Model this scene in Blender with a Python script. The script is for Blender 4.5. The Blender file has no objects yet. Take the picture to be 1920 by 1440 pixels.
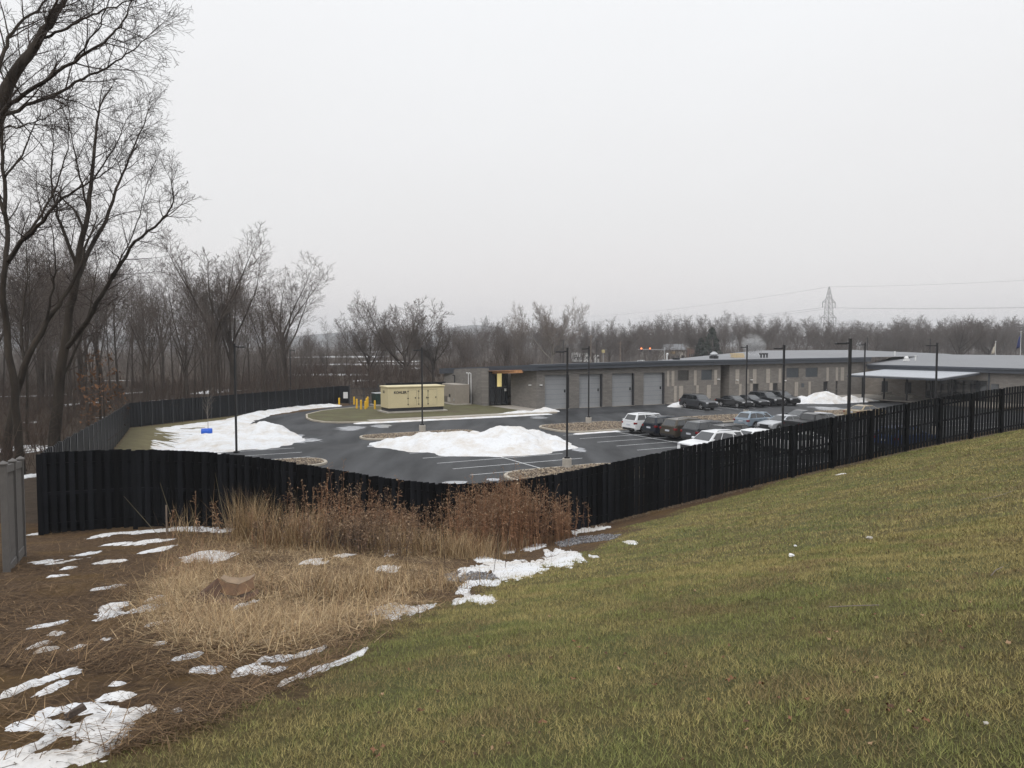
import bpy, bmesh, math, random
import numpy as np
from mathutils import Vector, Matrix

# ------------------------------------------------------------------ camera, world, sun, exposure
scene = bpy.context.scene
COL = scene.collection
CAM_H = 8.0
PITCH = math.atan(75 / 1440.0)
cam_data = bpy.data.cameras.new("camera")
cam_data.sensor_width = 36.0
cam_data.lens = 36.0 * 1440 / 1920.0
cam_data.clip_start = 0.05
cam_data.clip_end = 8000
cam = bpy.data.objects.new("camera", cam_data)
COL.objects.link(cam)
cam.location = (0, 0, CAM_H)
cam.rotation_euler = (math.radians(90) - PITCH, 0, 0)
scene.camera = cam

SUN_EL, SUN_AZ = math.radians(48), math.radians(200)     # hazy sun behind cloud, behind-left of the camera
world = bpy.data.worlds.new("World")
scene.world = world
world.use_nodes = True
wn, wl = world.node_tree.nodes, world.node_tree.links
wn.clear()
w_out = wn.new("ShaderNodeOutputWorld")
w_bg = wn.new("ShaderNodeBackground")
sky = wn.new("ShaderNodeTexSky")
sky.sky_type = 'NISHITA'
sky.sun_disc = False
sky.sun_elevation = SUN_EL
sky.sun_rotation = SUN_AZ
sky.air_density, sky.dust_density, sky.ozone_density = 1.0, 4.0, 1.0
w_sc = wn.new("ShaderNodeMixRGB"); w_sc.blend_type = 'MULTIPLY'; w_sc.inputs[0].default_value = 1.0
w_sc.inputs[2].default_value = (0.10, 0.10, 0.10, 1)
wl.new(sky.outputs[0], w_sc.inputs[1])
w_tc = wn.new("ShaderNodeTexCoord")
w_sep = wn.new("ShaderNodeSeparateXYZ")
wl.new(w_tc.outputs["Generated"], w_sep.inputs[0])
w_ramp = wn.new("ShaderNodeValToRGB")                    # unbroken cloud deck, whiter overhead
cr = w_ramp.color_ramp
cr.elements[0].position = 0.0; cr.elements[0].color = (0.89, 0.85, 0.845, 1)
cr.elements[1].position = 1.0; cr.elements[1].color = (1.44, 1.50, 1.58, 1)
e = cr.elements.new(0.16); e.color = (0.91, 0.90, 0.90, 1)
e = cr.elements.new(0.42); e.color = (1.0, 1.01, 1.025, 1)
w_no = wn.new("ShaderNodeTexNoise"); w_no.inputs["Scale"].default_value = 2.2
w_no.inputs["Detail"].default_value = 4
w_map = wn.new("ShaderNodeMapping"); w_map.inputs["Scale"].default_value = (1, 1, 2.6)
wl.new(w_tc.outputs["Generated"], w_map.inputs[0]); wl.new(w_map.outputs[0], w_no.inputs["Vector"])
w_ma = wn.new("ShaderNodeMath"); w_ma.operation = 'MULTIPLY_ADD'
w_ma.inputs[1].default_value = 0.16; w_ma.inputs[2].default_value = -0.08
wl.new(w_no.outputs["Fac"], w_ma.inputs[0])
w_ad = wn.new("ShaderNodeMath"); w_ad.operation = 'ADD'
wl.new(w_sep.outputs["Z"], w_ad.inputs[0]); wl.new(w_ma.outputs[0], w_ad.inputs[1])
wl.new(w_ad.outputs[0], w_ramp.inputs[0])
w_mix = wn.new("ShaderNodeMixRGB"); w_mix.inputs[0].default_value = 0.95
wl.new(w_sc.outputs[0], w_mix.inputs[1]); wl.new(w_ramp.outputs[0], w_mix.inputs[2])
wl.new(w_mix.outputs[0], w_bg.inputs[0])
w_bg.inputs[1].default_value = 1.0
wl.new(w_bg.outputs[0], w_out.inputs[0])

sun_data = bpy.data.lights.new("sun", 'SUN')
sun_data.energy = 1.1
sun_data.angle = math.radians(25)
sun_data.color = (1.0, 0.965, 0.92)
sun = bpy.data.objects.new("sun", sun_data)
COL.objects.link(sun)
_sd = Vector((math.sin(SUN_AZ) * math.cos(SUN_EL), math.cos(SUN_AZ) * math.cos(SUN_EL), math.sin(SUN_EL)))
sun.rotation_euler = _sd.to_track_quat('Z', 'Y').to_euler()
sun.location = (0, -20, 60)

scene.view_settings.view_transform = 'Standard'
scene.view_settings.look = 'None'
scene.view_settings.exposure = 0.0
scene.view_settings.gamma = 1.0
scene.view_settings.use_curve_mapping = False
scene.render.engine = 'CYCLES'
scene.cycles.use_denoising = True
scene.cycles.max_bounces = 5
scene.cycles.diffuse_bounces = 3
scene.cycles.glossy_bounces = 3
scene.cycles.transmission_bounces = 4
scene.cycles.volume_bounces = 0
scene.cycles.transparent_max_bounces = 6
scene.cycles.use_adaptive_sampling = True
scene.cycles.caustics_reflective = False
scene.cycles.caustics_refractive = False

# ------------------------------------------------------------------ helpers
R = random.Random(11)
NR = np.random.default_rng(5)

def tag(o, label=None, cat=None, group=None, kind=None):
    if label: o["label"] = label
    if cat: o["category"] = cat
    if group: o["group"] = group
    if kind: o["kind"] = kind
    return o

def link(name, me, mat=None, parent=None):
    o = bpy.data.objects.new(name, me)
    COL.objects.link(o)
    if mat is not None and me is not None:
        for m in (mat if isinstance(mat, (list, tuple)) else [mat]):
            me.materials.append(m)
    if parent is not None: o.parent = parent
    return o

def empty(name, loc=(0, 0, 0), rz=0.0, label=None, cat=None, group=None):
    o = bpy.data.objects.new(name, None)
    o.empty_display_size = 0.3
    COL.objects.link(o)
    o.location = loc; o.rotation_euler = (0, 0, rz)
    return tag(o, label, cat, group)

def copy_tree(o, parent=None):
    c = o.copy(); COL.objects.link(c); c.parent = parent
    for ch in list(o.children): copy_tree(ch, c)
    return c

def np_mesh(name, V, F, smooth=False, col=None, attrs=None):
    """V (n,3), F (m,3|4) arrays -> mesh"""
    V = np.ascontiguousarray(V, dtype=np.float32); F = np.ascontiguousarray(F, dtype=np.int32)
    me = bpy.data.meshes.new(name)
    me.vertices.add(len(V)); me.vertices.foreach_set("co", V.ravel())
    k = F.shape[1]
    me.loops.add(F.size); me.loops.foreach_set("vertex_index", F.ravel())
    me.polygons.add(len(F)); me.polygons.foreach_set("loop_start", np.arange(0, F.size, k, dtype=np.int32))
    if smooth: me.polygons.foreach_set("use_smooth", np.ones(len(F), dtype=bool))
    if col is not None:
        a = me.color_attributes.new("col", 'FLOAT_COLOR', 'POINT')
        c4 = np.ones((len(V), 4), dtype=np.float32); c4[:, :3] = col
        a.data.foreach_set("color", c4.ravel())
    for k_, v_ in (attrs or {}).items():
        a = me.attributes.new(k_, 'FLOAT', 'POINT'); a.data.foreach_set("value", np.asarray(v_, dtype=np.float32).ravel())
    me.update(calc_edges=True); me.validate()
    return me

class MB:
    """collects simple solids and links them as one mesh"""
    def __init__(s): s.v = []; s.f = []
    def add(s, vs, fs):
        n = len(s.v); s.v += [tuple(p) for p in vs]; s.f += [tuple(i + n for i in f) for f in fs]; return s
    def box(s, x0, x1, y0, y1, z0, z1):
        return s.add([(x0,y0,z0),(x1,y0,z0),(x1,y1,z0),(x0,y1,z0),(x0,y0,z1),(x1,y0,z1),(x1,y1,z1),(x0,y1,z1)],
                     [(0,3,2,1),(4,5,6,7),(0,1,5,4),(1,2,6,5),(2,3,7,6),(3,0,4,7)])
    def tube(s, p, q, r, r2=None, n=6, caps=True):
        p, q = Vector(p), Vector(q); d = (q - p).normalized(); r2 = r if r2 is None else r2
        u = d.orthogonal().normalized(); w = d.cross(u)
        vs = [p + (u*math.cos(2*math.pi*i/n) + w*math.sin(2*math.pi*i/n))*r for i in range(n)]
        vs += [q + (u*math.cos(2*math.pi*i/n) + w*math.sin(2*math.pi*i/n))*r2 for i in range(n)]
        fs = [(i, (i+1) % n, n+(i+1) % n, n+i) for i in range(n)]
        if caps: fs += [tuple(range(n-1, -1, -1)), tuple(range(n, 2*n))]
        return s.add(vs, fs)
    def prism(s, pts, z0, z1):
        n = len(pts)
        vs = [(x, y, z0) for x, y in pts] + [(x, y, z1) for x, y in pts]
        return s.add(vs, [(i, (i+1) % n, n+(i+1) % n, n+i) for i in range(n)] + [tuple(range(n-1, -1, -1)), tuple(range(n, 2*n))])
    def quad(s, a, b, c, d): return s.add([a, b, c, d], [(0, 1, 2, 3)])
    def slab(s, a, b, c, d, t):
        """four corners, thickened along the face normal"""
        a, b, c, d = map(Vector, (a, b, c, d)); n = (b-a).cross(d-a).normalized()*t
        return s.add([a, b, c, d, a+n, b+n, c+n, d+n], [(3,2,1,0),(4,5,6,7),(0,1,5,4),(1,2,6,5),(2,3,7,6),(3,0,4,7)])
    def mesh(s, name, smooth=False):
        me = bpy.data.meshes.new(name); me.from_pydata(s.v, [], s.f); me.update()
        if smooth: me.polygons.foreach_set("use_smooth", [True]*len(me.polygons))
        return me
    def build(s, name, mat, parent=None, smooth=False, bevel=0.0, seg=2):
        me = s.mesh(name, smooth)
        if bevel:
            bm = bmesh.new(); bm.from_mesh(me)
            bmesh.ops.bevel(bm, geom=bm.edges[:], offset=bevel, segments=seg, affect='EDGES', profile=0.6, clamp_overlap=True)
            bm.to_mesh(me); bm.free()
        return link(name, me, mat, parent)

def _hash(ix, iy, seed):
    h = (ix.astype(np.int64)*374761393 + iy.astype(np.int64)*668265263 + seed*974634777) & 0xffffffff
    h = ((h ^ (h >> 13))*1274126177) & 0xffffffff
    return ((h ^ (h >> 16)) & 0xffff)/65535.0
def vnoise(x, y, seed=0):
    x = np.asarray(x, float); y = np.asarray(y, float)
    ix, iy = np.floor(x), np.floor(y); fx, fy = x-ix, y-iy
    fx = fx*fx*(3-2*fx); fy = fy*fy*(3-2*fy)
    a, b = _hash(ix, iy, seed), _hash(ix+1, iy, seed); c, d = _hash(ix, iy+1, seed), _hash(ix+1, iy+1, seed)
    return (a*(1-fx)+b*fx)*(1-fy) + (c*(1-fx)+d*fx)*fy
def fbm(x, y, seed=0, oct=4):
    t = 0; s = 0; a = 1.0
    for i in range(oct):
        t = t + a*vnoise(np.asarray(x)*2**i, np.asarray(y)*2**i, seed+i*7); s += a; a *= 0.5
    return t/s                                            # 0..1
def sst(a, b, x):
    t = np.clip((np.asarray(x, float)-a)/(b-a), 0, 1); return t*t*(3-2*t)

# camera model used to measure places off the photograph (1920 x 1440 pixel grid)
_cp, _sp = math.cos(PITCH), math.sin(PITCH)
def ray(px, py):
    u = (np.asarray(px, float)-960)/1440.0; v = (720-np.asarray(py, float))/1440.0
    return u, _cp+v*_sp, v*_cp-_sp
def gp(px, py, z=0.0):
    r = ray(px, py); t = (z-CAM_H)/r[2]; return float(r[0]*t), float(r[1]*t)
def at(px, py, d):
    """point on the pixel's ray at depth y = d"""
    r = ray(px, py); t = d/r[1]; return Vector((float(r[0]*t), d, float(CAM_H+r[2]*t)))

# the lot's own grid: a along the building front, b towards the building
TH = math.radians(28); CT, ST = math.cos(TH), math.sin(TH)
def W(a, b): return (a*CT - b*ST, a*ST + b*CT)
def AB(x, y): return (x*CT + y*ST, -x*ST + y*CT)

# ------------------------------------------------------------------ materials
def nmat(name):
    m = bpy.data.materials.new(name); m.use_nodes = True
    nt = m.node_tree; b = nt.nodes["Principled BSDF"]
    return m, nt, b
def mat(name, c, rough=0.7, var=0.12, scale=3.0, bump=0.0, bscale=40.0, metal=0.0, coat=0.0, c2=None, spec=0.5, stretch=None):
    """one colour broken up by noise (c -> c2) with optional fine relief"""
    m, nt, b = nmat(name); N, L = nt.nodes, nt.links
    b.inputs["Roughness"].default_value = rough; b.inputs["Metallic"].default_value = metal
    b.inputs["Coat Weight"].default_value = coat; b.inputs["Specular IOR Level"].default_value = spec
    tc = N.new("ShaderNodeTexCoord"); vec = tc.outputs["Object"]
    if stretch:
        mp = N.new("ShaderNodeMapping"); mp.inputs["Scale"].default_value = stretch; L.new(vec, mp.inputs[0]); vec = mp.outputs[0]
    no = N.new("ShaderNodeTexNoise"); no.inputs["Scale"].default_value = scale; no.inputs["Detail"].default_value = 6
    no.inputs["Roughness"].default_value = 0.65
    L.new(vec, no.inputs["Vector"])
    rp = N.new("ShaderNodeValToRGB")
    ca = tuple(x*(1-var) for x in c); cb = tuple(min(1, x*(1+var)) for x in c) if c2 is None else c2
    rp.color_ramp.elements[0].position = 0.3; rp.color_ramp.elements[0].color = (*ca, 1)
    rp.color_ramp.elements[1].position = 0.7; rp.color_ramp.elements[1].color = (*cb, 1)
    L.new(no.outputs["Fac"], rp.inputs[0]); L.new(rp.outputs[0], b.inputs["Base Color"])
    if bump:
        n2 = N.new("ShaderNodeTexNoise"); n2.inputs["Scale"].default_value = bscale; n2.inputs["Detail"].default_value = 5
        L.new(vec, n2.inputs["Vector"])
        bp = N.new("ShaderNodeBump"); bp.inputs["Strength"].default_value = bump; bp.inputs["Distance"].default_value = 0.05
        L.new(n2.outputs["Fac"], bp.inputs["Height"]); L.new(bp.outputs[0], b.inputs["Normal"])
    return m
def attr_mat(name, rough=0.8, spec=0.2, mul=1.0):
    m, nt, b = nmat(name)
    a = nt.nodes.new("ShaderNodeAttribute"); a.attribute_name = "col"
    nt.links.new(a.outputs["Color"], b.inputs["Base Color"])
    b.inputs["Roughness"].default_value = rough; b.inputs["Specular IOR Level"].default_value = spec
    return m

M = {}
M['fence'] = mat('fence_black', (0.0045, 0.005, 0.0062), 0.6, 0.3, 2.0, spec=0.12)
M['fence_back'] = mat('fence_slate', (0.0085, 0.0095, 0.012), 0.5, 0.2, 0.7, spec=0.25)
M['vinyl'] = mat('vinyl_grey', (0.115, 0.108, 0.102), 0.65, 0.14, 6.0)
M['pole'] = mat('pole_black', (0.012, 0.012, 0.014), 0.45, 0.1)
M['concrete'] = mat('concrete', (0.42, 0.39, 0.345), 0.85, 0.15, 1.5, 0.3, 30)
M['kerb'] = mat('kerb_concrete', (0.40, 0.355, 0.29), 0.85, 0.16, 1.2, 0.3, 30)
M['walk'] = mat('walk_concrete', (0.36, 0.325, 0.285), 0.85, 0.14, 0.8, 0.2, 20)
M['paint_line'] = mat('line_paint', (0.62, 0.63, 0.63), 0.7, 0.25, 4.0)
M['yellow'] = mat('bollard_yellow', (0.80, 0.48, 0.03), 0.5, 0.08)
M['tan_metal'] = mat('generator_tan', (0.63, 0.545, 0.335), 0.5, 0.05, 1.0)
M['chiller'] = mat('chiller_taupe', (0.29, 0.255, 0.215), 0.6, 0.08)
M['dark_metal'] = mat('dark_metal', (0.03, 0.03, 0.033), 0.5, 0.15)
M['steel'] = mat('galvanised', (0.42, 0.43, 0.44), 0.5, 0.1, metal=0.3)
M['pylon'] = mat('pylon_steel', (0.40, 0.40, 0.40), 0.6, 0.1)
M['white'] = mat('white_paint', (0.75, 0.75, 0.74), 0.5, 0.05)
M['wood_beam'] = mat('cedar_beam', (0.52, 0.26, 0.12), 0.6, 0.2, 2.0)
M['wood_pole'] = mat('pole_wood', (0.20, 0.155, 0.12), 0.8, 0.2)
M['lumber'] = mat('lumber', (0.62, 0.47, 0.25), 0.7, 0.15)
M['accent'] = mat('accent_block', (0.36, 0.325, 0.285), 0.85, 0.10, 1.0, 0.2, 8)
M['garage'] = mat('garage_door', (0.285, 0.293, 0.305), 0.55, 0.05, 0.6)
M['fascia'] = mat('fascia_slate', (0.062, 0.070, 0.085), 0.5, 0.08)
M['roof'] = mat('roof_membrane', (0.185, 0.188, 0.197), 0.6, 0.10, 0.15)
M['canopy'] = mat('canopy_metal', (0.37, 0.385, 0.41), 0.45, 0.06, 0.3)
M['louver'] = mat('louver_grey', (0.075, 0.085, 0.095), 0.4, 0.1)
M['green_box'] = mat('transformer_green', (0.015, 0.035, 0.03), 0.4, 0.1)
M['barrel'] = mat('barrel_blue', (0.01, 0.10, 0.55), 0.35, 0.08)
M['tyre'] = mat('tyre', (0.015, 0.015, 0.016), 0.8, 0.1)
M['rim'] = mat('alloy', (0.45, 0.45, 0.46), 0.35, 0.05, metal=0.6)
M['trim'] = mat('black_trim', (0.018, 0.018, 0.02), 0.5, 0.1)
M['plate'] = mat('number_plate', (0.55, 0.57, 0.62), 0.5, 0.05)
M['headlight'] = mat('headlight', (0.55, 0.56, 0.58), 0.15, 0.05)
M['taillight'] = mat('taillight', (0.20, 0.010, 0.012), 0.25, 0.05)
M['bark'] = mat('bark', (0.060, 0.047, 0.038), 0.9, 0.35, 1.2, 0.6, 9, c2=(0.11, 0.09, 0.075), stretch=(1, 1, 0.3), spec=0.15)
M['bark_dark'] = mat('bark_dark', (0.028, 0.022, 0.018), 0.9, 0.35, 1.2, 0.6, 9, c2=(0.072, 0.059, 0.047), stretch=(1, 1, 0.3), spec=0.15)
M['bark_pale'] = mat('bark_pale', (0.16, 0.14, 0.12), 0.9, 0.3, 0.5, c2=(0.36, 0.33, 0.29), stretch=(1, 1, 0.4), spec=0.15)
M['twig'] = mat('twigs', (0.125, 0.103, 0.090), 0.9, 0.2, 0.6, spec=0.1)
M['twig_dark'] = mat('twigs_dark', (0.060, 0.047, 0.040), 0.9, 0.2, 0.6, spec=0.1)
M['twig_pale'] = mat('twigs_pale', (0.20, 0.165, 0.14), 0.9, 0.2, 0.6, spec=0.1)
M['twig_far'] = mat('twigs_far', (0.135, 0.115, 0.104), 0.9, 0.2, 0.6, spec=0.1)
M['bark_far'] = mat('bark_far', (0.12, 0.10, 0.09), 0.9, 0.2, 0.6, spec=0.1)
M['thicket'] = mat('thicket_twigs', (0.065, 0.049, 0.040), 0.9, 0.3, 0.4, c2=(0.12, 0.086, 0.068), spec=0.1)
M['card'] = mat('cardboard', (0.065, 0.032, 0.018), 0.8, 0.35, 0.05, c2=(0.12, 0.06, 0.032))
M['card_mid'] = mat('cardboard_outside', (0.15, 0.082, 0.042), 0.8, 0.4, 0.05)
M['card_lit'] = mat('cardboard_inside_lit', (0.24, 0.17, 0.11), 0.8, 0.2, 0.05)  # light on the standing inner face is put into this paler colour
M['log'] = mat('wet_wood', (0.07, 0.05, 0.038), 0.8, 0.3, 8.0, 0.4, 30)
M['grass_col'] = attr_mat('grass_blades')
_m = M['fence']; _nt = _m.node_tree                          # each board takes its own random tone, some paler, some darker
_oi = _nt.nodes.new("ShaderNodeObjectInfo"); _mr = _nt.nodes.new("ShaderNodeMapRange"); _mr.inputs["To Min"].default_value = 0.5; _mr.inputs["To Max"].default_value = 2.4
_nt.links.new(_oi.outputs["Random"], _mr.inputs["Value"]); _mx = _nt.nodes.new("ShaderNodeMixRGB"); _mx.blend_type = 'MULTIPLY'; _mx.inputs[0].default_value = 1.0
_b = _nt.nodes["Principled BSDF"]; _src = _b.inputs["Base Color"].links[0].from_socket
_nt.links.new(_src, _mx.inputs[1]); _nt.links.new(_mr.outputs[0], _mx.inputs[2]); _nt.links.new(_mx.outputs[0], _b.inputs["Base Color"])
M['glass'] = None

def glass_mat(name, c, rough=0.06):
    m, nt, b = nmat(name)
    b.inputs["Base Color"].default_value = (*c, 1); b.inputs["Roughness"].default_value = rough
    b.inputs["Specular IOR Level"].default_value = 0.5; b.inputs["IOR"].default_value = 1.85
    n = nt.nodes.new("ShaderNodeTexNoise"); n.inputs["Scale"].default_value = 1.3
    bp = nt.nodes.new("ShaderNodeBump"); bp.inputs["Strength"].default_value = 0.03
    nt.links.new(n.outputs["Fac"], bp.inputs["Height"]); nt.links.new(bp.outputs[0], b.inputs["Normal"])
    return m
M['glass'] = glass_mat('car_glass', (0.012, 0.014, 0.016))
M['win'] = glass_mat('window_glass', (0.02, 0.024, 0.03))

def snow_mat():
    m, nt, b = nmat('snow'); N, L = nt.nodes, nt.links
    tc = N.new("ShaderNodeTexCoord")
    no = N.new("ShaderNodeTexNoise"); no.inputs["Scale"].default_value = 0.55; no.inputs["Detail"].default_value = 7; no.inputs["Roughness"].default_value = 0.7
    L.new(tc.outputs["Object"], no.inputs["Vector"])
    rp = N.new("ShaderNodeValToRGB")
    rp.color_ramp.elements[0].position = 0.28; rp.color_ramp.elements[0].color = (0.56, 0.50, 0.43, 1)   # grit frozen in
    rp.color_ramp.elements[1].position = 0.56; rp.color_ramp.elements[1].color = (0.72, 0.725, 0.735, 1)
    L.new(no.outputs["Fac"], rp.inputs[0]); L.new(rp.outputs[0], b.inputs["Base Color"])
    b.inputs["Roughness"].default_value = 0.8; b.inputs["Specular IOR Level"].default_value = 0.15
    n2 = N.new("ShaderNodeTexNoise"); n2.inputs["Scale"].default_value = 3; n2.inputs["Detail"].default_value = 6
    L.new(tc.outputs["Object"], n2.inputs["Vector"])
    bp = N.new("ShaderNodeBump"); bp.inputs["Strength"].default_value = 0.6; bp.inputs["Distance"].default_value = 0.25
    L.new(n2.outputs["Fac"], bp.inputs["Height"]); L.new(bp.outputs[0], b.inputs["Normal"])
    return m
M['snow'] = snow_mat()

def block_mat(name, c, mortar, bw=0.61, rh=0.205):
    """concrete masonry: courses run round corners because a+b is used as the running length"""
    m, nt, b = nmat(name); N, L = nt.nodes, nt.links
    tc = N.new("ShaderNodeTexCoord"); sp = N.new("ShaderNodeSeparateXYZ"); L.new(tc.outputs["Object"], sp.inputs[0])
    ad = N.new("ShaderNodeMath"); ad.operation = 'ADD'; L.new(sp.outputs["X"], ad.inputs[0]); L.new(sp.outputs["Y"], ad.inputs[1])
    cb = N.new("ShaderNodeCombineXYZ"); L.new(ad.outputs[0], cb.inputs[0]); L.new(sp.outputs["Z"], cb.inputs[1])
    br = N.new("ShaderNodeTexBrick")
    br.inputs["Scale"].default_value = 1.0; br.inputs["Brick Width"].default_value = bw; br.inputs["Row Height"].default_value = rh
    br.inputs["Mortar Size"].default_value = 0.012; br.inputs["Mortar Smooth"].default_value = 0.2
    br.inputs["Color1"].default_value = (*[x*0.86 for x in c], 1); br.inputs["Color2"].default_value = (*[x*1.10 for x in c], 1)
    br.inputs["Mortar"].default_value = (*mortar, 1); br.inputs["Bias"].default_value = 0.0
    L.new(cb.outputs[0], br.inputs["Vector"])
    no = N.new("ShaderNodeTexNoise"); no.inputs["Scale"].default_value = 0.35; no.inputs["Detail"].default_value = 5
    L.new(tc.outputs["Object"], no.inputs["Vector"])
    mr = N.new("ShaderNodeMapRange"); mr.inputs["To Min"].default_value = 0.82; mr.inputs["To Max"].default_value = 1.18
    L.new(no.outputs["Fac"], mr.inputs["Value"])
    mx = N.new("ShaderNodeMixRGB"); mx.blend_type = 'MULTIPLY'; mx.inputs[0].default_value = 1
    L.new(br.outputs["Color"], mx.inputs[1]); L.new(mr.outputs[0], mx.inputs[2]); L.new(mx.outputs[0], b.inputs["Base Color"])
    bp = N.new("ShaderNodeBump"); bp.inputs["Strength"].default_value = 0.6; bp.inputs["Distance"].default_value = 0.02; bp.invert = True
    L.new(br.outputs["Fac"], bp.inputs["Height"]); L.new(bp.outputs[0], b.inputs["Normal"])
    b.inputs["Roughness"].default_value = 0.9
    return m
M['block'] = block_mat('masonry_brown', (0.20, 0.184, 0.168), (0.135, 0.127, 0.118))
M['block_light'] = block_mat('masonry_taupe', (0.27, 0.24, 0.21), (0.18, 0.16, 0.14))

def asphalt_mat():
    m, nt, b = nmat('asphalt'); N, L = nt.nodes, nt.links
    tc = N.new("ShaderNodeTexCoord")
    mp = N.new("ShaderNodeMapping"); mp.inputs["Rotation"].default_value = (0, 0, TH); mp.inputs["Scale"].default_value = (0.55, 0.09, 1)
    L.new(tc.outputs["Object"], mp.inputs[0])
    n1 = N.new("ShaderNodeTexNoise"); n1.inputs["Scale"].default_value = 1.0; n1.inputs["Detail"].default_value = 6; L.new(mp.outputs[0], n1.inputs["Vector"])
    n2 = N.new("ShaderNodeTexNoise"); n2.inputs["Scale"].default_value = 0.12; n2.inputs["Detail"].default_value = 5; L.new(tc.outputs["Object"], n2.inputs["Vector"])
    n3 = N.new("ShaderNodeTexNoise"); n3.inputs["Scale"].default_value = 30; n3.inputs["Detail"].default_value = 4; L.new(tc.outputs["Object"], n3.inputs["Vector"])
    ad = N.new("ShaderNodeMath"); ad.operation = 'ADD'; L.new(n1.outputs["Fac"], ad.inputs[0]); L.new(n2.outputs["Fac"], ad.inputs[1])
    ad2 = N.new("ShaderNodeMath"); ad2.operation = 'MULTIPLY_ADD'; ad2.inputs[1].default_value = 0.35; L.new(n3.outputs["Fac"], ad2.inputs[0]); L.new(ad.outputs[0], ad2.inputs[2])
    rp = N.new("ShaderNodeValToRGB")
    rp.color_ramp.elements[0].position = 0.53; rp.color_ramp.elements[0].color = (0.019, 0.0195, 0.021, 1)
    rp.color_ramp.elements[1].position = 0.70; rp.color_ramp.elements[1].color = (0.062, 0.063, 0.066, 1)
    mu = N.new("ShaderNodeMath"); mu.operation = 'MULTIPLY'; mu.inputs[1].default_value = 0.52; L.new(ad2.outputs[0], mu.inputs[0])
    L.new(mu.outputs[0], rp.inputs[0]); L.new(rp.outputs[0], b.inputs["Base Color"])
    mr = N.new("ShaderNodeMapRange"); mr.inputs["From Min"].default_value = 0.35; mr.inputs["From Max"].default_value = 0.65
    mr.inputs["To Min"].default_value = 0.55; mr.inputs["To Max"].default_value = 0.85
    L.new(n2.outputs["Fac"], mr.inputs["Value"]); L.new(mr.outputs[0], b.inputs["Roughness"])
    b.inputs["Specular IOR Level"].default_value = 0.25
    return m
M['asphalt'] = asphalt_mat()

def paint(name, c, metal=0.35, rough=0.32):
    m = mat(name, c, rough, 0.04, 1.5, metal=metal, coat=0.35)
    m.node_tree.nodes["Principled BSDF"].inputs["Coat Roughness"].default_value = 0.08
    return m
PAINT = {'white': paint('paint_white', (0.74, 0.75, 0.76), 0), 'navy': paint('paint_navy', (0.015, 0.022, 0.035)),
         'olive': paint('paint_bronze', (0.075, 0.062, 0.045)), 'grey': paint('paint_grey', (0.060, 0.063, 0.069)),
         'black': paint('paint_black', (0.006, 0.006, 0.007), 0.1), 'silverblue': paint('paint_silver_blue', (0.27, 0.33, 0.39)),
         'silver': paint('paint_silver', (0.46, 0.47, 0.49)), 'blue': paint('paint_blue', (0.012, 0.045, 0.16)),
         'charcoal': paint('paint_charcoal', (0.020, 0.021, 0.025), 0.2), 'gold': paint('paint_gold', (0.32, 0.25, 0.15))}
# ------------------------------------------------------------------ terrain
FENCE = [(-13.57, 21.88), (-11.42, 23.04), (-9.26, 24.17), (-7.08, 25.28), (-4.90, 26.37), (-2.71, 27.44), (-0.52, 28.50), (1.69, 29.55),
         (3.90, 30.59), (6.11, 31.62), (8.33, 32.64), (10.54, 33.65), (12.77, 34.67), (14.99, 35.68), (17.21, 36.69), (19.43, 37.70),
         (21.64, 38.72), (23.86, 39.74), (26.07, 40.77), (28.28, 41.82), (30.49, 42.86), (32.70, 43.90), (34.91, 44.94)]
FGROUND = [2.47, 2.43, 2.16, 1.64, 1.03, 0.53, 0.40, 0.54, 0.80, 1.10, 1.38, 1.66, 1.92, 2.19, 2.43, 2.67, 2.89, 3.06, 3.24, 3.36, 3.5, 3.62, 3.72]
FX = np.array([p[0] for p in FENCE]); FY = np.array([p[1] for p in FENCE]); FZ = np.array(FGROUND)
FA = math.radians(25.4)
LEFT = [(-13.57, 21.88), (-36.0, 72.0), (-23.2, 103.0)]                      # the run along the woods

def smooth_interp(v, xs, ys, w=1.2):
    v = np.asarray(v, float)
    return sum(np.interp(v+o, xs, ys) for o in (-w, -w/2, 0, w/2, w))/5
def zf_at(x): return smooth_interp(x, FX, FZ, 0.9)
def yf_at(x): return np.interp(x, [-60, FX[0], FX[-1], 120], [FY[0]-46.43*0.476, FY[0], FY[-1], FY[-1]+85.1*0.476])
def hill0(x, y):
    zv = smooth_interp(y, [-40, 0, 5, 8.6, 18, 28, 36, 45, 60], [9.5, 6.05, 5.2, 4.5, 2.6, 0.6, -0.9, -2.6, -5], 2.0)
    xv = np.interp(y, [0, 5, 18, 29, 45], [-3, -2, 0, 1, 2])
    lr = np.interp(y, [0, 30], [0.12, 0.2])
    d = x-xv
    dr = 0.5*(d+np.sqrt(d*d+2.0)); dl = 0.5*(-d+np.sqrt(d*d+2.0))
    return zv + lr*dr + 0.05*dl
def xl_at(y): return np.interp(y, [21.88, 72, 103, 140], [-13.57, -36, -23.2, -8])
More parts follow.
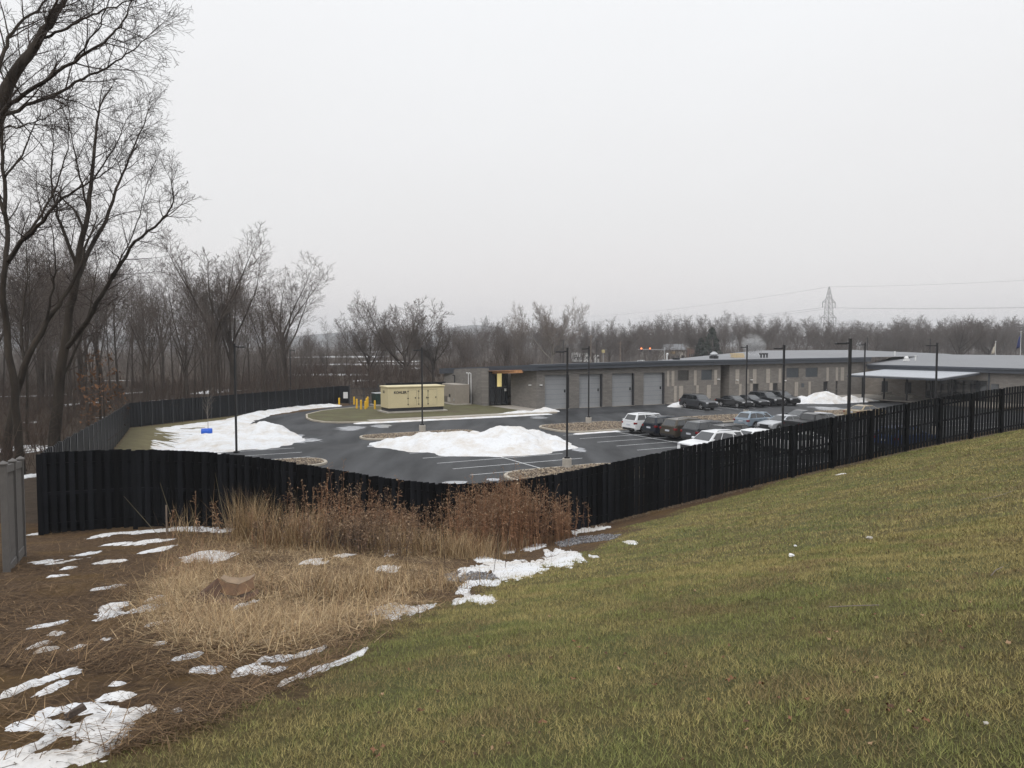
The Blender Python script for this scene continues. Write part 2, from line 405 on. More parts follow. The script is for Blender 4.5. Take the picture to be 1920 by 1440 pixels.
def gz(x, y):
    """ground height"""
    x = np.asarray(x, float); y = np.asarray(y, float)
    t = (yf_at(x)-y)*math.cos(FA)                       # >0 on the camera's side of the near fence
    fx = x - t*math.sin(FA); fy = y + t*math.cos(FA)
    zfoot = zf_at(fx)
    front = hill0(x, y) + (zfoot-hill0(fx, fy))*np.exp(-np.maximum(t, 0)/5.0)
    front = np.where(t < 0, zfoot, front)
    zl = np.interp(y, [15, 22, 47, 72, 100], [3.6, 2.47, 1.2, 0.1, 0.0])
    dl = (x-xl_at(y))*0.91                              # >0 inside the lot
    inside = np.maximum(zfoot*(1-sst(0.4, 8.0, -t)), zl*(1-sst(0.4, 5.0, dl))*(y > 15)) - 0.06*np.minimum(sst(7.0, 9.5, -t), sst(2.5, 4.5, dl))
    woods = np.where(y > 15, zl, hill0(x, y))
    bl = sst(15, 24, y)
    outl = hill0(np.maximum(x, -25), y)*(1-bl) + woods*bl
    is_in = (t < 0) & (dl > 0)
    isl = (dl <= 0) & (y > 15) & (x < FX[0]+1)
    left_w = np.where(x < -13.57, sst(0, 6, -13.57-x)*bl, 0)
    front = front*(1-left_w) + outl*left_w
    z = np.where(is_in, inside, np.where((t < 0) | isl, outl, front))
    z = np.where(y > 104, 0.0 + 0*z, z)
    # gentle unevenness on the natural ground
    nat = np.where(is_in, np.where(dl < 6, 0.4, 0.0), 1.0)*np.where(y > 60, 0.5, 1.0)
    amp = 0.10*(fbm(x*0.5, y*0.5, 3, 3)-0.5) + 0.05*(fbm(x*2.2, y*2.2, 9, 3)-0.5)
    z = z + nat*amp
    # far ground rolls a little
    far = sst(160, 400, y)
    z = z + far*5.0*(fbm(x*0.004, y*0.004, 21, 3)-0.5)
    return z

def tp(px, py, lo=2.0, hi=140.0):
    """where a pixel's ray meets the ground"""
    px = np.atleast_1d(np.asarray(px, float)); py = np.atleast_1d(np.asarray(py, float))
    rx, ry, rz = ray(px, py)
    ts = np.concatenate([np.arange(lo, 50, 0.25), np.arange(50, hi, 1.0)]) if hi > 50 else np.arange(lo, hi, 0.25)
    X = rx[:, None]*ts; Y = ry[:, None]*ts; Z = CAM_H + rz[:, None]*ts
    D = Z - gz(X, Y)
    k = np.argmax(D < 0, axis=1); k = np.where((D < 0).any(axis=1), k, len(ts)-1); k = np.maximum(k, 1)
    r_ = np.arange(len(px)); d0 = D[r_, k-1]; d1 = D[r_, k]
    f = np.clip(d0/(d0-d1+1e-9), 0, 1); t = ts[k-1]*(1-f) + ts[k]*f
    return np.stack([rx*t, ry*t, gz(rx*t, ry*t)], axis=1)

# edge of the mown lawn, read off the photograph
LAWN_PX = [(180, 1440), (330, 1390), (440, 1345), (560, 1290), (700, 1215), (800, 1160), (900, 1110), (1000, 1068), (1090, 1038), (1175, 1005), (1195, 985)]
_lb = tp([p[0] for p in LAWN_PX], [p[1] for p in LAWN_PX])
_o = np.argsort(_lb[:, 1])
LBX = np.concatenate([[_lb[_o[0], 0]-0.6], _lb[_o, 0], [14, 40]]); LBY = np.concatenate([[-6], _lb[_o, 1], [36, 48]])
def lawn_mask(x, y):
    xb = np.interp(y, LBY, LBX)
    n = (fbm(x*0.9, y*0.9, 31, 4)-0.5)*2.2 + (fbm(x*3.5, y*3.5, 33, 3)-0.5)*0.9
    return sst(-0.5, 0.5, x-xb+n) * (yf_at(x) > y - 0.15)

def lines(*segs):
    out = []
    for a, b, st in segs: out += list(np.arange(a, b, st))
    return out
_gx = lines((-60, -17, 0.9), (-17, 17, 0.30), (17, 50, 0.55), (50, 120, 3))
g = 120.0; st = 5.0; xp = []
while g < 3000: xp.append(g); st *= 1.3; g += st
xn = []; g = -60.0; st = 1.5
while g > -3000: st *= 1.3; g -= st; xn.append(g)
_gx = np.array(xn[::-1] + _gx + xp)
_gy = lines((-6, 3, 0.6), (3, 31, 0.28), (31, 60, 0.5), (60, 120, 1.2), (120, 300, 6))
g = 300.0; st = 8.0; yp = []
while g < 3000: yp.append(g); st *= 1.2; g += st
_gy = np.array([-200, -100, -50, -25, -12] + _gy + yp)
GX, GY = np.meshgrid(_gx, _gy)
GZ = gz(GX, GY)
nx_, ny_ = len(_gx), len(_gy)
V = np.stack([GX.ravel(), GY.ravel(), GZ.ravel()], axis=1)
ii = (np.arange(ny_-1)[:, None]*nx_ + np.arange(nx_-1)[None, :]).ravel()
Fq = np.stack([ii, ii+1, ii+1+nx_, ii+nx_], axis=1)
lm = lawn_mask(V[:, 0], V[:, 1])
fs_ = (V[:, 0]/np.maximum(V[:, 1], 1) < -0.12)*(V[:, 0]/np.maximum(V[:, 1], 1) > -0.30)*sst(0.60, 0.68, fbm(V[:, 0]*0.018, V[:, 1]*0.05, 77, 4))*sst(165, 210, V[:, 1])*(1-sst(700, 1200, V[:, 1]))
wd = ((V[:, 0] < xl_at(V[:, 1])) & (V[:, 1] > 24)) | (V[:, 1] > 112)
ws = sst(0.69, 0.75, fbm(V[:, 0]*0.12, V[:, 1]*0.12, 41, 5))*wd*(V[:, 1] < 170)
me = np_mesh("ground", V, Fq, True, attrs={"lawn": lm, "snowy": np.maximum(fs_, ws), "woods": wd.astype(float)})

def ground_mat():
    m, nt, b = nmat('ground_soil'); N, L = nt.nodes, nt.links
    tc = N.new("ShaderNodeTexCoord")
    def noise(s, d=6, r=0.6):
        n = N.new("ShaderNodeTexNoise"); n.inputs["Scale"].default_value = s; n.inputs["Detail"].default_value = d; n.inputs["Roughness"].default_value = r
        L.new(tc.outputs["Object"], n.inputs["Vector"]); return n.outputs["Fac"]
    def ramp(f, *els):
        r = N.new("ShaderNodeValToRGB"); e = r.color_ramp.elements
        e[0].position, e[0].color = els[0][0], (*els[0][1], 1); e[1].position, e[1].color = els[-1][0], (*els[-1][1], 1)
        for p, c in els[1:-1]: q = e.new(p); q.color = (*c, 1)
        L.new(f, r.inputs[0]); return r.outputs[0]
    def mix(f, a, b_):
        x = N.new("ShaderNodeMixRGB"); L.new(f, x.inputs[0]); L.new(a, x.inputs[1]); L.new(b_, x.inputs[2]); return x.outputs[0]
    def attr(n):
        a = N.new("ShaderNodeAttribute"); a.attribute_name = n; return a.outputs["Fac"]
    def mulf(a, b_):
        x = N.new("ShaderNodeMath"); x.operation = 'MULTIPLY'; L.new(a, x.inputs[0]); L.new(b_, x.inputs[1]); return x.outputs[0]
    lawn_f = ramp(noise(14, 8, 0.75), (0.30, (0.05, 0.038, 0.017)), (0.5, (0.115, 0.092, 0.038)), (0.68, (0.185, 0.15, 0.066)))
    lawn_g = ramp(noise(20, 8, 0.75), (0.30, (0.055, 0.05, 0.022)), (0.68, (0.135, 0.145, 0.056)))
    lawn = mix(ramp(noise(0.35, 6, 0.7), (0.42, (0, 0, 0)), (0.62, (1, 1, 1))), lawn_f, lawn_g)
    soil_a = ramp(noise(9, 10, 0.8), (0.32, (0.030, 0.018, 0.011)), (0.5, (0.085, 0.053, 0.030)), (0.68, (0.19, 0.122, 0.066)))
    soil_b = ramp(noise(7, 9, 0.75), (0.3, (0.07, 0.042, 0.018)), (0.7, (0.17, 0.105, 0.046)))
    soil = mix(ramp(noise(0.45, 5, 0.6), (0.50, (0, 0, 0)), (0.62, (1, 1, 1))), soil_a, soil_b)
    litter = ramp(noise(1.6, 9, 0.8), (0.3, (0.034, 0.025, 0.018)), (0.7, (0.095, 0.07, 0.05)))
    snow = ramp(noise(3, 4), (0.3, (0.80, 0.80, 0.81)), (0.7, (0.88, 0.88, 0.89)))
    c = mix(attr("woods"), soil, litter)
    c = mix(attr("lawn"), c, lawn)
    sf = ramp(mulf(attr("snowy"), ramp(noise(0.9, 7, 0.8), (0.34, (0, 0, 0)), (0.46, (1, 1, 1)))), (0.4, (0, 0, 0)), (0.6, (1, 1, 1)))
    c = mix(sf, c, snow)
    L.new(c, b.inputs["Base Color"]); b.inputs["Roughness"].default_value = 0.95; b.inputs["Specular IOR Level"].default_value = 0.15
    bp = N.new("ShaderNodeBump"); bp.inputs["Strength"].default_value = 0.9; bp.inputs["Distance"].default_value = 0.05
    L.new(noise(22, 8, 0.8), bp.inputs["Height"]); L.new(bp.outputs[0], b.inputs["Normal"])
    return m
ground = link("ground", me, ground_mat())
tag(ground, "hillside, woodland floor and far fields around the parking lot", "ground", kind="structure")

# ------------------------------------------------------------------ asphalt, stripes, kerbs, islands
def sheet(name, pts_ab, z, m, label, cat="pavement"):
    bm = bmesh.new()
    f = bm.faces.new([bm.verts.new((*W(a, b), z)) for a, b in pts_ab])
    if f.normal.z < 0: f.normal_flip()
    bmesh.ops.triangulate(bm, faces=bm.faces[:])
    me = bpy.data.meshes.new(name); bm.to_mesh(me); bm.free()
    o = link(name, me, m); return tag(o, label, cat, kind="structure")
LOT = [(5.8, 33), (5.8, 56), (8.0, 62), (10.3, 70), (11.6, 78), (13.4, 85), (16.4, 90.2), (21, 95.0), (26.4, 97.3), (28.6, 98.5), (28.6, 106), (33.5, 106), (33.5, 94),
       (34, 80.66), (103, 80.66), (103, 76), (97, 75), (97, 31)]
lot = sheet("parking_lot", LOT, 0.0, M['asphalt'], "dark damp asphalt of the car park and its drive loop")

def stripe(pts, w=0.10, z=0.004):
    mb = MB()
    (a0, b0), (a1, b1) = pts; d = math.hypot(a1-a0, b1-b0); na, nb = -(b1-b0)/d*w/2, (a1-a0)/d*w/2
    mb.quad((*W(a0+na, b0+nb), z), (*W(a0-na, b0-nb), z), (*W(a1-na, b1-nb), z), (*W(a1+na, b1+nb), z))
    return mb.build("painted_line", M['paint_line'], lot)
for i in range(9): stripe(((19.6, 42.35+2.62*i), (29.5, 42.35+2.62*i)))                  # first bay, both sides of its centre line
stripe(((24.7, 41.9), (24.7, 63.4)), z=0.008)
for i in range(10): stripe(((35.4, 33.2+2.65*i), (46.6, 33.2+2.65*i)))
stripe(((41.0, 33.0), (41.0, 57.4)), z=0.008)
for i in range(9): stripe(((52.4, 36.2+2.65*i), (63.4, 36.2+2.65*i)))
stripe(((58.0, 36), (58.0, 58)), z=0.008)
for i in range(8): stripe(((69.5, 38.0+2.65*i), (80.5, 38.0+2.65*i)))
for i in range(4): stripe(((7.2, 54.6+2.62*i), (12.8, 54.6+2.62*i)))
for i in range(4): stripe(((7.2, 39.6+2.62*i), (12.8, 39.6+2.62*i)))
for i in range(9): stripe(((63.3+2.74*i, 70.0), (63.3+2.74*i, 75.8)))

def offset_poly(pts, d, closed=True):
    n = len(pts); out = []
    for i in range(n):
        p0 = pts[(i-1) % n] if closed or i else pts[i]; p1 = pts[i]; p2 = pts[(i+1) % n] if closed or i < n-1 else pts[i]
        d1 = Vector((p1[0]-p0[0], p1[1]-p0[1])); d2 = Vector((p2[0]-p1[0], p2[1]-p1[1]))
        if d1.length < 1e-6: d1 = d2
        if d2.length < 1e-6: d2 = d1
        d1.normalize(); d2.normalize(); nn = Vector((-(d1.y+d2.y), d1.x+d2.x))
        nn.normalize(); k = max(0.5, nn.x*-d1.y + nn.y*d1.x)
        out.append((p1[0]+nn.x*d/k, p1[1]+nn.y*d/k))
    return out
def kerb_mesh(pts, closed, w=0.22, h=0.15):
    inn = offset_poly(pts, w, closed); n = len(pts); mb = MB(); r = 0.03
    prof = [(0.0, -0.03), (0.0, h-r), (0.15, h), (1-0.15, h), (1.0, h-r), (1.0, -0.03)]
    P = [[(*W(p[0]*(1-t)+q[0]*t, p[1]*(1-t)+q[1]*t), z) for t, z in prof] for p, q in zip(pts, inn)]
    m_ = n if closed else n-1
    for i in range(m_):
        A, B = P[i], P[(i+1) % n]
        for j in range(len(prof)-1): mb.quad(A[j], B[j], B[j+1], A[j+1])
    if not closed:
        mb.add(P[0], [tuple(range(len(prof)))]); mb.add(P[-1], [tuple(range(len(prof)-1, -1, -1))])
    return mb
def round_rect(a0, a1, b0, b1, r, n=6):
    out = []
    for ca, cb, s in ((a1-r, b0+r, -90), (a1-r, b1-r, 0), (a0+r, b1-r, 90), (a0+r, b0+r, 180)):
        for i in range(n+1):
            t = math.radians(s+90*i/n); out.append((ca+r*math.cos(t), cb+r*math.sin(t)))
    return out
def stones(name, inside, bbox, n, size, zfun, cols, seed, parent=None, rot=True):
    """many small angular stones joined as one mass"""
    rg = np.random.default_rng(seed)
    base = np.array([(1,0,0),(-1,0,0),(0,1,0),(0,-1,0),(0,0,1),(0,0,-1)], float)
    fc = np.array([(0,2,4),(2,1,4),(1,3,4),(3,0,4),(2,0,5),(1,2,5),(3,1,5),(0,3,5)])
    P = []
    while len(P) < n:
        c = rg.uniform((bbox[0], bbox[2]), (bbox[1], bbox[3]), (n*2, 2)); k = inside(c[:, 0], c[:, 1]); P += list(c[k])
    P = np.array(P[:n]); s = size*rg.uniform(0.55, 1.3, (n, 1, 3))*np.array([1, 1, 0.7])
    v = base[None]*s + rg.normal(0, 0.22*size, (n, 6, 3))
    th = rg.uniform(0, 6.28, n); c_, s_ = np.cos(th)[:, None], np.sin(th)[:, None]
    v = np.stack([v[:, :, 0]*c_-v[:, :, 1]*s_, v[:, :, 0]*s_+v[:, :, 1]*c_, v[:, :, 2]], axis=2)
    xy = P if not rot else np.stack(W(P[:, 0], P[:, 1]), axis=1)
    z = zfun(xy[:, 0], xy[:, 1])
    v[:, :, 0] += xy[:, None, 0]; v[:, :, 1] += xy[:, None, 1]; v[:, :, 2] += (z+size*0.2)[:, None]
    F = (fc[None]+np.arange(n)[:, None, None]*6).reshape(-1, 3)
    col = np.array(cols)[rg.integers(0, len(cols), n)]*rg.uniform(0.75, 1.2, (n, 1))
    me = np_mesh(name, v.reshape(-1, 3), F, False, col=np.repeat(col, 6, axis=0))
    return tag(link(name, me, M['grass_col'], parent), kind="stuff")
STONE = [(0.22, 0.18, 0.14), (0.30, 0.24, 0.17), (0.16, 0.13, 0.105), (0.36, 0.29, 0.21), (0.13, 0.10, 0.08)]
M['bed'] = mat('island_soil', (0.15, 0.12, 0.09), 0.9, 0.3, 3.0)
def rock_island(a0, a1, b0, b1, r, n, label, seed):
    pts = round_rect(a0, a1, b0, b1, r)
    root = empty("traffic_island", (*W((a0+a1)/2, (b0+b1)/2), 0)); tag(root, label, "island", kind="structure")
    iv = Vector(root.location)
    def rel(o):
        o.parent = root; o.matrix_parent_inverse = Matrix.Translation(-iv); return o
    rel(kerb_mesh(pts, True).build("kerb", M['kerb']))
    inn = offset_poly(pts, 0.2)
    mb = MB(); mb.add([(*W(a, b), 0.10) for a, b in inn], [tuple(range(len(inn)))]); rel(mb.build("soil_bed", M['bed']))
    def ins(a, b):
        qa = np.maximum(np.abs(a-(a0+a1)/2)-(a1-a0)/2+r, 0); qb = np.maximum(np.abs(b-(b0+b1)/2)-(b1-b0)/2+r, 0)
        return np.hypot(qa, qb) < r-0.27
    rel(stones("stone", ins, (a0, a1, b0, b1), n, 0.085, lambda x, y: 0*x+0.12, STONE, seed))
    return root
rock_island(19.0, 29.6, 61.2, 64.7, 1.6, 2200, "kerbed rock bed at the far end of the first stall bay, half under snow", 1)
rock_island(36.4, 46.4, 57.9, 64.6, 2.2, 3400, "kerbed rock bed beside the white SUV, lamp post on it", 2)
rock_island(20.9, 30.2, 36.6, 41.9, 2.0, 3000, "kerbed rock bed just over the black fence, lamp post on it", 3)
rock_island(6.2, 13.2, 49.9, 53.6, 1.7, 1600, "kerbed rock bed near the left snow heap", 4)
rock_island(53.2, 63.6, 58.6, 64.4, 2.0, 2600, "kerbed rock bed behind the silver wagon", 5)
rock_island(69.5, 80.6, 58.2, 62.6, 2.0, 2000, "kerbed rock bed at the foot of the lamp before the canopy", 6)

ISL = [(46.25, 75.8), (22.4, 75.8), (20.7, 76.4), (19.5, 77.8), (18.9, 80.0), (19.0, 82.8), (19.9, 86.8), (22.5, 90.6), (25.0, 92.6), (27.5, 93.6), (33.0, 94.6), (33.6, 95)]
lawn_i = sheet("generator_lawn", ISL[:-1]+[(33.6, 95.0), (33.6, 104), (42.8, 104), (42.8, 88), (46.25, 87)], 0.13,
               mat('winter_turf', (0.10, 0.075, 0.032), 0.95, 0.3, 0.5, 0.6, 12, c2=(0.105, 0.105, 0.042)), "patchy winter turf around the tan generator", "lawn")
o = kerb_mesh(list(reversed(ISL)), False).build("kerb", M['kerb'], lawn_i)
sheet("front_walk", [(46.25, 76.05), (24, 76.05), (24, 77.3), (43.6, 77.4), (43.6, 80), (43.3, 87.2), (46.25, 87.2)], 0.137, M['walk'], "pale concrete walk along the kerb and up to the glass entrance")
wk = MB()
for a0, b0, a1, b1 in ((66.2, 76.2, 97.5, 80.66),): wk.prism([W(a0, b0), W(a1, b0), W(a1, b1), W(a0, b1)], -0.02, 0.14)
tag(wk.build("front_pavement", M['walk']), "concrete pavement along the front wall behind the parked dark cars", "pavement", kind="structure")
wk = MB(); wk.prism([W(97.2, 56), W(106, 56), W(106, 80.6), (W(97.6, 80.6))], -0.02, 0.15)
tag(wk.build("patio", M['walk']), "concrete patio under the pale canopy", "pavement", kind="structure")

# ------------------------------------------------------------------ snow
def snow_mesh(name, x0, x1, y0, y1, res, hf, base, parent=None):
    xs = np.arange(x0, x1+res, res); ys = np.arange(y0, y1+res, res)
    X, Y = np.meshgrid(xs, ys); Hh = hf(X, Y); n = len(xs)
    Z = base(X, Y) + np.maximum(Hh, -0.05)
    i = (np.arange(len(ys)-1)[:, None]*n + np.arange(n-1)[None, :]).ravel()
    F = np.stack([i, i+1, i+1+n, i+n], axis=1)
    keep = (Hh.ravel()[F] > 0).any(axis=1); F = F[keep]
    u, inv = np.unique(F, return_inverse=True)
    V = np.stack([X.ravel(), Y.ravel(), Z.ravel()], axis=1)[u]
    return link(name, np_mesh(name, V, inv.reshape(F.shape), True), M['snow'], parent)
flat = lambda x, y: 0*x
def lump(x, y, cx, cy, rx, ry, h, rot=0.0, p=1.6):
    c, s = math.cos(rot), math.sin(rot); dx, dy = x-cx, y-cy
    q = np.sqrt(((dx*c+dy*s)/rx)**2 + ((-dx*s+dy*c)/ry)**2)
    return h*(1-q**p)
def heap(name, lumps, label, res=0.2, seed=0, base=flat, rough=1.0):
    x0 = min(l[0]-max(l[2], l[3]) for l in lumps)-1; x1 = max(l[0]+max(l[2], l[3]) for l in lumps)+1
    y0 = min(l[1]-max(l[2], l[3]) for l in lumps)-1; y1 = max(l[1]+max(l[2], l[3]) for l in lumps)+1
    def hf(X, Y):
        xx = X + (fbm(X*0.5, Y*0.5, seed, 3)-0.5)*1.6; yy = Y + (fbm(X*0.5, Y*0.5, seed+50, 3)-0.5)*1.6
        h = np.max([lump(xx, yy, *l) for l in lumps], axis=0)
        n = (fbm(X*0.45, Y*0.45, seed+3, 4)-0.5)*0.85 + (fbm(X*1.6, Y*1.6, seed+5, 4)-0.5)*0.42 + (np.abs(fbm(X*0.9, Y*0.9, seed+9, 3)-0.5))*-0.5
        return h + n*rough*np.clip(h*1.2+0.15, 0.05, 1)
    o = snow_mesh(name, x0, x1, y0, y1, res, hf, base)
    return tag(o, label, "snow heap")
heap("snow_heap", [(0.2, 61.0, 4.6, 5.0, 1.5), (-4.9, 60.6, 5.4, 4.6, 1.05), (2.6, 59.6, 2.4, 2.6, 0.9), (-8.2, 60.9, 3.4, 2.6, 0.62), (-2.2, 58.6, 5.4, 4.4, 0.75)],
     "long high ridge of ploughed snow across the empty stalls", 0.16, 12)
heap("snow_heap", [(-21.6, 65.0, 3.4, 3.4, 1.25), (-19.6, 63.5, 2.4, 1.8, 0.62), (-23.8, 62.8, 3.4, 3.2, 0.6), (-22.4, 60.2, 5.0, 3.2, 0.42)],
     "pointed snow heap beside the lamp post by the blue barrel", 0.16, 40)
heap("snow_heap", [(42.6, 104.6, 3.6, 2.2, 1.55), (39.4, 104.4, 2.6, 1.8, 0.95), (46.3, 106.0, 3.2, 1.5, 0.8), (49.6, 107.6, 2.2, 1.1, 0.5)],
     "dirty snow heap against the building beyond the black SUVs", 0.2, 70, rough=0.7)
heap("snow_heap", [(21.8, 97.6, 2.0, 1.4, 0.75), (23.6, 98.0, 1.6, 1.2, 0.55)], "low snow heap behind the grey SUV by the last garage door", 0.15, 90, rough=0.6)
_xw = W(45.6, 77.2)
heap("snow_heap", [(_xw[0], _xw[1], 2.3, 1.0, 0.5, TH), (_xw[0]-3.4, _xw[1]-1.9, 2.4, 0.6, 0.3, TH)], "small snow heap at the corner by the first garage door", 0.12, 95, base=lambda x, y: 0*x+0.1, rough=0.5)

def seg_dist(X, Y, pts):
    d = np.full(X.shape, 1e9)
    for (x0, y0), (x1, y1) in zip(pts[:-1], pts[1:]):
        l2 = (x1-x0)**2+(y1-y0)**2+1e-9
        t = np.clip(((X-x0)*(x1-x0)+(Y-y0)*(y1-y0))/l2, 0, 1)
        d = np.minimum(d, np.hypot(X-x0-t*(x1-x0), Y-y0-t*(y1-y0)))
    return d
def bank(name, pts, w, h, label, res=0.2, seed=0, base=flat, n1=0.5, n2=1.8):
    pts = [W(*p) for p in pts]
    xs = [p[0] for p in pts]; ys = [p[1] for p in pts]
    def hf(X, Y):
        f = 1-seg_dist(X, Y, pts)/w + (fbm(X*0.5, Y*0.5, seed, 4)-0.5)*n1 + (fbm(X*2, Y*2, seed+8, 3)-0.5)*n1*0.6
        return h*np.clip(f, -1, 1)*(0.75+0.5*fbm(X*n2, Y*n2, seed+3, 3))
    o = snow_mesh(name, min(xs)-w-1, max(xs)+w+1, min(ys)-w-1, max(ys)+w+1, res, hf, base)
    return tag(o, label, "snow bank")
bank("snow_bank", [(10.6, 77), (12.2, 84), (15.3, 90), (20.2, 95.6), (25.6, 98.6)], 1.7, 0.34, "curved bank of ploughed snow along the slatted fence side of the drive", 0.18, 3, lambda x, y: np.maximum(gz(x, y), 0)*0.6)
bank("snow_bank", [(22.6, 75.3), (30, 75.15), (38, 75.0), (44.5, 75.2)], 0.62, 0.12, "thin ribbon of snow along the kerb before the generator", 0.12, 6, n1=0.6)
bank("snow_bank", [(37.0, 57.3), (41.5, 57.45)], 0.32, 0.08, "narrow snow strip at the kerb behind the white SUV", 0.1, 7)
def snowfield():
    pts_in = [(4.2, 60), (6.5, 88)]
    def hf(X, Y):
        a, b = AB(X, Y)
        dl = (X-xl_at(Y))*0.91
        edge = np.minimum.reduce([np.interp(b, [50, 58, 66, 78, 86, 92, 97], [6, 8.2, 9.6, 11.8, 13.6, 17.5, 24])-a, dl-2.2, (92-b), (b-54)*0.6])
        hole = np.maximum(1-np.hypot((a-7.4)/3.0, (b-78.5)/1.9), 1-np.hypot((a-4.2)/6.5, (b-72)/11))
        f = np.clip(edge*0.5, -1, 1)*0.45 + 0.16 - np.clip(hole, 0, 1)*0.62 + (fbm(X*0.5, Y*1.1, 5, 4)-0.5)*0.75 + (fbm(X*0.9, Y*3.2, 15, 4)-0.5)*1.5*np.clip(hole*3+(8.5-a)*0.15, 0.2, 1)
        f = np.where(edge < 0, np.minimum(f, edge), f)
        return 0.14*np.clip(f, -1, 1)
    o = snow_mesh("snow_cover", -40, -14, 54, 98, 0.2, hf, lambda x, y: gz(x, y)+0.02)
    return tag(o, "broken snow cover on the verge around the young tree and blue barrel", "snow")
snowfield()
M['turf2'] = mat('verge_turf', (0.13, 0.10, 0.042), 0.95, 0.3, 0.8, 0.5, 10, c2=(0.15, 0.13, 0.055))
vx = snow_mesh("verge", -40, -12, 40, 99, 0.5, lambda X, Y: np.minimum.reduce([np.interp(AB(X, Y)[1], [30, 56, 62, 70, 78, 85, 90.2, 95, 97], [5.8, 5.8, 8.0, 10.3, 11.6, 13.4, 16.4, 21, 26])-AB(X, Y)[0]-0.1, (X-xl_at(Y))*0.91-0.15, 0*X+0.02])*0.2+0.004,
               lambda x, y: gz(x, y)+0.012)
vx.data.materials[0] = M['turf2']; tag(vx, "strip of tawny turf between the slatted fence and the drive", "verge", kind="structure")
# wet snow slush thinly left on the asphalt
def slush(cx, cy, rx, ry, seed):
    x, y = gp(cx, cy); d = y; sx = rx*d/1440; sy = ry*d*d/(1440*8)
    o = snow_mesh("slush", x-sx*1.4, x+sx*1.4, y-sy*1.4, y+sy*1.4, 0.12, lambda X, Y: 0.03*np.clip(1-np.hypot((X-x)/sx, (Y-y)/sy)+(fbm(X*0.9, Y*2.5, seed, 4)-0.5)*1.5, -1, 1), flat)
    o.data.materials[0] = M['slush']
    return tag(o, "thin wet slush film on the asphalt by a snow heap", "slush", "slush films on the asphalt")
M['slush'] = mat('slush_wet', (0.30, 0.31, 0.33), 0.25, 0.3, 3.0)
for k, (cx, cy, rx, ry) in enumerate([(575, 826, 26, 4), (552, 817, 14, 3), (850, 907, 26, 5), (925, 899, 12, 3), (660, 803, 24, 4), (715, 799, 18, 3), (1085, 843, 12, 4), (1010, 783, 14, 2.5), (1555, 766, 26, 4), (1640, 768, 30, 4), (700, 834, 9, 3)]):
    slush(cx, cy, rx, ry, 100+k*13)

# melting patches on the rough ground in front of the fence: spine points in the photograph and half height
def px_field(spines, seed):
    """snow outline: spines in photograph pixels -> world, widths foreshortened as the ground is"""
    S = []
    for pts, hh in spines:
        w = tp([p[0] for p in pts], [p[1] for p in pts]); m = pts[len(pts)//2]
        up = tp([m[0]], [m[1]-hh])[0]; dn = tp([m[0]], [m[1]+hh])[0]
        rx = max(0.03, hh*w[len(pts)//2][1]/1440*1.25); ry = max(rx, 0.5*abs(up[1]-dn[1]))
        S.append(([(p[0], p[1]) for p in w], rx, ry))
    def hf(X, Y):
        f = np.full(X.shape, -9.0)
        for pts, rx, ry in S:
            p2 = pts if len(pts) > 1 else [pts[0], (pts[0][0]+1e-3, pts[0][1])]
            k = rx/ry
            f = np.maximum(f, 0.72-seg_dist(X, Y*k, [(q[0], q[1]*k) for q in p2])/rx)
        sc = 1.0/max(0.06, S[0][1]); k = S[0][1]/S[0][2]
        f = f + (fbm(X*sc*0.55, Y*k*sc*0.55, seed, 3)-0.5)*1.5 + (fbm(X*sc*2.2, Y*k*sc*2.2, seed+4, 4)-0.5)*1.3
        return np.clip(f, -1, 1)
    allp = [p for s, _, _ in S for p in s]; rx = max(x[1] for x in S); ry = max(x[2] for x in S)
    return hf, (min(p[0] for p in allp)-rx*1.8, max(p[0] for p in allp)+rx*1.8, min(p[1] for p in allp)-ry*1.8, max(p[1] for p in allp)+ry*1.8), rx
def patch(spines, seed, label, group=None, thick=0.022, cat="snow patch"):
    hf, bb, r = px_field(spines, seed)
    res = min(0.06, max(0.016, r/6))
    o = snow_mesh("snow_patch", *bb, res, lambda X, Y: thick*np.sign(hf(X, Y))*np.abs(hf(X, Y))**0.6+0.012, gz)
    return tag(o, label, cat, group)
patch([([(-20, 1428), (60, 1430), (130, 1422), (195, 1400)], 17), ([(85, 1336), (150, 1328), (235, 1338)], 9), ([(222, 1348), (200, 1382), (165, 1410)], 27),
       ([(185, 1348), (178, 1376)], 20), ([(28, 1362), (62, 1353), (105, 1366)], 9), ([(100, 1380), (70, 1402), (30, 1416)], 9)], 7,
      "large melting snow patch with muddy holes and a dark wood chunk lying on it")
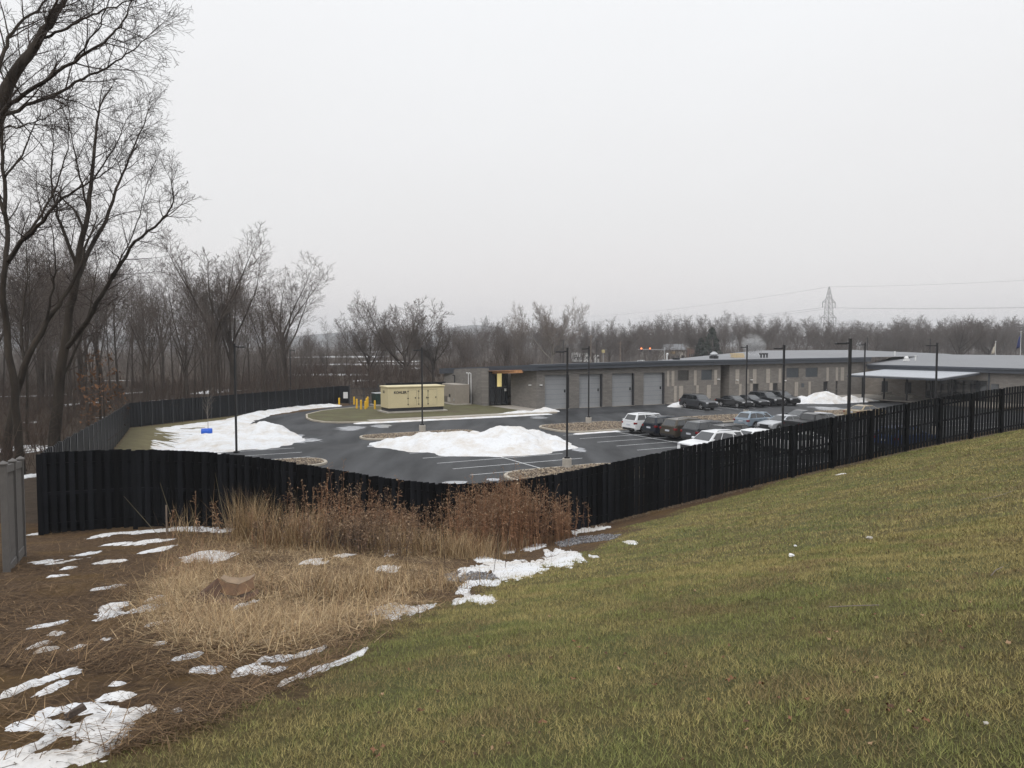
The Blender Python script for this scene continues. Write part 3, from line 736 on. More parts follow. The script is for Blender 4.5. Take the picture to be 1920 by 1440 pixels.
PATCHES = [([(35, 1292), (80, 1276), (128, 1262)], 11), ([(82, 1300), (112, 1284)], 8), ([(196, 1309), (220, 1303), (244, 1306)], 7), ([(180, 1105), (216, 1101)], 4),
       ([(212, 1134), (209, 1154)], 7), ([(266, 1141), (288, 1139)], 8), ([(289, 1122)], 5), ([(284, 1171), (308, 1167)], 4), ([(68, 1176), (108, 1169)], 5),
       ([(98, 1188), (114, 1188)], 3), ([(64, 1212), (86, 1206)], 4), ([(74, 1220), (102, 1216)], 4), ([(136, 1218), (148, 1214)], 3), ([(193, 1199), (203, 1199)], 2.5),
       ([(300, 1208), (307, 1207)], 3), ([(330, 1237), (345, 1233), (366, 1228)], 6), ([(364, 1256), (404, 1259)], 6), ([(448, 1262), (468, 1253), (500, 1260)], 9),
       ([(495, 1258), (524, 1256)], 6), ([(492, 1238), (545, 1234), (604, 1217)], 5), ([(534, 1279), (548, 1275)], 5), ([(562, 1268), (573, 1268)], 2.5),
       ([(584, 1258), (632, 1244), (680, 1224)], 6), ([(494, 1203), (512, 1195), (530, 1188)], 8), ([(530, 1207), (546, 1206)], 4), ([(556, 1169), (584, 1164)], 5),
       ([(448, 1137), (468, 1131)], 6), ([(214, 1284), (224, 1284)], 4), ([(330, 1334)], 5), ([(306, 1380)], 4), ([(380, 1037), (396, 1044), (412, 1047)], 9),
       ([(354, 1046), (366, 1050)], 5), ([(190, 1003), (262, 997), (340, 993), (428, 996)], 5), ([(256, 1018), (280, 1014), (308, 1014)], 6), ([(288, 1034), (304, 1028)], 5),
       ([(204, 1021), (236, 1019)], 3), ([(116, 1055), (138, 1050)], 5), ([(150, 1041), (168, 1039)], 4), ([(122, 1066), (136, 1065)], 3), ([(198, 1054), (234, 1051)], 4),
       ([(78, 1053), (92, 1056)], 3), ([(100, 1081), (118, 1080)], 3), ([(718, 1064), (742, 1068)], 6), ([(740, 1031), (756, 1035)], 4),
       ([(702, 1148), (735, 1144), (770, 1146), (806, 1138)], 8), ([(728, 1138), (740, 1156)], 8), ([(860, 1111), (876, 1109)], 4), ([(854, 1129), (870, 1125)], 4),
       ([(876, 1120), (896, 1123), (922, 1124)], 6), ([(872, 1096), (900, 1093), (930, 1094)], 6), ([(866, 1070), (890, 1068), (914, 1066)], 6),
       ([(896, 1047), (918, 1053), (940, 1061), (966, 1056)], 7), ([(940, 1077), (985, 1068), (1030, 1052), (1076, 1043)], 10), ([(1030, 1038), (1076, 1037)], 6),
       ([(950, 1033), (962, 1029)], 6), ([(985, 1029), (1018, 1023)], 5), ([(1178, 1018), (1188, 1016)], 4), ([(1108, 1044), (1119, 1044)], 2.5),
       ([(1076, 999), (1108, 994), (1140, 988)], 3), ([(580, 1052), (604, 1056)], 5), ([(640, 1040), (655, 1042)], 4), ([(880, 1066), (860, 1080)], 3), ([(60, 1002), (80, 1001)], 3), ([(1568, 891), (1584, 888)], 0.9)]
for k, s_ in enumerate(PATCHES):
    patch([s_], 200+k*5, "small melting snow patch on the rough brown ground before the black fence", "small snow patches on the rough ground")
for k, (px, py, w_) in enumerate([(48, 838, 26), (75, 842, 14), (58, 892, 12), (6, 846, 10)]):
    patch([([(px-w_/2, py), (px+w_/2, py+2)], 4)], 700+k, "snow remnant in the leaf litter beyond the grey vinyl fence", "snow remnants at the wood edge", 0.08)
# ------------------------------------------------------------------ black board-on-board fence
fence = empty("board_fence", (FENCE[0][0], FENCE[0][1], FGROUND[0]), 0,
              "long black board-on-board fence dipping and rising across the hillside", "fence")
FO = Vector(fence.location)
def under(o, root):
    o.parent = root; o.location = Vector(o.location) - Vector(root.location); return o
board_me = MB().box(-0.07, 0.07, -0.011, 0.011, 0.0, 2.36).mesh("board"); board_me.materials.append(M['fence'])
post_mb = MB().box(-0.066, 0.066, -0.06, 0.06, -0.35, 2.385)
post_me = post_mb.mesh("post"); post_me.materials.append(M['fence'])
def place(name, me, root, loc, rz):
    o = bpy.data.objects.new(name, me); COL.objects.link(o); o.parent = root
    o.location = Vector(loc) - Vector(root.location); o.rotation_euler = (0, 0, rz); return o
rest = MB(); nback = 0
for i in range(len(FENCE)):
    x, y = FENCE[i]; place("post", post_me, fence, (x, y, zf_at(x)), FA)
    if i == len(FENCE)-1: break
    x2, y2 = FENCE[i+1]; L_ = math.hypot(x2-x, y2-y); dx, dy = (x2-x)/L_, (y2-y)/L_; ang = math.atan2(dy, dx); nx, ny = dy, -dx
    for h in (0.32, 1.22, 2.06):                                     # rails
        za, zb = zf_at(x)+h, zf_at(x2)+h
        mb = MB(); t = 0.018
        A = Vector((x+dx*0.06, y+dy*0.06, za)) - FO; B = Vector((x2-dx*0.06, y2-dy*0.06, zb)) - FO; n_ = Vector((nx, ny, 0))*t; u_ = Vector((0, 0, 0.045))
        mb.add([A-n_-u_, A+n_-u_, A+n_+u_, A-n_+u_, B-n_-u_, B+n_-u_, B+n_+u_, B-n_+u_], [(0,1,2,3),(7,6,5,4),(0,4,5,1),(1,5,6,2),(2,6,7,3),(3,7,4,0)])
        mb.build("rail", M['fence'], fence)
    for k in range(10):
        for side in (1, -1):
            s = 0.12 + 0.2305*k + (0.0 if side == 1 else 0.115) + R.uniform(-0.004, 0.004)
            if s > L_-0.09: continue
            bx, by = x+dx*s+nx*0.030*side, y+dy*s+ny*0.030*side
            bz = float(zf_at(x+dx*s)) + 0.06 + R.uniform(-0.012, 0.012)
            if side == 1 or nback < 85:
                place("board", board_me, fence, (bx, by, bz), ang+R.uniform(-0.01, 0.01))
                nback += side == -1
            else:
                c, s_ = math.cos(ang), math.sin(ang)
                P = [(bx+c*u-s_*v-FO.x, by+s_*u+c*v-FO.y, bz+w-FO.z) for w in (0, 2.36) for u, v in ((-0.07, -0.011), (0.07, -0.011), (0.07, 0.011), (-0.07, 0.011))]
                rest.add(P, [(0,3,2,1),(4,5,6,7),(0,1,5,4),(1,2,6,5),(2,3,7,6),(3,0,4,7)])
tag(rest.build("rear_board", M['fence'], fence), kind="stuff")

# ------------------------------------------------------------------ slatted fence along the woods
back = empty("slat_fence", (LEFT[0][0], LEFT[0][1], 2.4), 0, "dark slate slatted fence running along the woods to the gate", "fence")
def panel_mesh(w, n):
    mb = MB()
    p = w/n
    for k in range(n):
        o_ = 0.022 if k % 2 else -0.022
        mb.box(-w/2+k*p-0.012, -w/2+(k+1)*p+0.012 if k < n-1 else w/2-0.02, o_-0.010, o_+0.010, 0.06, 2.36+(0.004 if k % 2 else 0))
    for h in (0.3, 2.1): mb.box(-w/2, w/2, -0.011, 0.011, h-0.04, h+0.04)
    me = mb.mesh("panel"); me.materials.append(M['fence_back']); return me
M['post_light'] = mat('post_slate', (0.035, 0.037, 0.042), 0.3, 0.15)
post2 = MB().box(-0.045, 0.045, -0.06, 0.06, -0.2, 2.42).mesh("post"); post2.materials.append(M['post_light'])
def run(p, q, pitch, n):
    L_ = math.hypot(q[0]-p[0], q[1]-p[1]); k = round(L_/pitch); w = L_/k; ang = math.atan2(q[1]-p[1], q[0]-p[0]); me = panel_mesh(w, n)
    for i in range(k):
        f0, f1 = i/k, (i+0.5)/k
        c = (p[0]+(q[0]-p[0])*f1, p[1]+(q[1]-p[1])*f1); s = (p[0]+(q[0]-p[0])*f0, p[1]+(q[1]-p[1])*f0)
        zb = float(np.interp(c[1], [15, 22, 47, 72, 100], [3.6, 2.47, 1.2, 0.1, 0.0]))
        place("panel", me, back, (c[0], c[1], zb), ang)
        if i: place("post", post2, back, (s[0], s[1], zb+0.04), ang)
run(LEFT[0], LEFT[1], 2.44, 12); run(LEFT[1], LEFT[2], 1.27, 6)
g0, g1 = Vector((-23.2, 103.0, 0)), Vector((-21.9, 103.4, 0))
run((-23.2, 103.0), (-21.7, 102.8), 1.4, 6)
sg = MB().box(-0.3, 0.3, -0.012, 0.0, -0.42, 0.42).build("fence_sign", M['white'])
sg.location = at(648, 741, 102.3); tag(sg, "small white notice board fixed to the dark fence by the gate", "sign")

# gate in the far corner
gate = empty("security_gate", (*W(28.9, 100.0), 0), TH-0.42, "black barred security gate in the corner behind the yellow bollards", "gate")
fr = MB()
for x0 in (0, 1.75):
    fr.box(x0, x0+0.07, -0.03, 0.03, 0.1, 2.2).box(x0+1.65, x0+1.72, -0.03, 0.03, 0.1, 2.2)
    for z in (0.15, 1.15, 2.14): fr.box(x0+0.07, x0+1.65, -0.025, 0.025, z-0.03, z+0.03)
fr.build("gate_frame", M['dark_metal'], gate)
for k in range(28):
    x_ = 0.11+0.118*k+(0.14 if k > 13 else 0)
    MB().box(x_-0.012, x_+0.012, -0.012, 0.012, 0.18, 2.1).build("bar", M['dark_metal'], gate)
for x_ in (-0.16, 3.62): MB().box(x_-0.08, x_+0.08, -0.08, 0.08, 0, 2.6).build("gate_post", M['dark_metal'], gate)
# low fence around the service yard behind the generator
yard = empty("yard_fence", (*W(33.6, 99.6), 0), TH, "plain black yard fence behind the tan generator", "fence")
pm = panel_mesh(2.2, 9)
for k in range(4):
    o = bpy.data.objects.new("panel", pm); COL.objects.link(o); o.parent = yard; o.location = (1.1+2.2*k, 0, 0.35)
    o = bpy.data.objects.new("post", post2); COL.objects.link(o); o.parent = yard; o.location = (2.2*k, 0, 0.35)

# ------------------------------------------------------------------ grey vinyl fence, left edge
def vinyl_fence():
    Bp = tp([44], [1044])[0]; Ap = tp([14], [1072])[0]
    d = Vector((Bp[0]-Ap[0], Bp[1]-Ap[1], 0)); d.normalize(); sp = 1.55
    root = empty("vinyl_fence", (Bp[0], Bp[1], Bp[2]), 0, "weathered grey vinyl picket fence ending beside the black fence", "fence")
    ang = math.atan2(d.y, d.x); O = Vector(root.location); Hh = 2.08
    P = [Vector((Bp[0], Bp[1], 0)) - d*sp*k for k in range(3)]
    zs = [Bp[2] + 0.16*k for k in range(3)]
    for p, z in zip(P, zs):
        pst = MB().box(-0.055, 0.055, -0.055, 0.055, -0.3, Hh+0.02).box(-0.075, 0.075, -0.075, 0.075, Hh+0.02, Hh+0.05)
        pst.add([(-0.065,-0.065,Hh+0.05),(0.065,-0.065,Hh+0.05),(0.065,0.065,Hh+0.05),(-0.065,0.065,Hh+0.05),(0,0,Hh+0.10)], [(0,1,4),(1,2,4),(2,3,4),(3,0,4)])
        o = pst.build("post", M['vinyl'], root, bevel=0.004, seg=1); o.location = Vector((p.x, p.y, z))-O; o.rotation_euler = (0, 0, ang)
    for k in range(2):
        a, b = P[k], P[k+1]; za, zb = zs[k], zs[k+1]
        for h, hh, t in ((0.16, 0.09, 0.028), (Hh-0.07, 0.07, 0.035)):
            n_ = Vector((-d.y, d.x, 0))*t; u_ = Vector((0, 0, hh)); A = Vector((a.x, a.y, za+h))-O-d*0.055; B = Vector((b.x, b.y, zb+h))-O+d*0.055
            MB().add([A-n_-u_, A+n_-u_, A+n_+u_, A-n_+u_, B-n_-u_, B+n_-u_, B+n_+u_, B-n_+u_], [(0,1,2,3),(7,6,5,4),(0,4,5,1),(1,5,6,2),(2,6,7,3),(3,7,4,0)]).build("rail", M['vinyl'], root)
        for j in range(10):
            f = (j+0.75)/10.5; p = a.lerp(b, f); z = za+(zb-za)*f
            o = MB().box(-0.034, 0.034, -0.011, 0.011, 0.24, Hh-0.13).build("picket", M['vinyl'], root)
            o.location = Vector((p.x, p.y, z))-O; o.rotation_euler = (0, 0, ang)
vinyl_fence()

# ------------------------------------------------------------------ lamp posts
def lamp(x, y, z0, top, arm, label, w=0.13, base=True, armlen=0.75):
    root = empty("lamp_post", (x, y, z0), 0, label, "lamp post", "lamp posts of the car park")
    Hh = top-z0; zb = 0.72 if base else 0.0
    if base: MB().tube((0, 0, -0.1), (0, 0, zb), 0.30, n=14).build("concrete_base", M['concrete'], root, bevel=0.02, seg=1)
    MB().box(-w*1.3, w*1.3, -w*1.3, w*1.3, zb, zb+0.12).build("base_plate", M['pole'], root)
    p = MB().box(-w/2, w/2, -w/2, w/2, zb+0.12, Hh).build("pole", M['pole'], root)
    MB().box(-w*0.6, w*0.6, -w*0.6, w*0.6, Hh, Hh+0.03).build("cap", M['pole'], p)
    s = 1 if arm > 0 else -1
    a = MB().box(*sorted((s*w/2, s*0.22)), -0.04, 0.04, Hh-0.24, Hh-0.16).build("arm", M['pole'], root)
    MB().prism([(s*0.2, -0.16), (s*armlen, -0.16), (s*armlen, 0.16), (s*0.2, 0.16)][::s], Hh-0.27, Hh-0.18).build("lamp_head", M['pole'], a, bevel=0.02, seg=1)
    return root
def lamp_px(px, py, top_py, arm, label, **k):
    x, y = gp(px, py); lamp(x, y, 0.0, at(px, top_py, y).z, arm, label, **k)
lamp_px(443.5, 849, 645, 1, "black lamp post rising from the snow near the blue barrel, head pointing at the generator", base=False)
lamp_px(792, 812, 652, -1, "black lamp post on the rock bed before the tan generator")
lamp_px(1063, 880, 653, -1, "black lamp post on a round concrete base just over the fence")
lamp_px(1103.5, 796, 650, -1, "black lamp post before the second garage door")
lamp(*W(62.0, 62.0), 0.1, 7.85, -1, "black lamp post on the rock bed behind the silver wagon")
lamp(*W(43.2, 39.6), 0.0, 7.9, -1, "black lamp post among the white cars behind the fence")
lamp(17.55, 39.9, 0.7, 8.25, -1, "thick black lamp post standing right behind the fence")
lamp_px(1619, 773, 643, -1, "black lamp post in front of the pale canopy, short concrete base")
lamp(37.6, 68.0, 0.0, 8.08, -1, "black lamp post rising over the canopy roof", armlen=0.95)
lamp(-34.5, 119.5, 0.0, 7.25, 1, "thin black lamp post beyond the slatted fence at the wood edge", base=False)
for px, d, t in ((1056, 190, 9.0), (1119, 210, 9.0), (1626, 230, 10.0), (1744, 210, 9.4), (1338, 215, 8.8)):
    p = at(px, 650, d); lamp(p.x, p.y, 0.0, t, 1 if px == 1119 else -1, "slim distant lamp post rising behind the low building's roof", w=0.16, base=False)

# ------------------------------------------------------------------ the low masonry building (coordinates are a, b, z of the lot grid)
bld = empty("low_building", (*W(75, 80.7), 0), TH, "long low brown masonry building with grey garage doors and slate fascia", "building")
BO = (75, 80.7)
def bl(mb, name, m, parent=None, **k):
    o = mb.build(name, m, parent or bld, **k)
    o.data.transform(Matrix.Translation((-BO[0], -BO[1], 0))); return o
def wp(px, py, b0):
    """a and z where the pixel's ray meets the plane b = b0"""
    rx, ry, rz = ray(px, py); t = b0/(-rx*ST+ry*CT); return float((rx*CT+ry*ST)*t), float(CAM_H+rz*t)
def wa(px, a0):
    rx, ry, rz = ray(px, 690); t = a0/(rx*CT+ry*ST); return float((-rx*ST+ry*CT)*t)
FB = 80.7
def eave(a): return float(np.interp(a, [45, 66, 106], [5.52, 5.80, 5.95]))
def open_wall(plane, lo, hi, zt, openings, depth):
    """front wall in plane b=const (axis 'a') with recessed openings (u0,u1,z0,z1)"""
    mb = MB(); us = sorted({lo, hi, *[o[0] for o in openings], *[o[1] for o in openings]}); zs = sorted({0.0, zt, *[o[2] for o in openings], *[o[3] for o in openings]})
    for u0, u1 in zip(us[:-1], us[1:]):
        for z0, z1 in zip(zs[:-1], zs[1:]):
            um, zm = (u0+u1)/2, (z0+z1)/2
            if any(o[0] < um < o[1] and o[2] < zm < o[3] for o in openings): continue
            mb.quad((u0, plane, z0), (u1, plane, z0), (u1, plane, z1), (u0, plane, z1))
    for u0, u1, z0, z1 in openings:
        q = plane+depth
        mb.quad((u0, plane, z0), (u0, plane, z1), (u0, q, z1), (u0, q, z0)); mb.quad((u1, plane, z0), (u1, q, z0), (u1, q, z1), (u1, plane, z1))
        mb.quad((u0, plane, z1), (u1, plane, z1), (u1, q, z1), (u0, q, z1))
        if z0 > 0: mb.quad((u0, plane, z0), (u0, q, z0), (u1, q, z0), (u1, plane, z0))
    return mb
GD = [(47.45+5.0*k, 47.45+5.0*k+3.5) for k in range(4)]
ops = [(a0, a1, 0.0, 4.22) for a0, a1 in GD]
z5 = lambda v: v/4.8+1200
rec = (wp(z5(725), 700, FB)[0], wp(z5(806), 700, FB)[0])
ops.append((rec[0], rec[1], 0.0, 5.05))
WIN = [(340, 440), (552, 650), (1318, 1430), (1490, 1600)]
wins = [(wp(z5(p), 700, FB)[0], wp(z5(q), 700, FB)[0]) for p, q in WIN]
ops += [(a0, a1, 3.05, 4.45) for a0, a1 in wins]
DR = [(1018, 1067), (1197, 1240), (1650, 1693), (1760, 1780)]
drs = [(wp(z5(p), 735, FB)[0], wp(z5(q), 735, FB)[0]) for p, q in DR]
ops += [(a0, a1, 0.0, 2.3) for a0, a1 in drs]
bl(open_wall(FB, 46.3, 105.9, 5.25, ops, 0.45), "wall", M['block'])
mb = MB(); mb.quad((46.3, 87.4, 0), (46.3, FB, 0), (46.3, FB, 5.1), (46.3, 87.4, 5.1)); bl(mb, "entry_wall", M['block'])
mb = MB(); mb.quad((42.85, 101.3, 0), (42.85, 88.9, 0), (42.85, 88.9, 4.9), (42.85, 101.3, 4.4)).quad((42.85, 88.9, 0), (43.6, 88.3, 0), (43.6, 88.3, 4.9), (42.85, 88.9, 4.9))
bl(mb, "end_wall", M['block'])
mb = MB(); mb.quad((42.85, 101.3, 0), (42.85, 101.3, 4.4), (140, 112, 5), (140, 112, 0)); bl(mb, "rear_wall", M['block'])
for a0, a1 in GD:
    d_ = bl(MB().box(a0+0.002, a1-0.002, FB+0.34, FB+0.42, 0.02, 4.215), "garage_door", M['garage'])
    for k in range(1, 7):
        bl(MB().box(a0+0.01, a1-0.01, FB+0.332, FB+0.341, 0.6*k-0.008, 0.6*k+0.008), "panel_joint", M['louver'], d_)
    bl(MB().box(a1-0.55, a1-0.35, FB+0.31, FB+0.34, 2.0, 2.35), "vision_pane", M['glass'], d_)
    bl(MB().box(a1-0.18, a1-0.003, FB+0.02, FB+0.30, 0.0, 4.21), "door_track", M['dark_metal'], d_)
    bl(MB().box(a0, a1, FB-0.16, FB+0.3, -0.01, 0.012), "threshold", M['walk'], d_)
bl(MB().quad((rec[0], FB+2.4, 0), (rec[1], FB+2.4, 0), (rec[1], FB+2.4, 5.05), (rec[0], FB+2.4, 5.05)).quad((rec[0], FB+0.44, 0), (rec[0], FB+0.44, 5.05), (rec[0], FB+2.4, 5.05), (rec[0], FB+2.4, 0)).quad((rec[1], FB+0.44, 0), (rec[1], FB+2.4, 0), (rec[1], FB+2.4, 5.05), (rec[1], FB+0.44, 5.05)), "recess_wall", M['block'])
bl(MB().box(rec[0]+0.12, rec[0]+1.1, FB+2.33, FB+2.39, 0.02, 2.25), "door", M['dark_metal'])
for k, (a0, a1) in enumerate(wins):
    w_ = bl(MB().box(a0+0.004, a1-0.004, FB+0.10, FB+0.14, 3.054, 4.446), "window", M['louver'] if k else mat('louver_brown', (0.06, 0.055, 0.05), 0.5))
    for q in range(1, 8): bl(MB().box(a0+0.01, a1-0.01, FB+0.085, FB+0.10, 3.05+0.174*q-0.012, 3.05+0.174*q+0.012), "slat", M['louver'], w_)
for a0, a1 in drs:
    d_ = bl(MB().box(a0+0.004, a1-0.004, FB+0.2, FB+0.26, 0.02, 2.295), "door", M['dark_metal'])
    bl(MB().box(a1-0.2, a1-0.1, FB+0.15, FB+0.2, 1.0, 1.1), "handle", M['steel'], d_)
UP = [(243, 262), (283, 308), (485, 508), (667, 692), (858, 892), (962, 975), (1015, 1047), (1135, 1168), (1247, 1268), (1677, 1697), (1760, 1780), (1805, 1835)]
LO = [(307, 330), (352, 388), (507, 528), (603, 637), (892, 914), (992, 1013), (1165, 1193), (1285, 1307), (1393, 1423), (1517, 1537), (1880, 1900)]
for lst, z0, z1 in ((UP, 2.36, 4.42), (LO, 0.25, 2.36)):
    for p, q in lst:
        a0, a1 = wp(z5(p), 710, FB)[0], wp(z5(q), 710, FB)[0]
        o = bl(MB().box(a0, a1, FB-0.03, FB+0.05, z0, z1), "accent_panel", M['accent'])
        n = 5
        for k in range(1, n): bl(MB().box(a0-0.001, a1+0.001, FB-0.034, FB-0.028, z0+(z1-z0)*k/n-0.006, z0+(z1-z0)*k/n+0.006), "joint", M['block'], o)
a_, z_ = wp(z5(1465), 723, FB); bl(MB().box(a_-0.3, a_+0.3, FB-0.02, FB+0.05, 1.55, 2.15), "vent_grille", M['louver'])
def wlight(a, z): bl(MB().box(a-0.16, a+0.16, FB-0.26, FB-0.0, z-0.06, z+0.06), "wall_light", M['white'], bevel=0.02, seg=1)
for px, py in ((z5(702), 560+725/4.8), (z5(1300), 560+737/4.8), (z5(868), 560+733/4.8), (z5(997), 560+730/4.8), (1013.5, 722)): wlight(*wp(px, py, FB))
bl(MB().box(46.04, 46.3, 82.0, 82.3, 2.9, 3.02), "wall_light", M['white'])
# fascia and roofs
mb = MB()
seg_a = [45.4, 66.0, 106.6]
for a0, a1 in zip(seg_a[:-1], seg_a[1:]):
    z0, z1 = eave(a0), eave(a1)
    for h0, h1, bb in ((-0.72, -0.28, FB-0.50), (-0.28, 0.0, FB-0.62)):
        mb.add([(a0, bb, z0+h0), (a1, bb, z1+h0), (a1, FB+0.3, z1+h0), (a0, FB+0.3, z0+h0), (a0, bb, z0+h1), (a1, bb, z1+h1), (a1, FB+0.3, z1+h1), (a0, FB+0.3, z0+h1)],
               [(0,3,2,1),(4,5,6,7),(0,1,5,4),(1,2,6,5),(2,3,7,6),(3,0,4,7)])
bl(mb, "fascia", M['fascia'])
mb = MB()
A, B = Vector((45.4, FB-0.62, 5.52)), Vector((42.25, 101.6, 4.5)); n_ = Vector((0.35, 0.05, 0))
for h0, h1, k in ((-0.72, -0.28, 0.12), (-0.28, -0.003, 0.0)):
    o_ = n_*k
    mb.add([A+o_+Vector((0,0,h0)), B+o_+Vector((0,0,h0)), B+n_*2+Vector((0,0,h0)), A+n_*2+Vector((0,0,h0)), A+o_+Vector((0,0,h1)), B+o_+Vector((0,0,h1)), B+n_*2+Vector((0,0,h1)), A+n_*2+Vector((0,0,h1))],
           [(0,3,2,1)[::-1],(4,5,6,7)[::-1],(0,1,5,4)[::-1],(1,2,6,5)[::-1],(2,3,7,6)[::-1],(3,0,4,7)[::-1]])
bl(mb, "end_fascia", M['fascia'])
mb = MB(); mb.slab((45.45, FB-0.6, 5.50), (66, FB-0.6, 5.78), (66, 101.5, 4.7), (42.3, 101.5, 4.48), 0.012); bl(mb, "garage_roof", M['roof'])
mb = MB(); mb.quad((45.5, 87.4, 4.72), (45.5, FB, 4.76), (46.3, FB, 4.76), (46.3, 87.4, 4.72)).quad((43.2, 88.9, 4.5), (45.6, FB, 4.77), (46.3, FB, 4.78), (46.3, 88.9, 4.5)); bl(mb, "soffit", M['fascia'])
# cedar beam under the roof edge above the entrance
mb = MB(); A, B = Vector((43.85, 90.0, 4.30)), Vector((45.15, 82.2, 4.66)); d_ = (B-A).normalized(); n_ = Vector((d_.y, -d_.x, 0))*0.12; u_ = Vector((0, 0, 0.19))
mb.add([A-n_-u_, A+n_-u_, A+n_+u_, A-n_+u_, B-n_-u_, B+n_-u_, B+n_+u_, B-n_+u_], [(0,1,2,3),(7,6,5,4),(0,4,5,1),(1,5,6,2),(2,6,7,3),(3,7,4,0)]); bl(mb, "cedar_beam", M['wood_beam'])
# glazed entrance
ent = bl(MB().box(43.55, 46.28, 88.2, 88.28, 0.14, 4.5), "entrance_glazing", M['win'])
for a_ in (43.55, 44.45, 44.62, 45.35, 46.18): bl(MB().box(a_-0.05, a_+0.05, 88.1, 88.2, 0.14, 4.5), "mullion", M['trim'], ent)
for z_ in (0.18, 2.45, 4.4): bl(MB().box(43.55, 46.2, 88.12, 88.195, z_-0.05, z_+0.05), "transom", M['trim'], ent)
m_l, nt_, b_ = nmat('lit_room'); b_.inputs["Base Color"].default_value = (0.5, 0.4, 0.15, 1); b_.inputs["Emission Color"].default_value = (1.0, 0.82, 0.36, 1); b_.inputs["Emission Strength"].default_value = 0.42
bl(MB().tube((45.0, 88.14, 2.52), (45.0, 88.14, 4.3), 0.33, n=12), "lit_lamp_drum", m_l, ent)
bl(MB().box(45.7, 46.0, 88.08, 88.1, 1.9, 2.25), "notice", M['white'], ent)
# rear roof plane that rises behind the eaves
mb = MB()
mb.add([(63.5, FB-0.6, 5.765), (106.6, FB-0.6, 5.955), (126, FB+2, 5.9), (178, 112, 5.6), (170, 112, 5.9), (143, 112, 6.72), (115, 112, 6.72)], [(0, 1, 2, 3, 4, 5, 6)])
bl(mb, "main_roof", M['roof'])
mb = MB(); mb.add([(63.5, FB-0.6, 5.75), (115, 112, 6.70), (115, 112.02, 5.0), (66, 104, 4.0)], [(0, 1, 2, 3)]); bl(mb, "roof_gable", M['fascia'])
# roof fittings
def rfit(px, py, b0): return wp(px, py, b0)
def roof_thing(name, mb, m, label, cat, a, b, z):
    root = mb.build(name, m); root.location = (*W(a, b), z); root.rotation_euler = (0, 0, TH); return tag(root, label, cat)
a_, z_ = rfit(1250.5, 674, 83.0)
v = MB().tube((0, 0, 0), (0, 0, 0.75), 0.09, n=10).tube((0, 0, 0.72), (0.0, -0.12, 0.98), 0.16, 0.13, n=10)
roof_thing("vent_pipe", v, M['white'], "white bent vent pipe on the eave above the last garage door", "vent", a_, 83.0, 5.75)
a_, z_ = rfit(1338.5, 676, 84.0)
rf = empty("roof_fan", (*W(a_, 84.0), 5.86), TH, "metal roof exhaust fan with flared cowl on the long roof", "roof fan")
MB().box(-0.45, 0.45, -0.45, 0.45, 0, 0.42).build("curb_box", M['dark_metal'], rf)
MB().tube((0, 0, 0.42), (0, 0, 0.66), 0.42, 0.62, n=14).tube((0, 0, 0.66), (0, 0, 0.95), 0.62, 0.34, n=14).tube((0, 0, 0.95), (0, 0, 1.05), 0.26, 0.2, n=14).build("cowl", M['steel'], rf)
for k, px in enumerate((1427, 1432.5, 1438)):
    a_, z_ = rfit(px, 675, 84.0)
    roof_thing("flue_pipe", MB().tube((0, 0, 0), (0, 0, 0.72), 0.13, n=10).tube((-0.32, 0, 0.70), (0.13, 0, 0.70), 0.12, n=8), M['dark_metal'], "dark flue pipe in the row of three giving off steam", "flue", a_, 84.0, 5.83)["group"] = "flue pipes in a row on the roof"
a_, z_ = rfit(1384, 672, 85.0)
for k in range(4):
    roof_thing("lumber_bundle", MB().box(-1.1, 1.1, -0.3, 0.3, 0, 0.15), M['lumber'], ("lowest", "second", "third", "topmost")[k]+" layer of the yellow lumber stack on the roof beside the flue pipes", "lumber", a_-0.1*(k % 2), 85.0+0.05*k, 5.86+0.20*k)
a_, z_ = rfit(1268, 675, 82.5)
roof_thing("roof_box", MB().box(-0.4, 0.4, -0.3, 0.3, 0, 0.35), M['dark_metal'], "small dark roof box right of the white bent vent", "roof box", a_, 82.5, 5.76)

# ------------------------------------------------------------------ wing with the canopy
wing = empty("entrance_wing", (*W(106, 70), 0), TH, "low masonry wing with broad grey roof at the right", "building")
WO = (106, 70)
def wi(mb, name, m, parent=None, **k):
    o = mb.build(name, m, parent or wing, **k); o.data.transform(Matrix.Translation((-WO[0], -WO[1], 0))); return o
b1735, b1850 = wa(1737, 106), wa(1852, 106)
wi(MB().quad((106, FB-0.02, 0), (106, b1735, 0), (106, b1735, 4.3), (106, FB-0.02, 4.3)), "pale_wall", M['block_light'])
wi(MB().quad((106, b1850, 0), (106, 40, 0), (106, 40, 4.3), (106, b1850, 4.3)), "wall", M['block'])
wi(MB().quad((106, b1735, 3.0), (106, b1850, 3.0), (106, b1850, 4.3), (106, b1735, 4.3)), "lintel_wall", M['block'])
wi(MB().quad((106, 40, 0), (140, 40, 0), (140, 40, 4.3), (106, 40, 4.3)), "end_wall", M['block'])
gl = wi(MB().box(106.1, 106.16, b1850+0.01, b1735-0.01, 0.15, 2.995), "storefront", M['win'])
n = 8
for k in range(n+1):
    bb = b1850+(b1735-b1850)*k/n; wi(MB().box(106.0, 106.1, bb-0.05, bb+0.05, 0.15, 2.99), "mullion", M['trim'], gl)
for z_ in (0.2, 1.0, 2.4): wi(MB().box(106.02, 106.098, b1850, b1735, z_-0.04, z_+0.04), "transom", M['trim'], gl)
for px in (1660, 1704): bb = wa(px, 106); wi(MB().box(105.93, 105.99, bb-0.5, bb+0.5, 0.15, 2.3), "door", M['dark_metal'])
bb = wa(1867, 106); wi(MB().box(105.94, 105.99, bb-0.5, bb+0.5, 1.4, 2.6), "window", M['win'])
mb = MB()
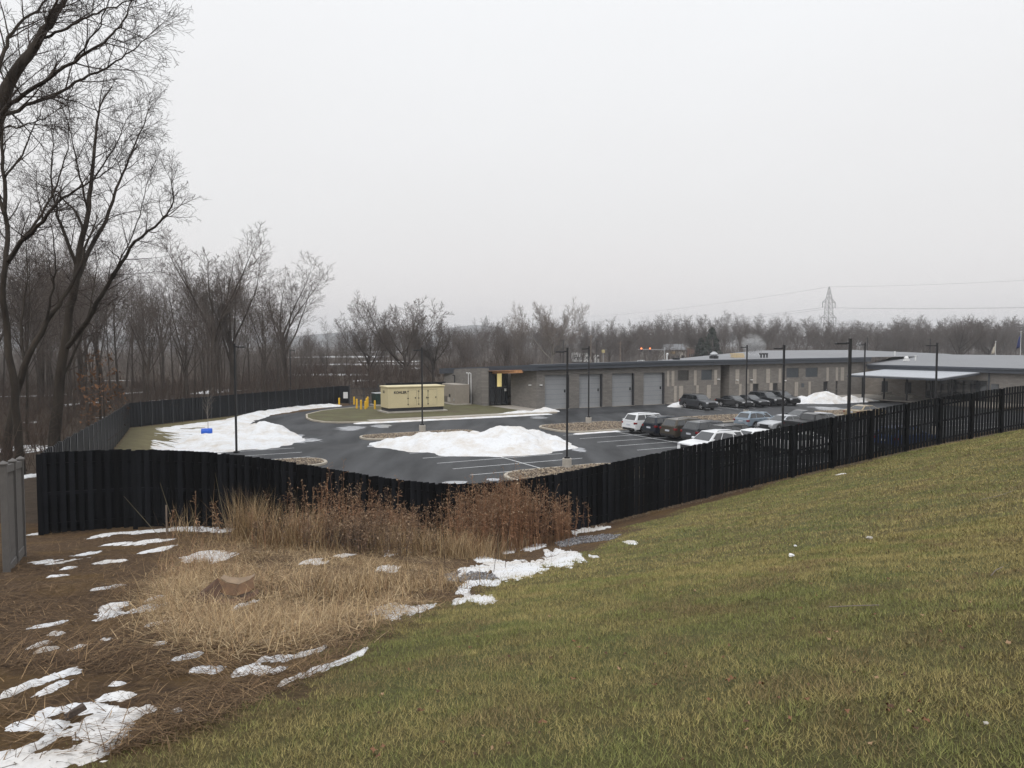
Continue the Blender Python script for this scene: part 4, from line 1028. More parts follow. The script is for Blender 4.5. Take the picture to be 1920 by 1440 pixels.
for h0, h1, k in ((-0.72, -0.25, 105.5), (-0.25, 0.0, 105.35)): mb.box(k, 106.3, 39.4, FB-0.7, 4.82+h0, 4.82+h1)
wi(mb, "fascia", M['fascia'])
mb = MB(); mb.slab((105.4, FB-0.7, 4.81), (105.4, 39.4, 4.81), (126, 39.4, 6.3), (126, 88, 6.2), 0.02); wi(mb, "roof", M['roof'])
mb = MB(); mb.quad((105.9, FB-0.1, 4.2), (105.9, FB-0.1, 4.8), (126, FB+7, 6.19), (126, FB+7, 4.2)); wi(mb, "roof_gable", M['fascia'])
wi(MB().box(105.85, 105.95, b1850-0.35, b1850-0.2, 0, 4.1), "downpipe", M['fascia'])
can = empty("canopy", (*W(99, 67), 0), TH, "wide pale metal canopy on thin dark posts before the wing", "canopy")
def ca(mb, name, m, parent=None, **k):
    o = mb.build(name, m, parent or can, **k); o.data.transform(Matrix.Translation((-99, -67, 0))); return o
ca(MB().slab((92.4, 59.6, 3.62), (105.3, 62.4, 4.05), (105.3, 76.8, 4.05), (92.4, 73.2, 3.62), 0.10), "roof_sheet", M['canopy'])
mb = MB()
for (p, q) in (((92.38, 59.58), (92.38, 73.22)), ((92.38, 59.58), (105.28, 62.38)), ((92.38, 73.22), (105.28, 76.82))):
    z0 = 3.60 if p[0] < 93 else 4.03; z1 = 3.60 if q[0] < 93 else 4.03
    d_ = Vector((q[0]-p[0], q[1]-p[1], 0)).normalized(); n_ = Vector((-d_.y, d_.x, 0))*0.05; A = Vector((p[0], p[1], z0-0.02)); B = Vector((q[0], q[1], z1-0.02)); u_ = Vector((0, 0, 0.17))
    mb.add([A-n_-u_, A+n_-u_, A+n_, A-n_, B-n_-u_, B+n_-u_, B+n_, B-n_], [(0,1,2,3),(7,6,5,4),(0,4,5,1),(1,5,6,2),(2,6,7,3),(3,7,4,0)])
ca(mb, "edge_beam", M['fascia'])
for a_, b_2 in ((98, 75.0), (98, 71.5), (98, 68.0), (98, 64.5), (98, 61.6)): ca(MB().box(a_-0.09, a_+0.09, b_2-0.09, b_2+0.09, 0.15, 3.75), "post", M['trim'])
ca(MB().box(97.9, 98.1, 60.8, 75.0, 3.58, 3.80), "cross_beam", M['fascia'])
def picnic(a, b, rz, label):
    root = empty("picnic_table", (*W(a, b), 0.15), TH+rz, label, "picnic table", "picnic tables on the patio")
    m = M['concrete']
    MB().box(-0.9, 0.9, -0.4, 0.4, 0.70, 0.78).build("table_top", m, root)
    for s in (-1, 1):
        MB().box(-0.9, 0.9, s*0.78-0.14, s*0.78+0.14, 0.42, 0.48).build("bench", m, root)
        MB().box(s*0.55-0.06, s*0.55+0.06, -0.3, 0.3, 0, 0.70).build("leg", m, root)
        MB().box(s*0.6-0.04, s*0.6+0.04, -0.9, 0.9, 0.32, 0.42).build("bench_support", m, root)
picnic(101.5, 73.6, 0.2, "pale picnic table on the patio by the masonry wall")
picnic(101.0, 69.6, 0.1, "pale picnic table on the patio by the shop-front glazing")
for px, py, b0, kind in ((1699, 677, 0, 1), (1716, 676, 0, 2), (1677, 667, 0, 2)):
    # stand them on the wing's roof plane: z = 4.83 + (a-105.4)*0.0715
    lo, hi = 105.6, 160.0
    for _ in range(40):
        mid = (lo+hi)/2; bb = wa(px, mid); rx, ry, rz = ray(px, py); t = mid/(rx*CT+ry*ST); z_ = CAM_H+rz*t
        if z_ > 4.83+(mid-105.4)*0.0715: lo = mid
        else: hi = mid
    bb = wa(px, lo); zz = 4.82+(min(lo, 125)-105.4)*0.0715
    if kind == 1: roof_thing("roof_vent", MB().box(-0.35, 0.35, -0.35, 0.35, 0, 0.3).tube((0, 0, 0.3), (0, 0, 0.55), 0.3, 0.36, n=12).tube((0, 0, 0.55), (0, 0, 0.8), 0.36, 0.16, n=12), M['white'], "white mushroom vent on the wing roof", "vent", min(lo, 125), bb, zz)
    else: roof_thing("vent_pipe", MB().tube((0, 0, 0), (0, 0, 0.7), 0.1, n=10).tube((0, 0, 0.65), (0, 0, 0.8), 0.14, n=10), M['white'], "short white vent pipe on the wing roof" if px == 1716 else "white vent pipe at the roof valley between the two buildings", "vent", min(lo, 125), bb, zz)

# ------------------------------------------------------------------ generator, chiller, bollards, transformer, barrel
gen = empty("standby_generator", (*W(32.0, 85.1), 0.13), TH, "tan boxed standby generator with black lettering on the turf island", "generator")
MB().box(-3.75, 3.7, -1.75, 1.75, 0.0, 0.14).build("concrete_pad", M['concrete'], gen)
MB().box(-3.38, 3.38, -1.28, 1.28, 0.14, 0.52).build("skid_base", M['trim'], gen)
MB().box(-3.45, 3.45, -1.35, 1.35, 0.52, 2.86).build("housing", M['tan_metal'], gen, bevel=0.02, seg=1)
MB().box(-3.55, 3.55, -1.45, 1.45, 2.86, 3.02).build("roof_panel", M['tan_metal'], gen, bevel=0.03, seg=1)
for x0, x1 in ((-1.05, -0.05), (0.25, 1.35), (1.42, 2.5)):
    d_ = MB().box(x0, x1, -1.385, -1.35, 0.75, 2.55).build("door", M['tan_metal'], gen)
    MB().box(x0-0.02, x0, -1.372, -1.352, 0.75, 2.55).box(x1, x1+0.02, -1.372, -1.352, 0.75, 2.55).box(x0, x1, -1.372, -1.352, 2.55, 2.57).build("door_gap", M['dark_metal'], d_)
    MB().box(x1-0.18, x1-0.08, -1.42, -1.385, 1.55, 1.72).build("handle", M['dark_metal'], d_)
    for z_ in (0.9, 1.6, 2.4): MB().box(x0-0.1, x0+0.06, -1.41, -1.386, z_-0.05, z_+0.05).build("hinge", M['trim'], d_)
def text(body, size, loc, rot, m, parent, name="lettering", bold=0.0):
    cu = bpy.data.curves.new(name, 'FONT'); cu.body = body; cu.size = size; cu.extrude = 0.004; cu.offset = bold
    o = bpy.data.objects.new(name, cu); COL.objects.link(o)
    bpy.context.view_layer.update()
    me = bpy.data.meshes.new_from_object(o.evaluated_get(bpy.context.evaluated_depsgraph_get()))
    bpy.data.objects.remove(o)
    t = link(name, me, m, parent); t.location = loc; t.rotation_euler = rot; return t
text("KOHLER", 0.40, (-2.78, -1.362, 2.18), (math.pi/2, 0, 0), M['trim'], gen, bold=0.014)
text("DU", 0.42, (-3.462, 0.5, 2.2), (math.pi/2, 0, -math.pi/2), M['trim'], gen, bold=0.014)
ch = empty("chiller_unit", (*W(41.0, 93.0), 0.13), TH, "taupe air handling unit standing by the end wall", "air handler")
MB().box(-1.2, 1.2, -2.4, 2.4, 0, 0.12).build("concrete_pad", M['concrete'], ch)
MB().box(-1.0, 1.0, -2.2, 2.2, 0.12, 2.62).build("housing", M['chiller'], ch, bevel=0.03, seg=1)
lv = MB().box(-1.03, -1.0, 0.45, 2.05, 0.25, 0.98).build("louver", M['dark_metal'], ch)
for k in range(5): MB().box(-1.06, -1.03, 0.45, 2.05, 0.31+0.14*k, 0.36+0.14*k).build("slat", M['chiller'], lv)
for y0, y1, z0, z1, m in ((-0.55, -0.15, 0.95, 1.3, 'trim'), (-0.6, 0.3, 0.3, 0.85, 'concrete'), (-1.9, -1.7, 0.5, 0.8, 'steel')): MB().box(-1.04, -1.0, y0, y1, z0, z1).build("service_panel", M[m], ch)
for b_2, m, zt in ((97.2, 'dark_metal', 3.5), (92.6, 'white', 3.95), (91.8, 'white', 3.95)):
    x, y = W(42.7, b_2); o = MB().tube((0, 0, 0), (0, 0, zt), 0.07, n=8).tube((0, 0, zt), (-0.3*CT+0.0, -0.3*ST, zt+0.12), 0.08, n=8).build("wall_pipe", M[m]); o.location = (x, y, 0.13)
    tag(o, {97.2: "dark pipe bent over on the end wall", 92.6: "white pipe with hooked top on the end wall", 91.8: "white pipe with hooked top on the end wall"}[b_2], "pipe", "pipes on the end wall" if m == 'white' else None)
for k, (px, py, t) in enumerate([(636, 758, 745), (669, 766, 747), (677, 768, 749), (685, 767.5, 751), (687.5, 766, 746), (703, 767.5, 750), (689.5, 763, 743), (664, 757, 743)]):
    x, y = gp(px, py, 0.1); h = min(1.35, (py-t)*y/1440)
    root = empty("bollard", (x, y, 0.0), 0, "yellow steel bollard in the cluster before the security gate" if k not in (0, 5) else ("lone yellow steel bollard at the snow bank's end" if k == 0 else "yellow steel bollard in front of the green transformer"), "bollard", "yellow bollards at the corner gate" if k not in (0, 5) else None)
    MB().tube((0, 0, -0.1), (0, 0, h), 0.115, n=12).build("post", M['yellow'], root, smooth=False)
    MB().tube((0, 0, h), (0, 0, h+0.05), 0.115, 0.05, n=12).build("cap", M['yellow'], root)
x, y = W(31.6, 95.6)
tr = empty("transformer", (x, y, 0.13), TH, "dark green transformer cabinet left of the generator", "transformer")
MB().box(-1.1, 1.1, -1.0, 1.0, 0, 0.12).build("concrete_pad", M['concrete'], tr)
MB().box(-0.95, 0.95, -0.85, 0.85, 0.12, 1.5).build("cabinet", M['green_box'], tr, bevel=0.03, seg=1)
MB().box(-1.0, 1.0, -0.9, 0.9, 1.5, 1.58).build("lid", M['steel'], tr)
MB().box(0.03, 0.06, -0.87, -0.85, 0.2, 1.45).build("door_gap", M['trim'], tr)
x, y = gp(388, 819)
br = MB()
prof = [(0.0, -0.44), (0.24, -0.44), (0.27, -0.40), (0.27, -0.2), (0.285, -0.15), (0.27, -0.1), (0.27, 0.12), (0.285, 0.17), (0.27, 0.22), (0.27, 0.40), (0.24, 0.44), (0.0, 0.44)]
nn = 16; vs = []
for r_, h in prof: vs += [(h, r_*math.cos(2*math.pi*k/nn), 0.285+r_*math.sin(2*math.pi*k/nn)) for k in range(nn)]
br.add(vs, [(i*nn+k, i*nn+(k+1) % nn, (i+1)*nn+(k+1) % nn, (i+1)*nn+k) for i in range(len(prof)-1) for k in range(nn)])
barrel = br.build("barrel", M['barrel'], smooth=True); barrel.location = (x, y, float(gz(x, y))+0.24); barrel.rotation_euler = (0, 0, 0.25)
tag(barrel, "blue plastic barrel lying on its side in the snow", "barrel")
# ------------------------------------------------------------------ vehicles
CAR = {  # L, W, H, belt, hood front z, hood rear z, windscreen base/top x, roof end x, rear glass base x, deck z (None = no boot), wheel r, front/rear axle, pillars, rails
    'suv':   (5.00, 1.98, 1.78, 1.14, 1.02, 1.12, 1.18, 0.42, -2.02, -2.38, None, 0.385, 1.48, -1.42, (0.30, 0.66), True),
    'jeep':  (4.55, 1.85, 1.74, 1.12, 1.00, 1.08, 1.00, 0.48, -1.98, -2.16, None, 0.36, 1.38, -1.28, (0.34, 0.70), True),
    'cross': (4.60, 1.84, 1.64, 1.06, 0.92, 1.04, 1.15, 0.30, -1.55, -2.12, None, 0.35, 1.38, -1.30, (0.36, 0.72), False),
    'wagon': (4.80, 1.83, 1.62, 1.04, 0.92, 1.02, 1.10, 0.30, -1.78, -2.22, None, 0.35, 1.42, -1.34, (0.34, 0.68), True),
    'sedan': (4.95, 1.86, 1.47, 0.98, 0.84, 0.96, 1.10, 0.22, -1.05, -1.80, 1.02, 0.34, 1.46, -1.40, (0.50,), False),
    'pickup': (5.70, 2.00, 1.88, 1.22, 1.08, 1.18, 1.35, 0.70, -0.72, -0.92, 1.26, 0.40, 1.85, -1.75, (0.52,), False)}
def make_car(kind, paint_, a, b, heading, label, z=0.0, world=None):
    L, Wd, Hh, belt, hf, hr, wb, wt, re, rb, deck, wr, fa, ra, pil, rails = CAR[kind]
    x, y = world or W(a, b)
    root = empty({'suv': 'parked_suv', 'jeep': 'parked_suv', 'cross': 'parked_crossover', 'wagon': 'parked_wagon', 'sedan': 'parked_sedan', 'pickup': 'parked_pickup'}[kind],
                 (x, y, z), heading, label, "car" if kind != 'pickup' else "pickup", "cars parked in the lot")
    P = PAINT[paint_]; h2 = L/2; zb = 0.30; ar = wr+0.07
    def arch(c): return [(c+ar*math.cos(t), wr+ar*math.sin(t)) for t in [math.pi*k/8 for k in range(9)]] if True else []
    arc = lambda c: [(c-ar*math.cos(math.pi*k/8), max(zb, wr+ar*math.sin(math.pi*k/8))) for k in range(9)]
    dk = deck if deck else belt
    pts = [(-h2+0.14, zb)] + arc(ra) + arc(fa) + [(h2-0.12, zb), (h2-0.01, 0.46), (h2-0.02, 0.66), (h2-0.10, hf-0.06), (h2-0.32, hf), (wb+0.5, hr-0.03), (wb, belt)]
    pts += [(rb, belt if not deck else dk), (-h2+0.22, dk), (-h2+0.05, dk-0.09), (-h2+0.02, 0.72), (-h2, 0.52)]
    inn = offset_poly(pts, 0.05); n = len(pts); mb = MB(); hw = Wd/2
    secs = [(-hw, inn), (-hw+0.05, pts), (hw-0.05, pts), (hw, inn)]
    for yy, pp in secs: mb.v += [(p[0], yy, p[1]) for p in pp]
    for s in range(3):
        for k in range(n): mb.f.append((s*n+k, s*n+(k+1) % n, (s+1)*n+(k+1) % n, (s+1)*n+k))
    mb.f += [tuple(range(n)), tuple(range(4*n-1, 3*n-1, -1))]
    body = mb.build("body", P, root)
    w0, w1 = hw-0.07, hw-0.27; zt = Hh-0.045; xm = (wt+re)/2
    g_ = MB(); bz = belt-0.04
    g_.add([(wb, -w0, bz), (wb, w0, bz), (rb, w0, bz), (rb, -w0, bz), (wt, -w1, zt), (wt, w1, zt), (re, w1, zt-0.02), (re, -w1, zt-0.02), (xm, -w1-0.01, Hh), (xm, w1+0.01, Hh)],
           [(0, 3, 2, 1)[::-1], (0, 1, 5, 4), (2, 3, 7, 6), (1, 2, 6, 9, 5), (3, 0, 4, 8, 7), (4, 5, 9, 8), (8, 9, 6, 7)])
    cab = g_.build("cabin", P, root, bevel=0.05, seg=2, smooth=False)
    V3 = Vector
    def pane(name, A, B, C, D, par=root, t=0.012):
        """A,B bottom, C,D top; shrunk a little and pushed out"""
        MB().slab(A, B, C, D, t).build(name, M['glass'], par)
    def lerp(p, q, t): return V3(p)*(1-t)+V3(q)*t
    F0, F1, F2, F3 = V3((wb, -w0, bz)), V3((wb, w0, bz)), V3((wt, w1, zt)), V3((wt, -w1, zt))
    def inset(q, a0, a1, b0, b1):
        f = lambda u, v: lerp(lerp(q[0], q[1], u), lerp(q[3], q[2], u), v)
        return f(a0, b0), f(a1, b0), f(a1, b1), f(a0, b1)
    pane("windscreen", *inset((F0, F1, F2, F3), 0.05, 0.95, 0.10, 0.93))
    Rr = (V3((rb, w0, bz)), V3((rb, -w0, bz)), V3((re, -w1, zt-0.02)), V3((re, w1, zt-0.02)))
    pane("rear_window", *inset(Rr, 0.08, 0.92, 0.16 if not deck else 0.2, 0.90))
    for s in (1, -1):
        q = (V3((wb, s*w0, bz)), V3((rb, s*w0, bz)), V3((re, s*w1, zt)), V3((wt, s*w1, zt)))
        cuts = [0.05, *pil, 0.955]
        for u0, u1 in zip(cuts[:-1], cuts[1:]):
            A, B, C, D = inset(q, u0+0.012, u1-0.012, 0.13, 0.88)
            if s > 0: pane("side_window", A, B, C, D)
            else: pane("side_window", B, A, D, C)
        for wx in (fa, ra):
            w_ = MB(); yc = s*(hw-0.13)
            vs = []; nn = 18
            for yy, rr in ((-0.11, wr-0.05), (-0.10, wr), (0.10, wr), (0.11, wr-0.05), (0.105, wr-0.10)): vs += [(rr*math.cos(2*math.pi*k/nn), s*yy, rr*math.sin(2*math.pi*k/nn)) for k in range(nn)]
            w_.add(vs, [(i*nn+k, i*nn+(k+1) % nn, (i+1)*nn+(k+1) % nn, (i+1)*nn+k) for i in range(4) for k in range(nn)]+[tuple(range(nn))])
            wo = w_.build("wheel", M['tyre'], root); wo.location = (wx, yc, wr)
            rm = MB(); r1 = wr-0.10
            rm.tube((0, s*0.085, 0), (0, s*0.104, 0), 0.06, n=8)
            for k in range(5):
                t = 2*math.pi*k/5+0.3; c, s_ = math.cos(t), math.sin(t)
                rm.add([(c*0.05-s_*0.045, s*0.10, s_*0.05+c*0.045), (c*r1-s_*0.06, s*0.098, s_*r1+c*0.06), (c*r1+s_*0.06, s*0.098, s_*r1-c*0.06), (c*0.05+s_*0.045, s*0.10, s_*0.05-c*0.045)], [(0, 1, 2, 3)])
            rm.tube((0, s*0.06, 0), (0, s*0.09, 0), r1+0.02, n=18, caps=False)
            rm.build("rim", M['rim'], wo)
        yo = s*(hw-0.005)
        MB().box(h2-0.30, h2-0.035, *sorted((s*(hw-0.42), s*(hw-0.045))), hf-0.24, hf-0.07).build("headlight", M['headlight'], root, bevel=0.02, seg=1)
        tz = dk-0.34 if deck else belt-0.34
        MB().box(-h2+0.005, -h2+0.30, *sorted((s*(hw-0.20), s*(hw+0.008))), tz+0.06, tz+0.19 + (0.0 if deck else 0.05)).build("taillight", M['taillight'], root, bevel=0.02, seg=1)
        MB().box(wb-0.36, wb-0.18, *sorted((s*(hw-0.03), s*(hw+0.16))), belt+0.02, belt+0.16).build("mirror", P, root, bevel=0.03, seg=1)
        if not deck: MB().box(ra+ar, fa-ar, *sorted((s*(hw-0.06), s*(hw+0.008))), zb-0.01, zb+0.14).build("sill_trim", M['trim'], root)
        for hx in (0.25, -0.75): MB().box(hx-0.10, hx+0.08, *sorted((s*hw, s*(hw+0.022))), belt-0.16, belt-0.13).build("door_handle", M['trim'] if paint_ != 'white' else P, root)
        for sx in (0.78, -0.22, ra+ar*0.9 if not deck else -1.05):
            MB().box(sx-0.008, sx+0.008, *sorted((s*hw, s*(hw+0.003))), 0.48, belt-0.05).build("door_seam", M['trim'], root)
        if rails: MB().tube((wt-0.25, s*(w1-0.02), Hh+0.045), (re+0.15, s*(w1-0.02), Hh+0.03), 0.02, n=6).tube((wt-0.25, s*(w1-0.02), Hh-0.02), (wt-0.25, s*(w1-0.02), Hh+0.045), 0.02, n=5).tube((re+0.15, s*(w1-0.02), Hh-0.04), (re+0.15, s*(w1-0.02), Hh+0.03), 0.02, n=5).build("roof_rail", M['trim'], root)
    MB().box(-h2+0.5, h2-0.5, -hw+0.28, hw-0.28, 0.22, 0.8).build("underbody", M['trim'], root)
    MB().box(h2-0.10, h2+0.008, -hw+0.42, hw-0.42, hf-0.36, hf-0.14).build("grille", M['trim'], root)
    MB().box(h2-0.10, h2+0.012, -hw+0.25, hw-0.25, 0.34, 0.50).build("front_bumper_trim", M['trim'], root)
    MB().box(-h2-0.012, -h2+0.12, -hw+0.18, hw-0.18, 0.32, 0.52).build("rear_bumper_trim", M['trim'] if not deck else P, root)
    MB().box(-h2+0.0, -h2+0.06, -0.26, 0.26, 0.72, 0.86).build("number_plate", M['plate'], root)
    if kind == 'pickup': MB().box(-h2+0.10, rb-0.08, -hw+0.10, hw-0.10, dk-0.06, dk+0.006).build("bed_cover", M['trim'], root)
    return root
HP, HM, HB = TH, TH+math.pi, TH-math.pi/2
make_car('suv', 'white', 43.9, 55.7, HP, "white SUV parked tail out beside the rock bed, red tail lamps")
make_car('jeep', 'navy', 43.8, 52.95, HP, "dark navy SUV parked tail out between the white and the bronze SUVs")
make_car('suv', 'olive', 43.9, 50.3, HP, "bronze brown SUV parked tail out next to the dark navy one")
make_car('suv', 'grey', 43.9, 47.65, HP, "grey SUV parked tail out between the bronze one and the black one")
make_car('jeep', 'black', 43.9, 44.9, HP, "black SUV with dark windows parked beyond the white front-facing SUV")
make_car('suv', 'white', 38.6, 41.8, HM, "white SUV facing the aisle just over the fence top")
make_car('cross', 'white', 43.8, 42.1, HP, "white hatchback crossover parked right behind the front-facing white SUV")
make_car('cross', 'white', 45.2, 39.3, HP, "white car showing only its roof over the fence by a lamp post")
make_car('wagon', 'silverblue', 55.1, 53.4, HP, "silver blue wagon parked tail out with roof rails")
make_car('sedan', 'silver', 55.4, 50.7, HM, "silver white sedan parked nose out next to the silver blue wagon")
make_car('pickup', 'black', 55.8, 47.6, HM+math.pi, "black pickup with covered bed behind the fence")
make_car('sedan', 'charcoal', 60.9, 53.6, HM, "charcoal sedan parked nose to nose beyond the black pickup")
make_car('sedan', 'silver', 61.0, 50.8, HP, "silver sedan parked beyond the charcoal sedan, mostly hidden by the fence")
make_car('sedan', 'gold', 72.5, 55.0, HP, "pale gold sedan parked by the lamp island, mostly behind the fence")
make_car('suv', 'blue', 54.2, 37.6, HP, "blue SUV seen only through the gaps of the black fence")
make_car('suv', 'grey', 64.9, 72.9, HB, "dark grey SUV parked nose out before the small snow heap, silver bumper")
make_car('sedan', 'black', 70.7, 72.8, HB, "black sedan parked nose out right of the dark grey SUV")
make_car('sedan', 'charcoal', 73.6, 72.9, HB, "charcoal sedan parked nose out between the black sedan and the SUVs")
make_car('suv', 'charcoal', 76.4, 73.0, HB, "charcoal SUV parked nose out next to the charcoal sedan")
make_car('suv', 'black', 79.2, 73.0, HB, "black SUV parked nose out nearest the dirty snow heap")

# ------------------------------------------------------------------ trees
def grow(rg, p, d, L, r, lvl, mx, out, C):
    ns = C['seg'][lvl]; step = L/ns; pts = [p.copy()]; dirs = []; rad = []; wob, up, tip = C['wob'][lvl], C['up'][lvl], C['tip'][lvl]
    d = d.copy()
    for i in range(ns):
        d = d + Vector((rg.gauss(0, wob), rg.gauss(0, wob), rg.gauss(0, wob)*0.6+up)); d.normalize()
        p = p + d*step; pts.append(p.copy()); dirs.append(d.copy())
    rad = [max(C['rmin'], r*(1-(1-tip)*(i/ns)**0.9)) for i in range(ns+1)]
    out.setdefault(lvl, []).append((pts, rad))
    if lvl >= mx: return
    n = C['n'][lvl]; n = max(1, int(round(n*rg.uniform(0.8, 1.2)))); t0 = C['t0'][lvl]; az = rg.uniform(0, 6.28)
    for k in range(n):
        t = min(0.995, t0+(1-t0)*((k+rg.random())/n)); f = t*ns; i = min(ns-1, int(f)); q = pts[i].lerp(pts[i+1], f-i); dd = dirs[i]
        az += 2.4+rg.gauss(0, 0.5); u = dd.orthogonal().normalized(); w = dd.cross(u); side = u*math.cos(az)+w*math.sin(az)
        ang = math.radians(C['ang'][lvl]*rg.uniform(0.65, 1.3))
        nd = dd*math.cos(ang)+side*math.sin(ang)
        rr = rad[i]*(1-(f-i))+rad[i+1]*(f-i)
        cl = L*C['lf'][lvl]*(1.2-0.55*t)*rg.uniform(0.7, 1.2)
        grow(rg, q, nd, cl, min(rr*0.78, max(C['rmin'], rr*C['rf'][lvl])), lvl+1, mx, out, C)
def tubes(branches, sides):
    Vv = []; Ff = []
    for pts, rad in branches:
        n0 = len(Vv); k = len(pts)
        for i, (p, r) in enumerate(zip(pts, rad)):
            d = (pts[min(i+1, k-1)]-pts[max(i-1, 0)]); d.normalize()
            if i == 0: u = d.orthogonal().normalized()
            else:
                u = u - d*u.dot(d); u.normalize()
            w = d.cross(u)
            for j in range(sides):
                a = 2*math.pi*j/sides; Vv.append(p+(u*math.cos(a)+w*math.sin(a))*r)
        for i in range(k-1):
            for j in range(sides): Ff.append((n0+i*sides+j, n0+i*sides+(j+1) % sides, n0+(i+1)*sides+(j+1) % sides, n0+(i+1)*sides+j))
    return Vv, Ff
def tree_meshes(name, seed, h, r, C, lean=(0, 0), limbs_in_trunk=True):
    rg = random.Random(seed); out = {}
    mx = len(C['seg'])-1
    grow(rg, Vector((0, 0, -0.3)), Vector((lean[0], lean[1], 1)).normalized(), h*C['trunk'], r, 0, mx, out, C)
    # flare at the foot
    pts, rad = out[0][0]; rad[0] *= 1.45
    def join(levels):
        VV = []; FF = []
        for lv in levels:
            if lv not in out: continue
            v, f = tubes(out[lv], (8, 6, 4, 3, 3)[lv]); o = len(VV); VV += v; FF += [tuple(i+o for i in q) for q in f]
        return np_mesh(name, np.array([tuple(v) for v in VV]), np.array(FF), True)
    lo = (0, 1) if limbs_in_trunk else (0,)
    return join(lo), join([l for l in range(mx+1) if l not in lo])
C_woods = dict(trunk=0.88, seg=(10, 6, 4, 3), n=(16, 9, 7), t0=(0.32, 0.15, 0.12), ang=(38, 42, 42), lf=(0.36, 0.46, 0.5), rf=(0.38, 0.42, 0.5), wob=(0.035, 0.10, 0.14, 0.16), up=(0.02, 0.10, 0.07, 0.06), tip=(0.12, 0.2, 0.3, 0.5), rmin=0.011)
C_vase = dict(trunk=0.42, seg=(7, 10, 5, 4, 2), n=(7, 15, 8, 4), t0=(0.50, 0.22, 0.15, 0.3), ang=(21, 36, 40, 42), lf=(1.45, 0.30, 0.42, 0.5), rf=(0.62, 0.34, 0.45, 0.6), wob=(0.03, 0.055, 0.13, 0.16, 0.16), up=(0.02, 0.045, 0.07, 0.05, 0.05), tip=(0.62, 0.10, 0.25, 0.4, 0.6), rmin=0.010)
C_round = dict(trunk=0.30, seg=(5, 9, 5, 4, 2), n=(10, 17, 9, 4), t0=(0.40, 0.15, 0.12, 0.25), ang=(44, 34, 42, 42), lf=(1.9, 0.34, 0.42, 0.5), rf=(0.55, 0.36, 0.45, 0.6), wob=(0.03, 0.06, 0.13, 0.16, 0.16), up=(0.02, 0.06, 0.07, 0.05, 0.05), tip=(0.7, 0.12, 0.25, 0.4, 0.6), rmin=0.014)
VAR = {}
for i in range(4): VAR['w%d' % i] = (tree_meshes("woods", 40+i, 20, 0.17, C_woods), 20)
for i in range(3): VAR['v%d' % i] = (tree_meshes("vase", 60+i, 20, 0.25, C_vase), 20)
for i in range(2): VAR['r%d' % i] = (tree_meshes("round", 81+i, 17, 0.25, C_round), 17)
def height_of(ms): return max(max(v.co.z for v in m.vertices) for m in ms)
for k in list(VAR): VAR[k] = (VAR[k][0], height_of(VAR[k][0]))
_mats = {}
def tree(var, x, y, h, label, tone='mid', group=None, rz=None, name="bare_tree", z=None, sxy=1.0):
    tm, cm = VAR[var][0]; s = h/VAR[var][1]
    for m_ in (tm, cm):
        if not m_.materials: m_.materials.append(None)          # one mesh per kind, bark tone set on the object
    tones = (M[{'mid': 'bark', 'dark': 'bark_dark', 'pale': 'bark_pale', 'far': 'bark_far'}[tone]], M[{'mid': 'twig', 'dark': 'twig_dark', 'pale': 'twig_pale', 'far': 'twig_far'}[tone]])
    z = float(gz(x, y)) if z is None else z
    root = empty(name, (x, y, z), R.uniform(0, 6.28) if rz is None else rz, label, "tree", group); root.scale = (s*sxy, s*sxy, s)
    for n_, m_, t_ in (("trunk", tm, tones[0]), ("crown", cm, tones[1])):
        o = bpy.data.objects.new(n_, m_); COL.objects.link(o); o.parent = root
        o.material_slots[0].link = 'OBJECT'; o.material_slots[0].material = t_
    return root
def tree_px(var, px, top, d, label, **k):
    p = at(px, top, d); x = p.x; z = float(gz(x, d)); return tree(var, x, d, p.z-z, label, z=z, **k)

